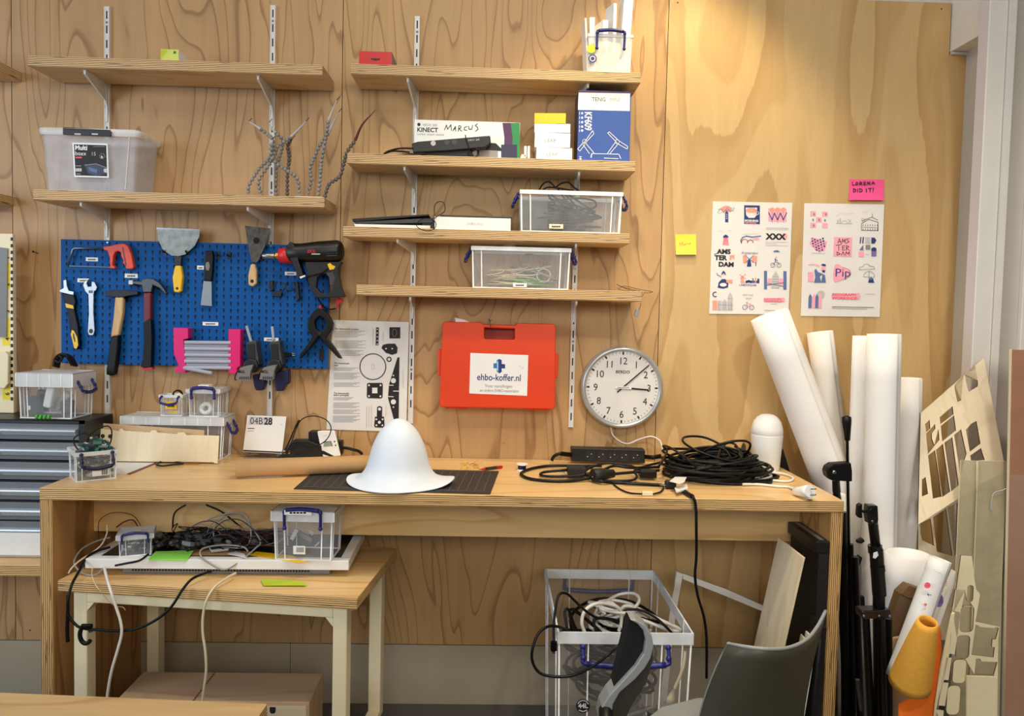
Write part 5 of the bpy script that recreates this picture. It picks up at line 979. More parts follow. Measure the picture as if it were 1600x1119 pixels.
b = MB(); cut(b, [(-12, 385), (11.5, 388), (10, 527), (-12, 526)], 'mid_grey', D + .006, .003); tag(b.build('steel_rule'), 'grey steel rule hooked over the cream measuring board', 'ruler')
b = MB(); cut(b, [(-12, 552), (8, 549), (13, 556), (12, 600), (6, 608), (-12, 604)], 'cream', D + .02, .015); b.box((x1 - .10, -D - .006, W(5, 580, D).z), (x1 - .05, -D, W(5, 566, D).z), 'cream'); tag(b.build('wooden_block', bevel=.005), 'cream block handle fixed low on the measuring board', 'block')
x0, x1, _, z1 = ext(22, 140, 578, 649, .255)
tub('storage_tub', 'lidded clear tub holding black and white adapters, on the drawer cabinet', ((x0 + W(115, 649, .25).x) / 2, -.178, ZC + .001), (W(115, 649, .25).x - x0) - .02, .13, (649 - 588) * mpp(.25), lid=.046, handles=(('r', 0),), lidribs=5, frost='rim', taper=.04, hw=.34)
xc = (x0 + W(115, 649, .25).x) / 2
for i, (u, v, w_, h_, m_, a, lab) in enumerate(((57, 632, .052, .062, 'dark_grey', 14, 'black power adapter at one side inside the tub on the cabinet'), (69, 624, .05, .06, 'dark_grey', -18, 'dark power adapter in the middle of the tub on the cabinet'), (79, 620, .028, .075, 'white', -12, 'white power adapter standing in the tub on the cabinet'), (98, 626, .03, .07, 'light_grey', -38, 'pale grey power adapter slanting in the tub on the cabinet'), (107, 636, .04, .045, 'dark_grey', 10, 'dark adapter block at the far corner inside the tub on the cabinet'))):
    c = W(u, v, .20 if i % 2 == 0 else .16); c.z = max(c.z, ZC + .012 + h_ / 2); b = MB(); b.box(c - V((w_ / 2, .014, h_ / 2)), c + V((w_ / 2, .014, h_ / 2)), m_, R=ry(-a), piv=c)
    if i == 0: p = c + V((-.016, -.0145, -.01)); b.box(p - V((.005, .0006, .007)), p + V((.005, .0006, .007)), 'paper')
    tag(b.build('power_adapter', bevel=.006, seg=3), lab, 'adapter', 'adapters in the tub on the cabinet')
cs = [W(u, v, d) for u, v, d in ((84, 573, .14), (87, 560, .14), (95, 554, .15), (104, 556, .15), (113, 571, .14))]
b = MB()
for off in (0, .008, .016): b.tube(spl([c + V((off * .4, off, -off * .3)) for c in cs], 8), .0052, 'rubber', n=8)
b.tube(spl([W(u, v, .16) for u, v in ((84, 562), (92, 566), (97, 560), (92, 556))], 6), .004, 'rubber', n=7); tag(b.build('coiled_cable'), 'black cable coil arched on the lid of the tub of adapters', 'cable')
b = MB(); p = V((W(66, 650, .262).x, -.262, ZC + .001))
for i in range(4): b.lathe([(.004, 0), (.0085, .001), (.0085, .006), (.004, .007)], p + V((-.022 + i * .0135, 0, .0085)), (1, .2, 0), 'tape_green', n=16)
tag(b.build('green_connector'), 'short row of green screw terminals on the cabinet edge', 'connector')
# ------------------------------------------------------------------ on the bench, cable tray side
B0 = lambda u, v, z=0: Zp(u, v, BZ + z)
a, c = B0(119, 755.5), B0(183, 752); w = .112; R_deg = 38; ctr = V((a.x, a.y, BZ + .0005)) + rz(R_deg) @ V((w / 2, .064, 0))
tub('storage_tub', 'small open clear tub of electronic parts at the bench corner', ctr, w, .118, .092, R_deg, lid=0, handles=(('f', 0),), hm='navy_dark', rib=.36, rimh=.012, taper=.05, hw=.38, hand_drop=.55)
Rm = rz(R_deg)
bits('electronic_parts', 'heap of grey electronic parts filling the small tub at the bench corner', 'electronic parts', ctr + V((0, 0, .004)), .042, .044, .07, 150, ['mid_grey', 'dark_grey', 'light_grey', 'dark_grey', 'cable_grey'], .011, 5, R=Rm)
bits('circuit_clips', 'pile of dark teal clips topping the small tub at the bench corner', 'clips', ctr + V((.008, .0, .076)), .034, .034, .042, 46, ['teal', 'green_teal', 'dark_grey', 'teal', 'light_grey'], .010, 6, R=Rm)
b = MB(); p = ctr + Rm @ V((.012, -.0600, .026)); b.box(p - V((.024, .0006, .012)), p + V((.024, .0006, .012)), 'paper', R=Rm, piv=p)
for i in range(7): q = p + Rm @ V((.002 + i * .0026, -.0008, 0)); b.box(q - V((.0005 + .0003 * (i % 2), .0003, .009)), q + V((.0005 + .0003 * (i % 2), .0003, .009)), 'ink_black', R=Rm, piv=q)
tag(b.build('barcode_label'), 'barcode label on the small open tub at the bench corner', 'label')
for P, lab in (([(122, 703), (116, 694), (116, 685), (124, 679), (134, 677), (139, 684), (135, 694), (130, 701)], 'thin black cable looping out of the small tub, shorter loop'), ([(137, 702), (136, 690), (142, 678), (155, 669), (168, 666), (174, 672), (174, 686), (170, 697), (166, 703)], 'thin black cable arching high out of the small tub')):
    cable('loose_cable', [W(u, v, -ctr.y + .0) for u, v in P], .0021, 'rubber', lab)
# big flat tub behind the offcuts, two small ones on its lid
x0, x1 = W(190, 690, .135).x, W(348, 690, .135).x; zl = W(300, 653, .14).z
tub('storage_tub', 'wide lidded clear tub standing behind the plywood offcuts', ((x0 + x1) / 2, -.076, BZ + .001), x1 - x0 - .008, .105, zl - BZ - .014, lid=.028, handles=(('r', 0),), lidribs=8, taper=.05, hw=.3)
zl = zl + .0005
b = MB(); p = V((W(345, 690, .10).x - .04, -.09, BZ + .008)); b.box(p, p + V((.03, .04, .075)), 'dark_grey'); tag(b.build('cable_reel', bevel=.006), 'dark reel visible through the end of the wide lidded tub', 'reel')
x0, x1 = W(292, 630, .12).x, W(344, 630, .12).x
tub('storage_tub', 'small lidded clear tub with a white tape roll, raised blue handle', ((x0 + x1) / 2, -.07, zl), x1 - x0 - .012, .095, (653 - 612) * mpp(.12), lid=.012, handles=(('f', 1),), lidribs=2, rib=.33, hw=.38)
b = MB(); c = V(((x0 + x1) / 2 - .004, -.085, zl + .026)); b.lathe([(.010, -.006), (.023, -.006), (.023, .006), (.010, .006), (.010, -.006)], c, (0, -1, .4), 'white', n=28); tag(b.build('tape_roll', weld=True), 'white tape roll seen inside the small lidded tub', 'tape')
b = MB(); c = V((W(320, 602, .08).x, -.075, zl + (653 - 612) * mpp(.12) + .0062)); b.box(c - V((.02, .02, 0)), c + V((.02, .02, .012)), 'white'); tag(b.build('small_block', bevel=.004), 'little white block on the lid of the tub with the tape roll', 'block')
x0, x1 = W(250, 638, .11).x, W(285, 638, .11).x
tub('storage_tub', 'tiny open clear tub with a yellow label on the wide lid', ((x0 + x1) / 2, -.085, zl), x1 - x0 - .004, .05, (652 - 619) * mpp(.11), lid=0, handles=(('f', 0),), rib=.38, hw=.40, hr=.003)
label_tag(wallp(.116), 258, 627.5, 276, 639, 'yellow label on the tiny tub', m='yellow'); b = MB(); c = W(271, 644, .1); b.box(c - V((.018, .004, .006)), c + V((.018, .004, .006)), 'yellow'); tag(b.build('yellow_part'), 'yellow piece lying inside the tiny tub', 'part')
b = MB(); c = W(279, 621.5, .095); b.lathe([(.003, 0), (.0165, 0), (.0165, .003), (.003, .003)], c, (.1, -1, .2), 'cream', n=26); b.lathe([(.004, .0032), (.003, .0034)], c, (.1, -1, .2), 'ink_black', n=12); tag(b.build('thread_reel'), 'small cream reel perched on the tiny tub', 'reel')
b = MB(); c = W(278, 616, .075); b.lathe([(.012, 0), (.017, 0), (.017, .02), (.012, .02), (.012, 0)], c, (.3, -1, 0), 'rubber', n=26); tag(b.build('tape_roll', weld=True), 'black tape roll behind the cream reel', 'tape')
# plywood offcuts
def sheet(pts, d0, d1, th, m, name, lab, holes=()):
    """upright sheet leaning back: outline in pixels, depth running from d0 at its foot to d1 at its top"""
    vb = max(p[1] for p in pts); vt = min(p[1] for p in pts); b = MB(); dd = lambda v: d0 + (d1 - d0) * (vb - v) / (vb - vt)
    b.prism([W(u, v, dd(v)) for u, v in pts], (0, th, 0), m)
    for u, v, r in holes: k = Ink(b, lambda x, y, h=0: W(x, y, dd(y) + h), .0005); k.circ(u, v, r, 'dark_wood_void', n=8)
    return tag(b.build(name, bevel=.0006), lab, 'offcut')
a1 = B0(152, 720); sheet([(152, 661), (319, 672.5), (319, 722), (152, 716)], .168, .155, .003, 'tan_board', 'cardboard_sheet', 'brown cardboard sheet between the pale plywood offcut and the wide tub')
sheet([(151, 669), (186, 674), (187, 670.5), (190, 670), (193, 673), (234, 676), (237, 672.5), (243, 672.5), (246, 676), (276, 678.5), (278, 676), (288, 676), (291, 680), (342.5, 681), (340, 724.5), (335, 724), (334, 722.5), (188, 721), (152, 720)], .188, .172, .004, 'ply_sheet', 'plywood_offcut', 'pale plywood offcut with notched top and two holes, propped against the wide tub', ((160.5, 681.5, 3.4), (172, 682, 3.4)))
# price sign in a clear stand
b = MB(); f = lambda u, v, h=0: W(u, v, .045 + (v - 650) / 60 * .028 + h); t = thing('room_sign', W(410, 708, .07), 'white room number card in a clear stand beside the wide lidded tub', 'sign')
b.prism([f(386.5, 649), (f(447.5, 651)), f(440.5, 709), f(379.5, 706)], (0, .002, 0), 'poster_paper'); k = Ink(b, f)
k.poly([(390, 651), (426, 652), (425, 664.5), (388.5, 663.5)], 'ink_light'); k.text('04B', 390.5, 662.5, 15, 'ink_black', dr=(1, .03), sx=.86); k.text('28', 412.5, 663.2, 15, 'ink_black', dr=(1, .03), bold=.035, sx=.86); k.rect(387, 669, 397.5, 670.2, 'ink_black'); k.rect(386.5, 673.2, 396.5, 674, 'ink_grey'); k.rect(438, 663, 441.5, 664, 'ink_light')
k.poly([(380, 703), (440.5, 706), (440.3, 708.3), (379.7, 705.3)], 'ink_black'); b.build('card', t)
b = MB(); x0, x1 = f(379.5, 706).x, f(440.5, 708).x; b.box((x0, -.078, BZ), (x1, -.012, BZ + .002), 'clear'); b.build('stand', t)
# charger corner
PC = lambda x, y: (420 + x / 11.43, 640 + y / 11.43)
t = wthing('dock', 470, 715, .08, 'black charging dock with cables behind the cardboard tube', 'charger')
part('base', t, [(240, 760), (420, 560), (700, 555), (930, 640), (960, 860), (100, 880)], 'black', .09, .05, PC, .004); t = wthing('speaker_block', 490, 715, .05, 'upright black block behind the white thermostat', 'block')
part('body', t, [(705, 395), (880, 395), (960, 560), (960, 880), (700, 880)], 'black', .06, .045, PC, .003); part('body', t, [(1190, 560), (1310, 560), (1310, 800), (1250, 860), (1190, 800)], 'black', .06, .03, PC, .003)
t = wthing('thermostat', 520, 715, .09, 'white device with a small grey screen leaning behind the cardboard tube', 'device')
part('body', t, [(862, 395), (900, 385), (1160, 380), (1180, 400), (1280, 830), (970, 855), (945, 800)], 'white_gloss', .085, .012, PC, .003)
b = MB(); k = Ink(b, wallp(.085)); k.poly([PC(*p) for p in ((985, 585), (1110, 572), (1128, 655), (975, 668))], 'lcd'); k.line([PC(*p) for p in ((965, 582), (1108, 568), (1135, 655))], .9, 'ink_black'); k.circ(*PC(1175, 572), 1.2, 'ink_black'); k.circ(*PC(1192, 640), 1.2, 'ink_black'); k.rect(*PC(985, 462), *PC(1040, 468), 'ink_light'); b.build('screen', t)
part('stripe', t, [(940, 740), (970, 735), (1160, 830), (1110, 845), (940, 790)], 'black', .0865, .002, PC, 0)
cable('loop_cable', [W(*PC(x, y), d) for x, y, d in ((300, 770, .11), (390, 620, .11), (470, 400, .11), (550, 220, .11), (680, 130, .11), (850, 120, .11), (1000, 170, .11), (1090, 260, .115), (1110, 370, .115), (1060, 500, .12), (960, 600, .12), (800, 655, .12), (640, 660, .115), (540, 630, .11))], .0019, 'rubber', 'thin black cable arching in a tall loop beside the white device')
cable('loop_cable', [W(*PC(x, y), d) for x, y, d in ((280, 740, .112), (370, 560, .112), (500, 260, .112), (545, 190, .112))], .0028, 'rubber', 'stout black cable running up beside the room number card')
cable('loop_cable', [W(*PC(x, y), d) for x, y, d in ((380, 730, .12), (460, 640, .12), (580, 600, .12), (700, 640, .12), (760, 720, .12), (620, 770, .125), (480, 800, .125))], .0017, 'rubber', 'low black cable loop in front of the charging dock')
cable('power_cable', [W(*PC(x, y), d) for x, y, d in ((1240, 680, .05), (1400, 690, .055), (1500, 715, .06), (1600, 740, .07), (1660, 790, .09))], .0055, 'rubber', 'black power cable with thick plug end behind the white hat')
bits('gold_connectors', 'small brass connectors at the foot of the charging dock', 'connectors', W(446, 708, .125) + V((0, 0, -.006)), .02, .01, .012, 14, ['brass', 'steel'], .003, 9)
# cardboard tube
a, c = B0(366, 749), B0(640, 738.5); r = .0285; a = V((a.x, a.y + r * .5, BZ + r + .0036)); c = V((c.x, c.y + r * .5, BZ + r + .0036)); b = MB(); ax = (c - a)
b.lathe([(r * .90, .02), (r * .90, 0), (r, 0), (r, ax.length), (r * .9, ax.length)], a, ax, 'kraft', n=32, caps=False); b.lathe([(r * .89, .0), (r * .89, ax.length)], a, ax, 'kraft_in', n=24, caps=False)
tag(b.build('cardboard_tube'), 'brown cardboard tube lying behind the white hat', 'tube')
# papers and pencil
b = MB(); b.prism([B0(184, 721), B0(246, 722), B0(200, 741), B0(150, 741)], (0, 0, .0012), 'white'); b.prism([B0(246, 722), B0(250, 722.5), B0(203, 742), B0(198, 741)], (0, 0, .0015), 'maroon'); tag(b.build('notebook'), 'white pad with dark red edge on the bench near the offcut', 'notebook')
t = thing('scissors', B0(262, 724), 'dark handled scissors lying at the foot of the plywood offcut', 'scissors'); b = MB()
b.tube([B0(284, 724, .004), B0(312, 724.5, .004)], .0022, 'brass', n=6); b.build('blade', t)
b = MB(); b.tube(spl([B0(u, v, .005) for u, v in ((244, 725), (255, 721), (268, 721.5), (286, 724), (268, 726.5), (252, 728))], 5, True), .0032, 'black', n=7, closed=True); b.build('handle', t)
# cutting mat
b = MB(); M4 = [B0(459, 765), B0(766, 773), B0(779.5, 737.5), B0(498, 731)]; b.prism([p + V((0, 0, .0004)) for p in M4], (0, 0, .0028), 'cut_mat')
def mp(s, q, h=0): A_2 = M4[0].lerp(M4[1], s); B_2 = M4[3].lerp(M4[2], s); p = A_2.lerp(B_2, q); return V((p.x, p.y, BZ + .0033 + h))
k = Ink(b, mp, .0002)
for i in range(22): s = .04 + .92 * i / 21; k.poly([(s - .0009, .06), (s + .0009, .06), (s + .0009, .93), (s - .0009, .93)], 'mat_line')
for q in (.07, .93): k.poly([(.04, q - .004), (.96, q - .004), (.96, q + .004), (.04, q + .004)], 'mat_line')
tag(b.build('cutting_mat'), 'dark grey cutting mat with fine ruled lines, under the white hat', 'cutting mat')
# white hat form
hc = B0(622, 757); S = .002026; hc = V((hc.x, hc.y, BZ + .0034)); prof = [(5, .3), (10, 1.8), (16, 6), (24, 13), (30, 20.5), (37.5, 34), (42, 47), (45.7, 61), (49, 75), (54, 83), (60, 90)]
b = MB(); rows = []; H = 109 * S; n = 64
full = [(.2, 0)] + prof
for r_, h_ in full: rows.append([hc + V((r_ * S * math.cos(2 * math.pi * i / n) * 1.0, r_ * S * math.sin(2 * math.pi * i / n) * .92, .206 - h_ * S)) for i in range(n)])
for f_ in (.35, .7, .93, 1.0, 1.0, .97):
    ring = []
    for i in range(n):
        a = 2 * math.pi * i / n; lx, ly = 84 * S * (1 + .05 * math.cos(a - .2)), 62 * S * (1 + .08 * math.sin(3 * a + .5)); x = 60 * S * math.cos(a); y = 55 * S * math.sin(a)
        fx = x + (lx * math.cos(a) - x) * f_; fy = y + (ly * math.sin(a) - y) * f_
        z = .206 - 90 * S - (f_ ** .8) * (.206 - 90 * S - .003) + f_ ** 2 * (.020 * max(0, math.cos(a)) ** 6 + .016 * max(0, math.cos(a - math.pi * .93)) ** 5)
        if len(rows) - len(full) >= 4: z -= .003
        ring.append(hc + V((fx, fy, max(z, .0004))))
    rows.append(ring)
b.grid(rows, 'hat_white', closed=True); k = Ink(b, lambda u, v, h=0: W(u, v, h), 0); o = b.build('felt_hat'); tag(o, 'tall white bell-shaped hat form with a wide wavy brim', 'hat')
sb = o.modifiers.new('s', 'SUBSURF'); sb.levels = 1; sb.render_levels = 1
# small things behind the mat
t = thing('craft_pen', B0(768, 733), 'short red pen with a dark grip beside the cutting mat', 'pen'); a, c = B0(749, 734, .006), B0(785, 729.5, .006); ax = c - a; L = ax.length; b = MB()
b.lathe([(.001, 0), (.0045, L * .2), (.0055, L * .24)], a, ax, 'red', n=14); b.lathe([(.0058, L * .24), (.0058, L * .27)], a, ax, 'black', n=14); b.lathe([(.0055, L * .72), (.0055, L * .96), (.003, L)], a, ax, 'red', n=14); b.build('barrel', t); b = MB(); b.lathe([(.0056, L * .27), (.0056, L * .72)], a, ax, 'dark_grey', n=14); b.build('grip', t)
q = random.Random(4); b = MB()
for i in range(34):
    p = B0(q.uniform(722, 748), q.uniform(722, 733), .002 + q.uniform(0, .006)); dv = V((q.uniform(-1, 1), q.uniform(-1, 1), q.uniform(-.1, .4))).normalized() * q.uniform(.006, .016)
    b.tube(spl([p - dv, p + V((q.uniform(-.004, .004), q.uniform(-.004, .004), .003)), p + dv], 3), .0008, q.choice(['brass', 'yellow', 'kraft', 'note_yellow']), n=4)
tag(b.build('straw_clippings'), 'golden wood shavings scattered beside the red pen', 'shavings', None, 'stuff')
b = MB(); c = B0(815.5, 735); b.lathe([(.019, 0), (.019, .003), (.014, .004), (.014, .018), (.020, .019), (.020, .023)], V((c.x, c.y, BZ + .0005)), (0, 0, 1), 'white', n=26); b.lathe([(.0145, .0045), (.0145, .0178)], V((c.x, c.y, BZ + .0005)), (0, 0, 1), 'navy_dark', n=24, caps=False); tag(b.build('wire_spool'), 'small spool with dark thread beside the black cable loop', 'spool')
b = MB(); b.prism([W(u, v, .0012) for u, v in ((779, 694.6), (787, 691.6), (790, 692.2), (782, 695.2))], (0, .001, 0), 'brass'); tag(b.build('wood_chip'), 'single golden shaving stuck on the plywood below the red case', 'shaving')
# power strip
D = .075; t = thing('power_strip', B0(950, 722), 'long black power strip standing on edge under the clock', 'power strip'); f = wallp(D)
b = MB(); b.prism([f(893, 700), f(1008, 703), f(1008, 724), f(893, 721)], (0, .045, 0), 'black'); b.build('housing', t, bevel=.003)
for i in range(5):
    u = 921 + i * 18; b = MB(); c = f(u, 711.5 + i * .45, .0002); b.lathe([(.0185, .001), (.0165, .0015), (.016, -.001)], c, (0, -1, 0), 'soft_black', n=24)
    for s in (-1, 1): b.lathe([(.002, 0), (.0016, .0004)], c + V((s * .007, -.0016, s * .005)), (0, -1, 0), 'light_grey', n=8)
    b.build('socket', t)
b = MB(); b.tube(spl([f(862, 720), f(866, 713), f(876, 709), f(894, 711)], 6), .006, 'rubber', n=8, radii=None); b.tube([f(876, 709), f(893, 711)], .0085, 'rubber', n=8); b.build('cord', t); b = MB(); b.tube([f(1008, 714), f(1020, 715), f(1033, 713)], .0085, 'rubber', n=8); b.build('cord', t)
# heap of black cables
hcx = (B0(1040, 740).x + B0(1185, 740).x) / 2
for i, (dx, dy, sx, sy, h, n_, r_, sd, lp, lab) in enumerate(((-.01, -.235, .182, .125, .078, 21, .0047, 2, (.55, 1), 'big heap of coiled black cable on the bench beside the white canister'), (-.01, -.25, .16, .11, .112, 9, .0042, 8, (.5, 1), 'upper loops of black cable crossing the big cable heap'), (-.06, -.31, .14, .085, .055, 9, .0038, 14, (.4, 1), 'thinner black cable wound through the front of the big heap'))):
    q = random.Random(sd); pts = []; c = V((hcx + dx, dy, BZ))
    for j in range(n_):
        rr_ = q.uniform(*lp); ox, oy, tl, ph = q.uniform(-.04, .04), q.uniform(-.025, .025), q.uniform(-.85, .85), q.uniform(0, 6.28)
        for k_ in range(8):
            a = 6.283 * k_ / 8 + j * .21; pts.append(c + V((ox + math.cos(a) * sx * rr_, oy + math.sin(a) * sy * rr_, max(.0055, h * (j + .5) / n_ * (1 + tl * math.sin(a + ph)) * (1.15 - .35 * rr_)))))
    b = MB(); b.tube(spl(pts, 5), r_, 'rubber', n=7); tag(b.build('black_cable'), lab, 'cable')
def bcab(name, P, r, m, lab, cat='cable', n=8): return cable(name, [B0(u, v, z) for u, v, z in P], r, m, lab, cat, n=n)
bcab('black_cable', [(1030, 728, .06), (1042, 706, .07), (1036, 697, .075), (1048, 700, .09), (1072, 716, .09), (1088, 730, .06)], .0042, 'rubber', 'black cable rising near the clock cable at one end of the heap')
bcab('black_cable', [(1122, 716, .07), (1127, 700, .08), (1138, 692, .09), (1150, 696, .09), (1156, 712, .08), (1160, 718, .07)], .0045, 'rubber', 'rounded black cable loop standing above the cable heap')
bcab('black_cable', [(1150, 724, .06), (1158, 704, .08), (1162, 694, .085), (1163, 704, .08), (1152, 728, .05)], .0045, 'rubber', 'narrow black cable loop standing up near the white canister')
bcab('black_cable', [(1163, 715, .06), (1180, 728, .05), (1186, 738, .02), (1178, 740, .02), (1160, 738, .02)], .0042, 'rubber', 'black cable sloping down from the heap toward the white canister')
t = None
b = MB(); loop = [(940, 728, .012), (900, 728, .012), (860, 728, .008), (832, 732, .006), (816, 738, .006), (816, 743, .006), (832, 749, .006), (870, 752, .006), (905, 750, .008), (950, 742, .02), (990, 738, .025), (1030, 735, .03)]; b.tube(spl([B0(*p) for p in loop], 8), .0052, 'rubber', n=8)
b.tube(spl([B0(*p) for p in [(925, 731, .02), (880, 735, .018), (850, 738, .012), (846, 743, .008), (870, 745, .008), (905, 743, .012), (940, 735, .03), (960, 728, .04), (985, 731, .035), (1030, 730, .03)]], 8), .0048, 'rubber', n=8)
tag(b.build('extension_cable'), 'stout black extension cable curling in an open loop beside the spool', 'cable')
b = MB(); b.tube(spl([B0(*p) for p in [(1000, 735, .03), (985, 728, .035), (950, 724, .04), (925, 730, .03), (914, 738, .02), (922, 746, .012), (950, 751, .01), (985, 751, .01), (995, 745, .015), (992, 735, .03), (1010, 728, .03), (1035, 722, .03)]], 8), .0042, 'rubber', n=8)
b.tube(spl([B0(*p) for p in [(920, 742, .02), (938, 752, .012), (960, 754, .006), (1000, 756, .006), (1034, 758, .006)]], 6), .005, 'rubber', n=8); tag(b.build('extension_cable'), 'black cable looped round the inline socket in front of the power strip', 'cable')
t = thing('inline_socket', B0(935, 742), 'black inline cable socket with pin holes, facing out of the cable loops', 'socket'); a, c = B0(926, 743, .026), B0(958, 740, .026); ax = c - a; L = ax.length; b = MB()
b.lathe([(.019, 0), (.022, .002), (.022, L * .45), (.018, L * .5), (.014, L)], a, ax, 'soft_black', n=22); b.lathe([(.018, -.0005), (.002, -.0006)], a, ax, 'black', n=20); b.build('body', t); b = MB()
for s in (-1, 1): b.lathe([(.0022, -.002), (.0018, -.001)], a + V((0, s * .007, .003 * s)), ax, 'light_grey', n=8)
b.build('pin', t)
b = MB(); a, c = B0(888, 738, .02), B0(912, 733, .02); b.box(a - V((.0, .012, .012)), V((c.x, c.y, a.z + .014)), 'soft_black'); b.tube([a - V((.012, 0, 0)), a - V((.03, .004, 0))], .002, 'steel', n=6); b.tube([a - V((.01, 0, .008)), a - V((.026, .006, .008))], .002, 'steel', n=6); tag(b.build('power_plug', bevel=.004), 'black mains plug with steel pins inside the open cable loop', 'plug')
b = MB(); a, c = B0(1000, 741, .02), B0(1022, 738, .02); b.box(a - V((0, .01, .012)), V((c.x, c.y, a.z + .012)), 'rubber'); tag(b.build('cable_connector', bevel=.003), 'small black connector block between the two cable heaps', 'connector')
t = thing('white_plug', B0(1005, 771), 'small white plug on a thin black cable near the bench edge', 'plug'); a = B0(1004, 775, .001); b = MB(); b.box(a + V((-.0, 0, 0)), a + V((.033, .015, .012)), 'cream', R=rz(4), piv=a); b.build('body', t, bevel=.002)
b = MB(); b.tube(spl([B0(*p) for p in [(955, 752, .005), (965, 762, .004), (982, 770, .004), (1003, 772, .006)]], 6), .0028, 'rubber', n=7); b.build('cord', t); b = MB(); b.tube(spl([B0(*p) for p in [(1021, 772, .006), (1033, 768, .005), (1036, 760, .006), (1020, 757, .008), (975, 756, .006)]], 6), .0028, 'rubber', n=7); b.build('cord', t)
t = thing('adapter_plug', B0(1060, 762), 'black adapter plug with white paper tags, its cable going over the bench edge', 'plug'); b = MB(); a = B0(1045, 758, .012); b.box(a - V((.012, .012, .010)), a + V((.022, .012, .014)), 'soft_black'); b.build('body', t, bevel=.004)
b = MB(); h_ = .034; b.prism([Zp(u, v, BZ + h_) for u, v in ((1046, 752), (1055, 745), (1073, 745.5), (1069, 753.5), (1062, 756))], (0, 0, -.001), 'white_gloss'); b.prism([Zp(u, v, BZ + .016) for u, v in ((1054, 762), (1073, 756), (1075, 763), (1057, 769))], (0, 0, -.004), 'white_gloss'); b.build('paper_tag', t)
b = MB()
for s in (0, .5): b.tube([a - V((.012, s * .012, 0)), a - V((.03, s * .012, -.002))], .002, 'steel', n=6)
b.build('pin', t)
pts = [B0(1066, 766, .008), B0(1075, 772, .008), B0(1082, 776, .008)] + [W(u, v, d) for u, v, d in ((1087, 790, .572), (1088, 830, .572), (1088, 870, .56), (1086, 900, .55), (1090, 930, .53), (1100, 965, .52), (1104, 1000, .52), (1104, 1060, .52))]
b = MB(); b.tube(spl(pts, 8), .0043, 'rubber', n=8); b.tube(spl(pts[:3], 5), .007, 'rubber', n=8); b.build('cord', t)
# white cord with plug
t = thing('white_cable', B0(1245, 768), 'white cable with an angled mains plug at the bench end', 'cable'); b = MB()
b.tube(spl([B0(*p) for p in [(1160, 757, .006), (1185, 757, .005), (1215, 760, .005), (1232, 761, .005), (1242, 765, .01)]], 7), .0042, 'cable_white', n=8)
b.tube(spl([B0(*p) for p in [(1175, 747, .006), (1195, 742, .012), (1205, 736, .016), (1198, 734, .012), (1185, 737, .01), (1178, 741, .01), (1190, 748, .006), (1210, 751, .005), (1232, 752, .005), (1239, 747, .005), (1225, 741, .005), (1206, 738, .008)]], 8), .0042, 'cable_white', n=8)
b.tube(spl([B0(*p) for p in [(1170, 752, .006), (1190, 750, .01), (1205, 744, .014), (1196, 740, .018), (1180, 743, .014)]], 8), .0042, 'cable_white', n=8); b.build('cord', t)
a = B0(1243, 768, .014); c = B0(1266, 768, .03); ax = (c - a).normalized(); b = MB(); L = (c - a).length
b.lathe([(.006, -.01), (.013, 0), (.016, L * .4), (.019, L * .72), (.019, L)], a, c - a, 'white_gloss', n=18); b.build('plug', t, bevel=0); b = MB()
for s in (-1, 1): p = c + V((0, -.004, .009 * s)); b.tube([p, p + ax * .018 + V((.003, 0, 0))], .0022, 'steel', n=6)
b.build('pin', t)
# white canister and black case behind it
c = B0(1201, 736); c = V((c.x, c.y + .03, BZ + .0006)); S = (DW + c.y) / F; b = MB(); r = 24.5 * S
b.lathe([(r * .82, 0), (r * .86, .01), (r, 54 * S), (r * 1.0, 55.5 * S), (r * .985, 56 * S), (r * 1.0, 56.5 * S), (r * .97, 66 * S), (r * .86, 76 * S), (r * .66, 83 * S), (r * .4, 87 * S), (.0005, 88.5 * S)], c, (0, 0, 1), 'white', n=44)
tag(b.build('white_canister'), 'white rounded canister standing on the bench beside the cable heap', 'canister')
b = MB(); b.prism([W(u, v, .06) for u, v in ((1222, 742), (1224, 702), (1236, 742))], (0, .04, 0), 'black'); tag(b.build('black_wedge', bevel=.002), 'black wedge peeping out behind the white canister', 'wedge')
# ------------------------------------------------------------------ small table pushed under the bench
TZ = .68
FL, FR, BR = Zp(90, 907, TZ), Zp(558, 935.5, TZ), Zp(605, 856, TZ)
exv = (FR - FL); tw = exv.length; exv.normalize(); eyv = V((-exv.y, exv.x, 0)); td = max(.36, (BR - FR).dot(eyv)); sk = exv * ((BR - FR).dot(exv) / td)
def T(x, y, z): return FL + exv * x + (eyv + sk * .0) * y + V((0, 0, z - TZ))
Rt = Matrix((exv, eyv, V((0, 0, 1)))).transposed()
t = thing('side_table', T(tw / 2, td / 2, 0), 'small plywood table on cream metal legs pushed in under the workbench', 'table')
b = MB(); b.box((0, 0, -.033), (tw, td, 0), 'ply_face', mx='edge_zb', my='edge_zb'); xf(b, Rt, FL); b.build('tabletop', t, bevel=.002)
def tbox(lo, hi, m='cream_frame', **k): return local_box(V((FL.x, FL.y, 0)), Rt, lo, hi, m, k.pop('name'), t, **k)
L, zt = .042, TZ - .0335
for x in (.035, tw - .035 - L):
    for y in (.02, td - .02 - L): tbox((x, y, .11), (x + L, y + L, zt), name='leg', bevel=.003)
    tbox((x, .02 + L, .095), (x + L, td - .02 - L, .135), name='side_rail', bevel=.003); tbox((x, .02 + L, zt - .035), (x + L, td - .02 - L, zt), name='side_rail', bevel=.003)
for y in (.02, td - .02 - L): tbox((.035 + L, y, zt - .036), (tw - .035 - L, y + L, zt), name='apron', bevel=.003)
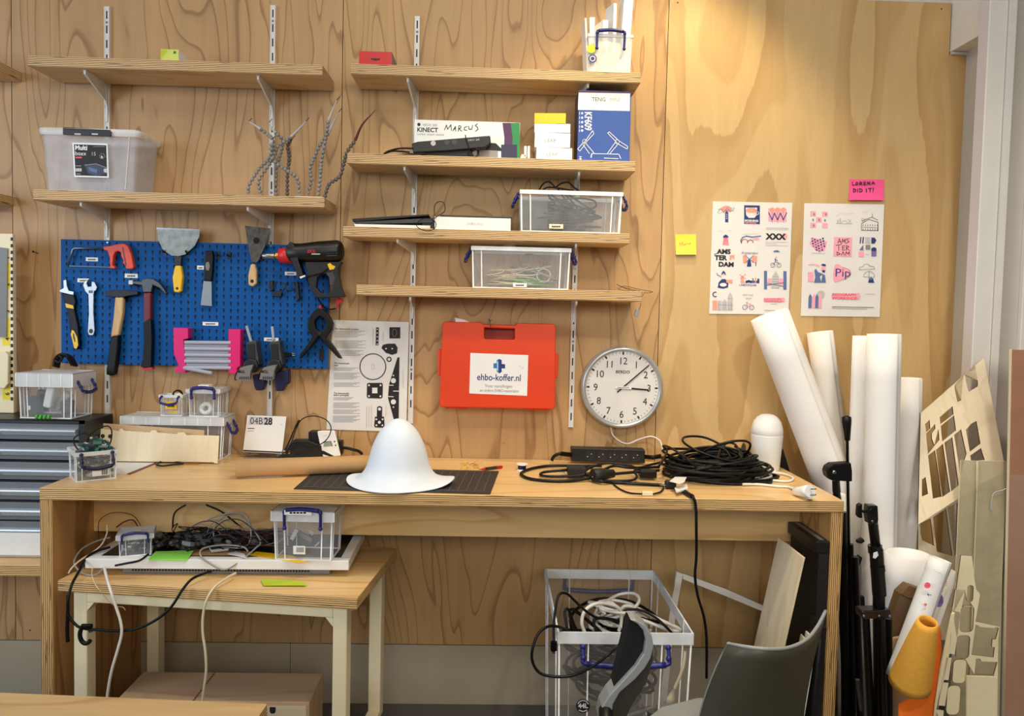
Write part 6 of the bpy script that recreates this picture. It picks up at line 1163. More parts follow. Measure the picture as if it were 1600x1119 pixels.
for x, s in ((.035 + L, 1), (tw - .035 - L, -1)):
    b = MB(); b.prism([V((x, .021, zt - .036)), V((x + s * .022, .021, zt - .036)), V((x, .021, zt - .062))], (0, L - .004, 0), 'cream_frame'); xf(b, Rt, V((FL.x, FL.y, 0))); b.build('corner_plate', t)
for x in (.035 + L / 2, tw - .035 - L / 2):
    for y in (.04, td - .04): b = MB(); b.lathe([(.04, -.012), (.045, -.008), (.045, .008), (.04, .012)], V((FL.x, FL.y, .0455)) + Rt @ V((x, y, 0)), exv, 'rubber', n=20); b.box(V((FL.x, FL.y, 0)) + Rt @ V((x, y, .088)) - V((.012, .012, 0)), V((FL.x, FL.y, 0)) + Rt @ V((x, y, .088)) + V((.012, .012, .024)), 'steel'); b.build('caster', t)
# white display lying flat, things on it
m0 = Zp(137, 886, TZ + .022); m1 = Zp(542, 897, TZ + .022); MW = (m1.x - m0.x); MY = -(m0.y + m1.y) / 2; MZ = TZ + .052
Rd = rz(1.0); MO = V((m0.x, -MY, 0)); MDp = .31
t = thing('monitor', MO + V((MW / 2, MDp / 2, TZ)), 'white flat screen monitor lying on its back on the small table', 'monitor')
local_box(MO, Rd, (.1, .02, TZ + .001), (MW - .06, MDp - .03, TZ + .0225), 'mid_grey', 'rear_shell', t, .004)
b = MB()
for i in range(60): x = .13 + (MW - .25) * i / 60; b.box((x, .0185, TZ + .010), (x + .005, .0195, TZ + .018), 'slot_dark')
xf(b, Rd, MO); b.build('air_vent', t)
b = MB(); bz = .030
b.box((0, 0, TZ + .0225), (MW, MDp, MZ - .004), 'white')
for lo, hi in (((0, 0), (MW, bz)), ((0, MDp - bz), (MW, MDp)), ((0, bz), (bz, MDp - bz)), ((MW - bz, bz), (MW, MDp - bz))): b.box((lo[0], lo[1], MZ - .004), (hi[0], hi[1], MZ), 'white')
xf(b, Rd, MO); b.build('frame', t, bevel=.002)
local_box(MO, Rd, (bz, bz, MZ - .0035), (MW - bz, MDp - bz, MZ - .002), 'black', 'screen', t)
MT = lambda u, v, z=0: Zp(u, v, MZ + z)
c = MT(201, 872); R_ = rz(22); tub('storage_tub', 'tiny lidded clear tub on the corner of the white monitor', V((c.x, c.y + .05, MZ + .0006)), .088, .075, .062, 20, lid=.014, handles=(('f', 1),), lidribs=1, rib=.30, hw=.40, hr=.003)
bits('small_screws', 'small hardware bits inside the tiny lidded tub on the monitor', 'hardware', V((c.x, c.y + .05, MZ + .002)), .026, .02, .03, 26, ['light_grey', 'mid_grey', 'white'], .006, 31)
b = MB(); p = V((c.x + .004, c.y + .05, MZ + .0006 + .062 + .0075)); b.box(p - V((.010, .004, 0)), p + V((.010, .004, .0006)), 'note_yellow'); tag(b.build('lid_label'), 'small yellow label on the lid of the tiny tub on the monitor', 'label')
a, c = MT(432, 876), MT(516, 878); xc = (a.x + c.x) / 2; cy = (a.y + c.y) / 2
tub('storage_tub', 'lidded clear tub with raised blue handle and name label, on the white monitor', V((xc, cy + .064, MZ + .0006)), .176, .122, .138, -2, lid=.03, handles=(('f', 1),), lidribs=1, rib=.33, hw=.31, hr=.0046, hand_drop=.35)
f = lambda u, v, h=0: W(u, v, -cy + .012 + h); label_tag(f, 444, 797, 487, 804.5, 'white printed name label on the lid of the tub on the monitor')
b = MB(); k = None; b.prism([f(458, 853, -.006), f(477, 853.5, -.006), f(477, 866.5, -.006), f(458, 866, -.006)], (0, .0008, 0), 'paper'); kk = Ink(b, lambda u, v, h=0: f(u, v, -.006 + h))
for i in range(8): kk.rect(463 + i * 1.5, 855.5, 463 + i * 1.5 + (.5 + .4 * (i % 2)), 863, 'ink_black')
tag(b.build('barcode_label'), 'barcode label low on the tub standing on the monitor', 'label')
for i, (u, v, w_, h_, a_, m_) in enumerate(((460, 835, .012, .036, -28, 'light_grey'), (476, 838, .014, .05, 60, 'mid_grey'), (487, 832, .012, .014, 55, 'light_grey'), (496, 850, .005, .02, -45, 'light_grey'))):
    p = W(u, v, -cy - .02 - .012 * i); b = MB(); b.box(p - V((w_ / 2, .004, h_ / 2)), p + V((w_ / 2, .004, h_ / 2)), m_, R=ry(-a_), piv=p); tag(b.build('jack_connector', bevel=.001), 'pale connector inside the tub on the monitor, ' + ['upper one standing', 'long grey one slanting', 'little square one', 'tiny lowest one'][i], 'connector')
# clutter of parts and wires on the monitor
def slabp(name, pts, z, th, m, lab, cat, bev=.001): b = MB(); b.prism([MT(u, v, z) for u, v in pts], (0, 0, th), m); return tag(b.build(name, bevel=bev), lab, cat)
b = MB(); P = [MT(u, v, .008) for u, v in ((245, 846), (293, 862), (316, 850), (262, 842))]; b.prism(P, (0, 0, .008), 'soft_black')
for i in range(14):
    s = i / 13; a = P[1].lerp(P[2], s); c = P[0].lerp(P[3], s); b.tube([a + V((0, 0, .0095)), c + V((0, 0, .0095))], .0018, 'brown_paper' if i % 2 else 'black', n=5)
    b.tube([a + V((0, 0, .0095)), a + (a - c).normalized() * .01 + V((0, 0, .0095))], .0012, 'steel', n=5)
tag(b.build('ribbon_connector'), 'brown and black ribbon cable connector on the monitor, behind the green note', 'connector')
b = MB(); P = [(232, 873.5), (243, 862), (303, 860.5), (294, 873.5)]; q0 = [MT(u, v, .002 + (.006 if i in (1, 2) else .0)) for i, (u, v) in enumerate(P)]; b.prism(q0, (0, 0, .0006), 'note_green'); b.prism([q0[0], q0[3], q0[3] + V((-.006, -.004, -.006)), q0[0] + V((.004, -.004, -.003))], (0, -.0006, 0), 'note_green')
tag(b.build('green_note'), 'green sticky note curling over the front of the white monitor', 'note')
slabp('yellow_paper', [(262, 862), (300, 858), (395, 862), (392, 868), (300, 868)], .001, .0006, 'kraft', 'tan paper strip under the clutter on the monitor', 'paper', 0); slabp('yellow_paper', [(390, 868), (400, 862), (455, 868), (481, 878), (464, 880), (440, 875)], .0012, .0006, 'yellow', 'yellow paper sheet sliding out from under the tub on the monitor', 'paper', 0)
slabp('foil_packet', [(326, 858), (338, 853), (360, 855), (358, 861), (330, 864)], .006, .008, 'light_grey', 'silvery packet in the middle of the clutter on the monitor', 'packet', .003)
slabp('paper_scrap', [(356, 866), (366, 861), (382, 866), (386, 873), (376, 870)], .004, .001, 'paper', 'curled white paper scrap among wires on the monitor', 'paper', 0)
slabp('usb_plug', [(277, 856), (284, 852), (289, 856), (285, 860)], .004, .007, 'steel', 'steel usb plug behind the green note', 'plug')
bits('circuit_parts', 'dark circuit boards and plugs scattered over the monitor', 'circuit parts', MT(320, 857) + V((0, .0, 0)), .20, .06, .03, 110, ['black', 'soft_black', 'dark_grey', 'soft_black', 'dark_grey', 'mid_grey'], .014, 41)
q = random.Random(12)
for i in range(5):
    c = MT(330 + 18 * i, 855) + V((0, .0, .004)); pts = [c + V((q.uniform(-.16, .16), q.uniform(-.07, .06), q.uniform(.002, .055))) for _ in range(13)]
    b = MB(); b.tube(spl(pts, 7), .0016 + .0003 * (i % 3), ['rubber', 'dark_grey', 'rubber', 'cable_grey', 'dark_red_wire'][i], n=6); tag(b.build('loose_wire'), ['thin black wire', 'dark grey wire', 'second thin black wire', 'pale grey wire', 'dark red wire'][i] + ' tangled in the clutter on the monitor', 'wire')
def wcab(P, r, m, lab, name='loose_cable', n=7): return cable(name, [W(u, v, d) for u, v, d in P], r, m, lab, n=n)
wcab([(326, 812, .42), (345, 805, .43), (372, 801, .44), (386, 808, .45), (392, 830, .46), (390, 846, .46), (378, 856, .46), (345, 853, .45), (334, 838, .44), (338, 818, .43), (355, 806, .42), (375, 806, .42), (392, 822, .44), (407, 846, .47), (400, 856, .49), (380, 873, .52), (352, 890, .545), (326, 880, .54), (313, 867, .53), (318, 857, .51), (345, 852, .49), (378, 854, .49), (388, 862, .50)], .0026, 'cable_grey', 'grey cable twisting in big loops above the monitor clutter')
wcab([(270, 825, .36), (271, 808, .36), (276, 798, .36), (290, 789, .36)], .0026, 'rubber', 'black cable bending up behind the clutter to the bench underside')
wcab([(322, 789, .36), (345, 799, .37), (362, 812, .38), (380, 827, .40)], .0028, 'rubber', 'black cable sloping down from the bench underside into the clutter')
wcab([(154, 838, .40), (155, 815, .39), (170, 803, .38), (190, 801, .38), (208, 806, .38), (218, 818, .39), (222, 830, .39)], .0012, 'dark_red_wire', 'fine brown wire arching over the tiny tub on the monitor')
wcab([(182, 824, .40), (195, 815, .40), (208, 813, .40), (216, 824, .40)], .0022, 'dark_red_wire', 'short dark red wire arch right behind the tiny tub')
wcab([(167, 820, .44), (167, 834, .45), (158, 852, .47), (142, 865, .50), (125, 876, .53), (112, 888, .56), (107, 896, .565)], .0024, 'cable_cream', 'cream wire running down across the monitor corner')
wcab([(172, 840, .44), (150, 846, .45), (128, 858, .47), (116, 876, .50), (120, 888, .52), (135, 898, .54), (150, 898, .55), (160, 890, .55)], .0030, 'cable_grey', 'grey cable bowing around the end of the monitor')
wcab([(172, 855, .46), (150, 862, .49), (135, 872, .53), (124, 892, .58), (113, 912, .64), (107, 935, .66), (107, 960, .66), (118, 976, .66), (130, 982, .66), (150, 984, .66), (185, 986, .66), (215, 982, .66), (245, 968, .66), (268, 948, .66), (285, 922, .65), (300, 905, .62), (320, 896, .57), (330, 893, .55)], .0040, 'rubber', 'long black cable hanging in a deep bow before the small table')
wcab([(107, 930, .645), (106, 960, .645), (105, 985, .645), (106, 1003, .645)], .0052, 'rubber', 'short black lead dangling straight at the side panel')
wcab([(232, 866, .53), (218, 876, .565), (195, 881, .57), (180, 884, .57)], .0034, 'rubber', 'black cable lying along the front edge of the monitor')
b = MB(); c = W(134, 992, .66); s = mpp(.66); b.tube([c + V((math.cos(math.radians(a)) * 9 * s, 0, math.sin(math.radians(a)) * 14 * s)) for a in range(20, 321, 15)], .006, 'rubber', n=8); b.tube([W(128, 979, .66), W(143, 979, .66)], .008, 'rubber', n=8); tag(b.build('cable_hook'), 'black hook-shaped clip on the hanging black cable', 'clip')
wcab([(163, 886, .57), (166, 900, .62), (172, 920, .665), (180, 945, .67), (188, 970, .67), (190, 990, .67), (184, 1015, .67), (174, 1050, .67), (168, 1085, .67), (164, 1130, .67)], .0040, 'cable_white', 'white cable hanging in front of the cream table leg')
wcab([(368, 896, .56), (355, 903, .60), (335, 918, .645), (322, 940, .66), (317, 965, .66), (317, 990, .66), (321, 1020, .66), (322, 1050, .66), (318, 1080, .66), (314, 1120, .66)], .0038, 'cable_cream', 'pale cable hanging at the middle of the small table')
wcab([(144, 888, .57), (144, 900, .62), (150, 915, .665), (158, 925, .665)], .0012, 'cable_cream', 'fine cream wire over the corner of the small table')
wcab([(161, 928, .665), (168, 938, .665), (180, 947, .665), (192, 949, .665), (196, 954, .665)], .0010, 'kraft', 'wispy tan wire below the small table edge')
q = random.Random(77)
for i in range(9):
    u0, u1 = q.uniform(255, 330), q.uniform(340, 428); d = q.uniform(.40, .47); h = q.uniform(8, 34); w_ = q.choice(['fine', 'slim', 'thin']); k_ = i % 3
    wcab([(u0, 860 - q.uniform(0, 10), d), (u0 + (u1 - u0) * .25, 852 - h, d), (u0 + (u1 - u0) * .55, 848 - h * q.uniform(.6, 1.2), d + .01), (u0 + (u1 - u0) * .85, 850 - h * .4, d + .01), (u1, 858 - q.uniform(0, 14), d + .02)], .0011 + .0003 * k_, ['cable_grey', 'rubber', 'dark_grey'][k_], ['grey', 'black', 'dark grey'][k_] + ' wire arching over the clutter on the monitor', 'arched_wire')
    C.objects[-1]['group'] = ['grey', 'black', 'dark grey'][k_] + ' wires arching over the monitor clutter'
TT = lambda u, v, z=0: Zp(u, v, TZ + z)
b = MB(); b.prism([TT(407, 905, .006), TT(468, 907.5, .010), TT(481, 915, .003), TT(412, 915.5, .003)], (0, 0, .0008), 'note_lime'); b.prism([TT(412, 915.5, .003), TT(478, 916, .003), TT(476, 916, .0004), TT(413, 915.5, .0004)], (0, -.0006, 0), 'note_lime'); tag(b.build('green_note'), 'lime green folded note at the front edge of the small table', 'note')
# wooden drawer box on the floor
zt = .30; a, c, e_ = Zp(183, 1092, zt), Zp(480, 1092, zt), Zp(487, 1062, zt); xm = W(334, 1078, .38).x
t = thing('drawer_box', ((a.x + c.x) / 2, (a.y + .09), 0), 'low pale wooden drawer box on the floor beneath the small table', 'drawer box')
yf = max(a.y, c.y) - .02; yb = -.365
b = MB(); b.box((a.x, yf + .002, 0), (xm - .001, yb, zt), 'drawer_wood'); b.box((xm, yf, 0), (c.x + .012, yb, zt), 'drawer_wood'); b.build('cabinet_body', t, bevel=.004, seg=3)
b = MB(); x0, x1 = W(405, 1105, .42).x, c.x + .003; b.box((x0 - .14, yf - .004, .02), (x1, yf + .001, zt - .012), 'thin_ply'); b.build('drawer', t, bevel=.001)
b = MB(); p = V(((x0 + x1) / 2 - .01, yf - .0045, zt - .014)); b.prism([p + V((-.009, 0, 0)), p + V((.009, 0, 0)), p + V((.009, 0, -.014)), p + V((.005, 0, -.02)), p + V((-.005, 0, -.02)), p + V((-.009, 0, -.014))], (0, .001, 0), 'slot_dark'); b.build('finger_notch', t)
b = MB(); b.box((p.x - .034, yf - .005, p.z - .075), (p.x + .034, yf - .004, p.z - .043), 'slot_dark'); b.build('label_window', t)
b = MB()
for i in range(12): y = yf + .004 + (yb - yf - .01) * i / 12; b.box((xm - .004, y, zt + .0001), (xm + .002, y + .006, zt + .0006), 'brown_paper')
b.build('joint', t)
# ------------------------------------------------------------------ tall open tub with cables
TX0, TX1 = W(871, 1000, .67).x, W(1084, 1000, .67).x; th_ = .58; tc = V(((TX0 + TX1) / 2, -.405, .0008))
t, body, _ = tub('storage_tub', 'tall open clear tub under the bench overflowing with cables', tc, TX1 - TX0 - .01, .52, th_, 0, lid=0, handles=(('f', 0), ('b', 0)), clear='warm_clear', frost='rim', taper=.07, hw=.32, hr=.006, rimh=.034, rib=.28, hand_drop=.18)
b = MB(); f = wallp(.672); k = Ink(b, f); k.circ(911, 1103.5, 11, 'ink_black'); k.text('44L', 911, 1106.5, 10, 'white', align='CENTER', bold=.04, dr=(1, 0))
for i in range(12): a = math.radians(25 + i * 130 / 11); k.circ(911 + 8.6 * math.cos(a) * 1, 1103.5 - 8.6 * math.sin(a), .9, 'white', n=8)
k.line([(905, 1110), (911, 1112), (917, 1110)], 1.6, 'white'); tag(b.build('volume_sticker'), 'round black sticker reading 44L on the tall open tub', 'sticker')
tangle('black_cables', 'heap of black cables and plugs filling the tall open tub', 'cables', tc + V((.0, -.04, .28)), .15, .16, .22, 20, .0055, 'rubber', 51, (.3, 1), .4)
tangle('white_cables', 'bundle of white cables on top in the tall open tub', 'cables', tc + V((.03, .02, .45)), .12, .12, .10, 9, .0055, 'cable_white', 55, (.4, 1), .6)
tangle('grey_cables', 'grey cables sagging low inside the tall open tub', 'cables', tc + V((.05, -.03, .06)), .11, .15, .20, 9, .006, 'cable_grey', 57, (.4, 1), .5)
PB = lambda x, y: (820 + x / 5.11, 900 + y / 5.11)
def bcb(P, r, m, lab): return cable('loose_cable', [W(*PB(x, y), d) for x, y, d in P], r, m, lab)
bcb([(800, 500, .60), (700, 600, .72), (560, 710, .74), (400, 790, .74), (250, 805, .74), (120, 775, .74), (60, 680, .74), (65, 570, .74), (110, 460, .72), (180, 405, .70), (260, 405, .68), (340, 440, .64), (385, 478, .60)], .0042, 'rubber', 'black cable bowing far out of the front of the tall tub')
bcb([(232, 520, .70), (232, 380, .68), (250, 230, .66), (275, 150, .64), (330, 140, .62), (400, 200, .60), (480, 275, .55), (580, 335, .50), (680, 345, .46)], .0040, 'rubber', 'black usb cable arching over the side of the tall tub')
b = MB(); p0, p1 = W(*PB(232, 525), .70), W(*PB(230, 595), .70); b.tube([p0, p1], .0095, 'rubber', n=6); b.tube([p1, W(*PB(230, 615), .70)], .006, 'steel', n=4); tag(b.build('usb_plug'), 'black usb plug dangling beside the tall tub', 'plug')
bcb([(340, 430, .60), (318, 310, .58), (330, 265, .57), (355, 280, .56), (390, 380, .56), (435, 470, .56)], .0042, 'rubber', 'small black cable hairpin standing above the tall tub rim')
bcb([(490, 480, .55), (455, 380, .54), (480, 280, .52), (560, 225, .50), (650, 222, .48), (740, 250, .47), (770, 310, .46), (765, 400, .46), (750, 440, .46)], .0058, 'cable_white', 'white cable hooping high above the tall tub')
bcb([(640, 300, .40), (600, 260, .40), (650, 212, .40), (710, 225, .42), (750, 280, .43)], .0052, 'cable_white', 'second white cable loop at the top of the tall tub')
bcb([(760, 300, .40), (790, 245, .40), (870, 250, .40), (980, 300, .42), (1100, 360, .44), (1220, 415, .46), (1235, 438, .46), (1160, 435, .46), (1040, 390, .45), (900, 340, .44), (820, 335, .43)], .0060, 'cable_white', 'white flex looping across to the far side of the tall tub')
bcb([(590, 470, .50), (555, 400, .49), (560, 345, .48), (640, 340, .47), (740, 360, .46), (820, 405, .45)], .0050, 'rubber', 'thick black cable bundled at the tall tub centre')
bcb([(770, 300, .45), (830, 270, .45), (930, 275, .45), (1040, 330, .46), (1120, 400, .47), (1200, 480, .48)], .0042, 'rubber', 'black cable arching over the white flex in the tall tub')
bcb([(1280, 600, .60), (1270, 700, .61), (1240, 800, .62), (1195, 900, .62)], .005, 'cable_cream', 'cream lead hanging inside the tall tub')
b = MB(); b.lathe([(.005, 0), (.011, .03), (.016, .055)], W(*PB(1198, 895), .62), W(*PB(1170, 975), .62) - W(*PB(1198, 895), .62), 'cable_cream', n=12); tag(b.build('lead_plug'), 'cream flared plug low inside the tall tub', 'plug')
# white corner moulding standing behind the tub
b = MB(); f = wallp(.22); b.prism([f(1058, 893.5), f(1067, 897), f(1056, 960), f(1051, 1000), f(1041, 1000), (f(1046, 960))], (0, .012, 0), 'warm_paper'); b.prism([f(1067.2, 896.5), f(1135, 921), f(1213, 956), f(1214, 962), f(1210, 963), f(1130, 930), f(1067, 905)], (0, .011, 0), 'warm_paper'); b.prism([f(1051, 1000), f(1041, 1000), f(1030, 1112), f(1040, 1112)], (0, .012, 0), 'warm_paper'); tag(b.build('corner_moulding'), 'white angled strip frame leaning behind the tall tub', 'moulding')
# boards leaning on the inside of the bench
XI = BX1 - .0365
def leanboard(name, xt, xb, d0, d1, zt, th, m, lab, mx=None, zb=.001):
    b = MB(); pts = [V((xt, -d0, zt)), V((xt, -d1, zt)), V((xb, -d1, zb)), V((xb, -d0, zb))]; b.prism(pts, (th, 0, 0), m, mx or m); return tag(b.build(name, bevel=.001), lab, 'board')
t = thing('black_display', (XI - .03, -.46, 0), 'thick black framed panel standing against the inner bench side', 'panel')
b = MB(); b.prism([V((XI - .034, -.345, .815)), V((XI - .034, -.556, .815)), V((XI - .036, -.556, .001)), V((XI - .036, -.345, .001))], (.032, 0, 0), 'soft_black'); b.build('body', t, bevel=.002)
b = MB(); b.box((XI - .042, -.558, .785), (XI - .001, -.338, .823), 'black'); b.build('top_rail', t, bevel=.003)
b = MB(); b.box((XI - .026, -.54, .8225), (XI - .012, -.36, .8245), 'mid_grey'); b.build('rail_slot', t)
leanboard('wooden_board', .945, .80, .415, .61, .79, .006, 'ply_sheet', 'pale wooden board leaning inside the bench beside the black panel', 'thin_ply')
leanboard('white_board', .978, .912, .57, .64, .55, .005, 'white', 'thin white edged board beside the grey chair and bench side'); leanboard('white_board', .963, .878, .57, .645, .54, .004, 'cream', 'thin cream edged board between the wooden board and the white one'); leanboard('black_board', .99, .945, .57, .66, .60, .012, 'black', 'black board edge in front of the inner bench side')
# ------------------------------------------------------------------ chairs
cols = [(1138, 1006, 1086), (1160, 1010, 1112), (1195, 1014, 1148), (1230, 1012.5, 1185), (1258, 1001, 1212), (1276, 981, 1234), (1290, 955, 1250)]; dep = [.98, 1.02, 1.04, 1.02, .98, .92, .85]
t = thing('shell_chair', (.7, -.92, 0), 'grey plastic shell chair with a curved back tucked toward the bench', 'chair'); rows = []; n = 9
for i in range(n + 1):
    s = i / n; row = []
    for (u, v, ub), d in zip(cols, dep):
        vb = 1175; vv = v + (vb - v) * s; uu = u + (ub - u) * (1 - (1 - s) ** 1.7); row.append(W(uu, vv, d - .10 * s))
    rows.append(spl(row, 4))
b = MB(); b.grid(rows, 'chair_grey'); bk = b.build('backrest', t); so = bk.modifiers.new('s', 'SOLIDIFY'); so.thickness = .008; so.offset = 0
b = MB(); b.tube(rows[0], .0045, 'chair_rim', n=8); b.tube([r[0] for r in rows], .0045, 'chair_rim', n=8); b.build('rim', t)
b = MB(); seat = [(.485, .80), (.415, .875), (.39, .95), (.50, 1.0), (.70, .99), (.80, .87), (.74, .76), (.60, .75)]; b.prism([V((x, -d, .435)) for x, d in seat], (0, 0, -.016), 'chair_rim'); b.build('seat', t, bevel=.006, seg=3)  # seat takes the pale rim grey: light on its top put into the colour
for x, d in ((.46, .80), (.74, .76), (.46, .93), (.74, .93)): b = MB(); b.tube([V((x, -d, .42)), V((x + (x - .6) * .25, -d + (d - .86) * -.3, .001))], .011, 'steel', n=10); b.build('leg', t)
t = thing('office_chair', (.36, -.86, 0), 'office chair seen edge-on with black padded back and grey rim', 'chair')
def cpart(name, pts, m, d, th, bev): b = MB(); b.prism([W(*PB(x, y), d) for x, y in pts], (0, th, 0), m); return b.build(name, t, bevel=bev, seg=3)
cpart('pad', [(835, 352), (900, 378), (948, 438), (966, 515), (950, 620), (880, 730), (790, 835), (715, 900), (690, 960), (700, 930), (755, 690), (800, 500), (815, 400)], 'chair_pad', .94, .05, .006)
cpart('rim', [(838, 352), (890, 353), (960, 398), (1015, 478), (1031, 570), (1006, 662), (960, 742), (880, 832), (762, 932), (705, 1030), (690, 1160), (590, 1160), (615, 1050), (672, 958), (780, 842), (880, 732), (950, 622), (966, 517), (948, 440), (900, 385)], 'chair_rim', .955, .06, .008)
cpart('back_shell', [(1028, 560), (1022, 680), (985, 815), (930, 925), (855, 1035), (800, 1160), (680, 1160), (700, 1030), (760, 930), (880, 830), (960, 740), (1004, 660)], 'chair_back', .945, .05, .006)
p = W(*PB(660, 1120), .925); q0 = V((p.x - .02, -1.22, 0)); b = MB(); b.tube(spl([p, V((p.x - .01, p.y - .03, .50)), V((q0.x, q0.y + .12, .44)), V((q0.x, q0.y, .43))], 6), .018, 'black', n=10); b.build('back_post', t)
b = MB(); b.lathe([(.17, 0), (.185, .02), (.17, .05)], V((q0.x, q0.y, .415)), (0, 0, 1), 'chair_pad', n=28); b.build('seat', t); b = MB(); b.lathe([(.025, .06), (.025, .415)], q0, (0, 0, 1), 'black', n=14); b.build('column', t)
for i in range(5): a = 2 * math.pi * i / 5 + .3; b = MB(); e_ = q0 + V((math.cos(a) * .22, math.sin(a) * .22, .05)); b.tube([q0 + V((0, 0, .08)), e_], .016, 'black', n=8); b.lathe([(.022, -.01), (.026, 0), (.022, .01)], e_ + V((0, 0, -.023)), (-math.sin(a), math.cos(a), 0), 'rubber', n=14); b.build('leg', t)
# ------------------------------------------------------------------ table in front of the camera
FZ = .75; a, c = Zp(-40, 1080, FZ), Zp(418, 1099, FZ); y = (a.y + c.y) / 2; x1 = c.x
t = thing('front_table', (-1.1, -1.8, 0), 'corner of a plywood worktable at the very bottom of the picture', 'table'); Rf = rz(math.degrees(math.atan2(c.y - a.y, c.x - a.x)))
b = MB(); b.box((-1.5, -.75, -.03), (0, 0, 0), 'ply_face', mx='edge_zb', my='edge_zb'); xf(b, Rf, c); b.build('tabletop', t, bevel=.002)
for x, yy in ((-1.42, -.68), (-.08, -.68), (-1.42, -.07), (-.08, -.07)): local_box(V((c.x, c.y, 0)), Rf, (x - .025, yy - .025, .001), (x + .025, yy + .025, FZ - .031), 'cream_frame', 'leg', t)
# ------------------------------------------------------------------ paper rolls standing beside the bench
def roll(name, top, foot, r0, r1, lab, m='paper', turns=1.6, cat='paper roll', n=40, gap=.006, flare=None, seam=-1.25):
    """a loosely rolled sheet: spiral section swept from foot to top"""
    ax = top - foot; L = ax.length; z = ax.normalized(); x = z.orthogonal().normalized(); x = V((1, 0, 0)) - z * z.x; x.normalize(); y = z.cross(x)
    b = MB(); rows = []; N = int(n * turns); hs = 10
    for i in range(hs + 1):
        s = i / hs; rr = r1 + (r0 - r1) * s
        if flare: rr *= flare(s)
        rows.append([foot + z * (L * s) + (x * math.cos(a) + y * math.sin(a)) * (rr - gap * (1 - k_ / N)) for k_ in range(N + 1) for a in [seam - 2 * math.pi * turns * (1 - k_ / N)]])
    b.grid(rows, m); o = b.build(name); so = o.modifiers.new('s', 'SOLIDIFY'); so.thickness = .0012; so.offset = 0
    return tag(o, lab, cat)
pt = W(1203, 492, .175); pm = W(1297, 740, .18); roll('paper_roll', pt, pt + (pm - pt) * ((pt.z - .02) / (pt.z - pm.z)), .070, .070, 'thick white paper roll leaning across the wall over the bench end', gap=.01)
def up(u0, u1, v, d, ub, db, dy=0): c = W((u0 + u1) / 2, v, d); r = (u1 - u0) / 2 * mpp(d); xb = W(ub, 1000, db).x; return c, V((xb, -db, .004)), r
c, e_, r = up(1261, 1302, 519, .055, 1362, .056); roll('paper_roll', c, e_, r, r * 1.02, 'slim white paper roll tilted behind the thick leaning one', gap=.008)
c, e_, r = up(1357, 1408, 522, .40, 1375, .40); roll('paper_roll', c, e_, r * 1.05, r * 1.22, 'tall upright white paper roll behind the black light stand', flare=lambda s: 1 + .0 * s, gap=.012)
c, e_, r = up(1333, 1370, 525, .29, 1338, .29); roll('paper_roll', c, e_, r, r * 1.05, 'white paper roll half hidden by the tall upright roll', gap=.006)
c, e_, r = up(1401, 1441, 591, .30, 1420, .30); roll('paper_roll', c, e_, r, r * 1.08, 'shorter white paper roll against the laser cut board', gap=.008)
c, e_, r = up(1384, 1456, 866, .54, 1424, .54); roll('paper_roll', c, e_, r, r * .95, 'wide short white paper roll standing behind the printed poster tube', gap=.016, turns=1.8)
c, e_, r = up(1316, 1328, 766, .42, 1318, .42); roll('paper_roll', W(1312, 772, .34), V((W(1316, 1000, .34).x + .02, -.36, .004)), .020, .022, 'thin white paper tube behind the microphone stand', gap=.004)
# printed poster tube
a, c = W(1470, 874, .735), W(1411, 1040, .735); r = 17.5 * mpp(.735); c = c + (c - a) * .12; roll('poster_tube', a, c, r, r * 1.15, 'rolled poster with pink, orange and violet print behind the yellow felt', 'white', gap=.007, turns=1.7, cat='poster tube')
b = MB(); ax = (c - a).normalized()
def onroll(u, v, h=0):
    d = .735; cx = 1470 + (1411 - 1470) * (v - 874) / 166; o = (u - cx) / 17.5; return W(u, v, d + r * 1.02 * math.sqrt(max(.05, 1 - min(o * o * .95, .95))) + .005 + h)
k = Ink(b, onroll, .001); k.circ(1449, 915, 5, 'ink_coral', n=12); k.circ(1467, 938, 7, 'violet_ink', ry=11); k.circ(1446, 945, 2.4, 'ink_salmon', n=12); k.line([(1446, 945), (1445.5, 953)], .6, 'ink_salmon'); k.line([(1455, 930), (1449, 929)], .9, 'ink_black'); k.line([(1451, 927), (1449, 929), (1451, 931.5)], .8, 'ink_black')
for v in (910, 913, 916): k.line([(1468, v + 1.5), (1480, v - 1)], .6, 'ink_coral')
k.line([(1458, 890), (1466, 895), (1476, 898), (1484, 898)], .4, 'ink_light')
tag(b.build('printed_shapes'), 'pink and violet printed shapes on the poster tube', 'print')
b = MB(); f = lambda u, v, h=0: W(u, v, .70 + h); b.prism([f(1493, 893), f(1497, 898), f(1446, 1040), f(1436, 1040)], (0, .02, 0), 'white'); tag(b.build('white_strip'), 'long white strip lying along the poster tube', 'strip')
# brown paper bag
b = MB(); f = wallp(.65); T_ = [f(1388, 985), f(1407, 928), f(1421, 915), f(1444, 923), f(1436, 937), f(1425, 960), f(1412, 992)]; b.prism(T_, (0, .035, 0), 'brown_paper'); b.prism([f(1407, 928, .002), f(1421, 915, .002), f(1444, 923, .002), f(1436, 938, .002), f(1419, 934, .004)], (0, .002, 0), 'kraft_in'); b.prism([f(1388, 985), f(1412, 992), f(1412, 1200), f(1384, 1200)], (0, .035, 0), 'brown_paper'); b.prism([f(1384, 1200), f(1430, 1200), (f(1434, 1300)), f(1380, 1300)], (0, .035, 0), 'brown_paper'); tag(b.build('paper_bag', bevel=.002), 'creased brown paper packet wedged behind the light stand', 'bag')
b = MB(); b.prism([W(u, v, .674) for u, v in ((1390, 1000), (1440, 990), (1440, 1300), (1386, 1300))], (0, .012, 0), 'tan_board'); tag(b.build('cardboard_flap'), 'plain cardboard sheet standing low behind the felt roll', 'cardboard')
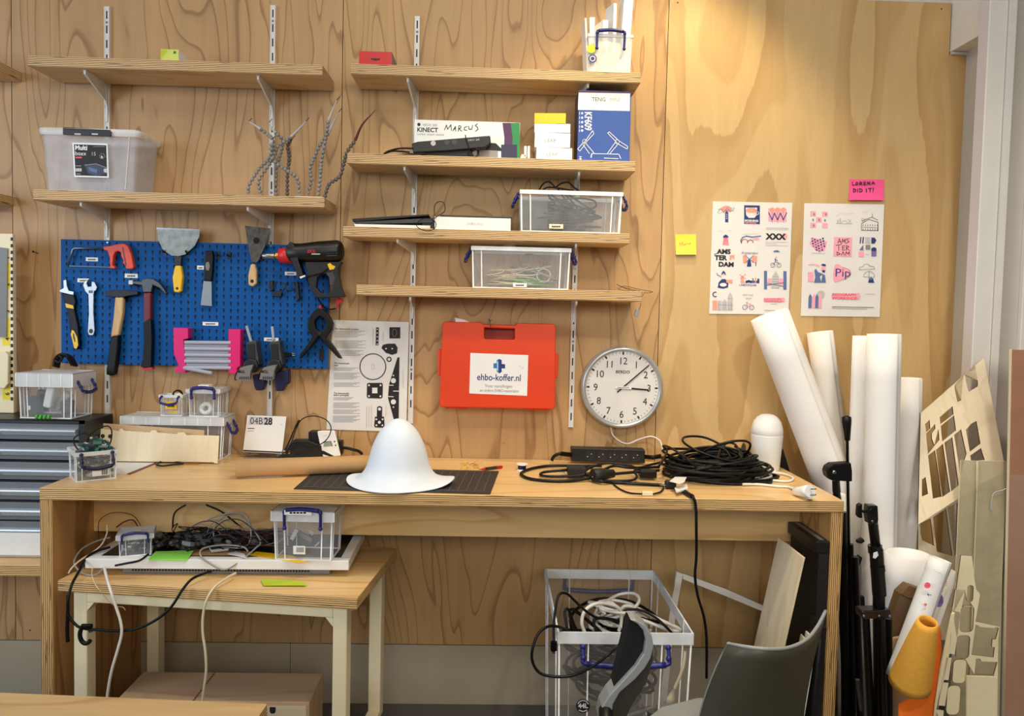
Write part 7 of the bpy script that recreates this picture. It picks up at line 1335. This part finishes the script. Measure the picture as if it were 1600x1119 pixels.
# orange felt roll: a loose cone with a hanging outer wrap
d0 = .85; a = W(1450, 971, d0 + .03); c = W(1423, 1068, d0 - .045); ax = c - a; z = ax.normalized(); x = (V((1, 0, 0)) - z * z.x).normalized(); y = z.cross(x); L = ax.length; s0 = mpp(d0)
t = thing('felt_roll', (c.x, c.y, 0), 'yellow orange felt rolled into a loose cone by the acrylic offcuts', 'felt roll'); rows = []
for i in range(13):
    s = i / 12; hw = (14.5 + 17.5 * s ** .8) * s0; o = a + z * (L * s) + x * (-.004 * s); rows.append([o + (x * math.cos(q) + y * math.sin(q)) * hw for q in [2 * math.pi * k_ / 40 for k_ in range(40)]])
b = MB(); b.grid(rows, 'felt_orange', closed=True); o = b.build('cone', t); so = o.modifiers.new('s', 'SOLIDIFY'); so.thickness = .004
rows = []; out = [(1462, 968, 1), (1470, 985, 1), (1472, 1015, 1), (1466, 1060, 1), (1460, 1105, 1), (1456, 1160, 1), (1452, 1220, 1)]; inn = [(1455, 975), (1452, 1000), (1444, 1040), (1436, 1080), (1404, 1100), (1402, 1160), (1402, 1220)]
for (u, v, _), (u2, v2) in zip(out, inn): p0, p1 = W(u, v, d0 - .02), W(u2, v2, d0 - .035); m_ = p0.lerp(p1, .5) + V((0, -.012, 0)); rows.append(spl([p0, m_, p1], 4))
b = MB(); b.grid(rows, 'felt_deep'); o = b.build('outer_wrap', t); so = o.modifiers.new('s', 'SOLIDIFY'); so.thickness = .004
# ------------------------------------------------------------------ black stands
PQ = lambda x, y: (1290 + x / 6.218, 640 + y / 6.218)
D = .42; q = mpp(D) / 6.218; t = thing('microphone_stand', (W(1324, 1000, D).x, -D, 0), 'folded black boom microphone stand hugging the bench end', 'stand')
def seg(name, a, c, r0, r1, m='black_metal', d=None, prof=None, n=16):
    A, B_ = W(*a, d or D), W(*c, d or D); b = MB(); L = (B_ - A).length; b.lathe([(r * 1, h * L) for r, h in (prof or [(r0, 0), (r1, 1)])], A, B_ - A, m, n=n); return b.build(name, t)
k1 = mpp(D); seg('boom_arm', PQ(210, 280), (1327, 905), .0047, .0047); seg('grip', PQ(202, 60), PQ(212, 300), 0, 0, 'rubber', prof=[(.003, 0), (44 * q, .05), (46 * q, .22), (38 * q, .5), (26 * q, 1)])
b = MB(); b.prism([W(*PQ(*p), D + .018) for p in ((250, 518), (262, 600), (262, 702), (225, 702), (60, 690), (20, 655), (8, 605), (25, 560), (70, 530))], (0, .036, 0), 'rubber'); b.build('joint', t, bevel=.004)
b = MB(); b.lathe([(.006, 0), (.006, .002), (.003, .003)], W(*PQ(85, 610), D + .0185), (0, -1, 0), 'steel', n=14); b.build('joint_bolt', t)
seg('upper_tube', PQ(100, 690), PQ(112, 890), .0, .0, prof=[(36 * q, 0), (38 * q, .5), (38 * q, .56), (34 * q, .57), (42 * q, 1)]); seg('main_tube', (1307, 780), (1331, 1300), .0095, .0095, d=D + .01)
x0 = W(1324, 1000, D).x
for i, (u0, u1, v0, dd) in enumerate(((1318, 1322, 800, .02), (1328, 1334, 850, .0), (1336, 1352, 870, .035))): seg('leg', (u0, v0), (u1, 1330), .011, .012, d=D + dd)
for pts in ([(1340, 845), (1348, 841), (1352, 846), (1347, 850), (1340, 849)], [(1338, 875), (1343, 868), (1348, 872), (1345, 882), (1339, 888)], [(1338, 935), (1351, 932), (1352, 948), (1340, 950)]): b = MB(); b.prism([W(u, v, D + .02) for u, v in pts], (0, .014, 0), 'rubber'); b.build('knob', t, bevel=.002)
D = .68; t = thing('light_stand', (W(1368, 1000, D).x, -D, 0), 'black folded light stand with wing knob, before the paper rolls', 'stand')
s6 = mpp(D)
b = MB(); b.prism([W(u, v, D + .014) for u, v in ((1357, 790), (1372, 790.5), (1373, 812), (1372, 819), (1358, 819), (1356, 806))], (0, .028, 0), 'black_metal'); b.build('head', t, bevel=.003)
b = MB(); b.lathe([(.009, 0), (.0075, .0015)], W(1363, 799, D + .0145), (0, -1, 0), 'rubber', n=16); b.lathe([(.004, 0), (.003, .001)], W(1363.5, 815, D + .0145), (0, -1, 0), 'steel', n=10); b.build('bolt', t)
seg('knob_screw', (1346, 799), (1358, 799), .004, .004, 'steel', d=D); b = MB(); b.prism([W(u, v, D + .008) for u, v in ((1341, 790), (1345, 787), (1348, 788), (1347.5, 797), (1350, 799), (1347.5, 801), (1348, 810), (1343, 810), (1340, 806))], (0, .016, 0), 'rubber'); b.build('wing_knob', t, bevel=.003)
seg('column', (1364, 818), (1369, 860), .0135, .0135, d=D); seg('column', (1369, 858), (1374, 930), .019, .019, d=D); seg('collar', (1367, 852), (1368, 864), .0195, .0195, d=D); seg('collar', (1371, 884), (1372, 892), .02, .02, d=D); seg('column', (1373, 925), (1377, 1320), .0165, .0165, d=D)
b = MB(); b.prism([W(u, v, D + .021) for u, v in ((1365, 864), (1371, 862), (1372.5, 868), (1368, 873), (1364, 872))], (0, .001, 0), 'white'); b.build('sticker', t)
b = MB(); b.prism([W(u, v, D + .02) for u, v in ((1347, 955), (1391, 953), (1393, 960), (1391, 967), (1349, 968), (1346, 962))], (0, .04, 0), 'black_metal'); b.build('leg_hub', t, bevel=.003)
b = MB()
for u in (1350, 1374, 1390.5): b.lathe([(.004, 0), (.003, .001)], W(u, 963, D + .0205), (0, -1, 0), 'steel', n=10)
b.build('bolt', t)
for a, c, dd in (((1353, 966), (1372, 1340), .0), ((1377, 966), (1386, 1340), .02), ((1388, 966), (1390, 1330), -.01)): seg('leg', a, c, .0105, .0105, d=D + dd)
seg('brace', (1340, 1062), (1346, 1110), .006, .006, 'steel', d=D)
# ------------------------------------------------------------------ laser cut boards and acrylic
def panel(name, lab, corners, holes, th, m, cat='board', res=None):
    """flat board through four corner points; holes are given in photo pixels on that plane"""
    P0, P1, P3 = [W(*c_) for c_ in corners[:3]]; ex = (P1 - P0); ey = (P3 - P0); nn = ex.cross(ey).normalized()
    if nn.y > 0: nn = -nn
    ux = ex.normalized(); uy = nn.cross(ux)
    def hit(u, v): r = ray(u, v); s = (P0 - CAMP).dot(nn) / r.dot(nn); p = CAMP + r * s - P0; return (p.dot(ux), p.dot(uy))
    out = [hit(*p) for p in corners[3]]; hs = [[hit(*p) for p in h] for h in holes]
    b = MB(); b.plate(out, hs, th, lambda v: P0 + ux * v.x + uy * v.y + nn * v.z, m, 'dark_wood_void'); return tag(b.build(name), lab, cat)
S5 = lambda x, y: (1420 + x / 5.089, 560 + y / 5.089)
H = [[(360, 212), (430, 140), (412, 335), (384, 352), (372, 300), (364, 260)], [(443, 132), (522, 58), (545, 180), (545, 225), (472, 270), (452, 195)], [(242, 470), (345, 382), (352, 448), (248, 525)], [(250, 540), (356, 455), (372, 575), (262, 662)],
     [(125, 525), (162, 490), (168, 560), (135, 590)], [(135, 600), (205, 525), (208, 560), (180, 600), (180, 640), (200, 690), (232, 560), (240, 650), (150, 760), (138, 660)], [(150, 775), (205, 732), (262, 1100), (188, 1117)], [(212, 730), (268, 682), (325, 1062), (258, 1108)], [(280, 672), (342, 628), (393, 1010), (334, 1060)], [(357, 610), (412, 566), (455, 760), (405, 930)],
     [(450, 570), (495, 520), (535, 500), (566, 680), (482, 745)], [(485, 775), (570, 715), (600, 810), (492, 820)], [(101, 965), (130, 945), (150, 1080), (101, 1100)]]
panel('laser_cut_board', 'pale plywood board with laser cut window openings leaning in the corner', (( *S5(105, 430), .34), (*S5(590, 0), .29), (*S5(105, 1180), .46), [S5(92, 436), S5(590, 0), S5(600, 40), S5(750, 810), S5(760, 900), S5(417, 1099), S5(71, 1323)]), [[S5(*p) for p in h] for h in H if h], .006, 'ply_sheet')
S6_ = lambda x, y: (1440 + x / 5.594, 760 + y / 5.594)
panel('laser_cut_board', 'second pale cut-out board low behind the poster tube', ((1436, 800, .33), (1498, 770, .31), (1436, 900, .38), [(1434, 818), (1502, 776), (1502, 880), (1490, 1000), (1434, 1000)]), [[S6_(*p) for p in h] for h in ([(-30, 330), (75, 280), (105, 520), (0, 470)], [(95, 270), (210, 195), (265, 610), (130, 570)], [(225, 185), (310, 140), (300, 590), (285, 610)])], .004, 'ply_sheet')
# tall acrylic strips
def wsheet(name, lab, pts, d0, th, m, cat='sheet', lean=0.0, holes=(), side='cream'):
    vb = max(p[1] for p in pts); g = lambda u, v: W(u, v, d0 + lean * (v - 720) / 400)
    o_ = [(g(*p).x, g(*p).z) for p in pts]; hs = [[(g(*p).x, g(*p).z) for p in h] for h in holes]; b = MB()
    yv = lambda zz: -(d0 + lean * (W(1500, 720, d0).z - zz) / .85); b.plate(o_, hs, th, lambda v: V((v.x, yv(v.y) - v.z, v.y)), m, side); return tag(b.build(name), lab, cat)
wsheet('acrylic_sheet', 'narrow brownish acrylic strip standing upright beside the cut boards', [(1501, 719), (1525, 720), (1521, 880), (1512, 1290), (1478, 1290), (1490, 1000), (1494, 880)], .50, .004, 'acrylic', lean=.06)
wsheet('acrylic_sheet', 'wide greenish acrylic sheet standing upright beside the brown board', [(1528, 720), (1572, 721), (1566, 900), (1560, 1300), (1512, 1300), (1520, 960)], .52, .004, 'acrylic', lean=.06)
b = MB(); f = lambda u, v, h=0: W(u, v, .515 + h); b.tube(spl([f(1531, 725, .0), f(1531, 800, .01), f(1531, 820, .01), f(1526, 842, .01)], 6), .0015, 'light_grey', n=5); b.tube(spl([f(1553, 800, .03), f(1549, 795, .03), f(1552, 772, .03), f(1566, 766, .03), f(1578, 762, .03), f(1582, 764, .03), f(1574, 778, .03)], 6), .0014, 'light_grey', n=5); tag(b.build('clear_strap'), 'thin pale plastic strap curled over the acrylic sheets', 'strap')
S7 = lambda x, y: (1440 + x / 5.623, 920 + y / 5.623)
def rrect(x0, y0, x1, y1, r=26, sk=0):
    out = []
    for cx, cy, a0 in ((x1 - r, y1 - r, 0), (x0 + r, y1 - r, 90), (x0 + r, y0 + r, 180), (x1 - r, y0 + r, 270)):
        for i in range(4): a = math.radians(a0 + 30 * i); yy = cy + r * math.sin(a); out.append(S7(cx + r * math.cos(a) + sk * (y0 - yy), yy))
    return out
HH = [[S7(*p) for p in h] for h in ([(300, 10), (385, 15), (355, 180), (275, 175)], [(268, 195), (350, 210), (298, 585), (252, 575)], [(215, 610), (272, 612), (245, 810), (190, 808)], [(180, 830), (245, 835), (215, 1040), (160, 1035)], [(140, 1072), (205, 1080), (190, 1300), (110, 1300)],
     [(480, 320), (500, 325), (520, 340), (640, 350), (665, 340), (685, 350), (660, 450), (630, 450), (625, 515), (650, 520), (640, 610), (445, 585)], [(485, 620), (520, 620), (535, 645), (675, 650), (645, 765), (472, 760)])] + [rrect(350, 155, 470, 385, 34, .06), rrect(318, 412, 435, 620, 34, .06), rrect(290, 630, 402, 835, 34, .06), rrect(240, 860, 352, 1115, 40, .06), rrect(404, -30, 462, 118, 24, .04)]
HH = [[(u, v) for u, v in h] for h in HH]
wsheet('acrylic_offcut', 'cream cut-out acrylic frame full of rounded openings, low in the corner', [(1502, 868), (1519, 869), (1523, 905), (1526, 922), (1530, 926), (1532, 930), (1525, 972), (1563, 980), (1561, 1000), (1560, 1300), (1440, 1300), (1466, 1115), (1490, 960)], .70, .004, 'cream', lean=.05, holes=HH, side='brown_paper')
wsheet('cream_offcut', 'blank cream panel at the foot of the cut-out acrylic frame', [S7(400, 770), S7(668, 780), S7(660, 1119), S7(655, 2000), S7(385, 2000), S7(398, 1119)], .725, .005, 'cream', lean=.03)
wsheet('cream_offcut', 'thin slanting cream strip alongside the felt roll', [(1488, 960), (1492, 958), (1462, 1119), (1440, 1300), (1434, 1300), (1456, 1119)], .77, .006, 'cream', lean=.03)
# brown board in a plastic sleeve
D = .56; t = thing('wrapped_board', W(1640, 1119, D), 'tall brown board in a clear plastic sleeve at the picture edge', 'board')
b = MB(); f = wallp(D); b.prism([f(1581, 546), f(1760, 552), f(1740, 1400), f(1562, 1400), f(1569, 1119), f(1577, 745)], (0, .012, 0), 'brown_board', 'cream'); b.build('board', t, bevel=.0008)
b = MB(); rows = []; q = random.Random(3)
for j in range(16):
    v = 742 + j * 40; rows.append([W(u - (v - 742) * .027, v, D + .006 + q.uniform(0, .010)) for u in [1573 + 12 * i for i in range(14)]])
b.grid(rows, 'film'); b.build('plastic_sleeve', t)
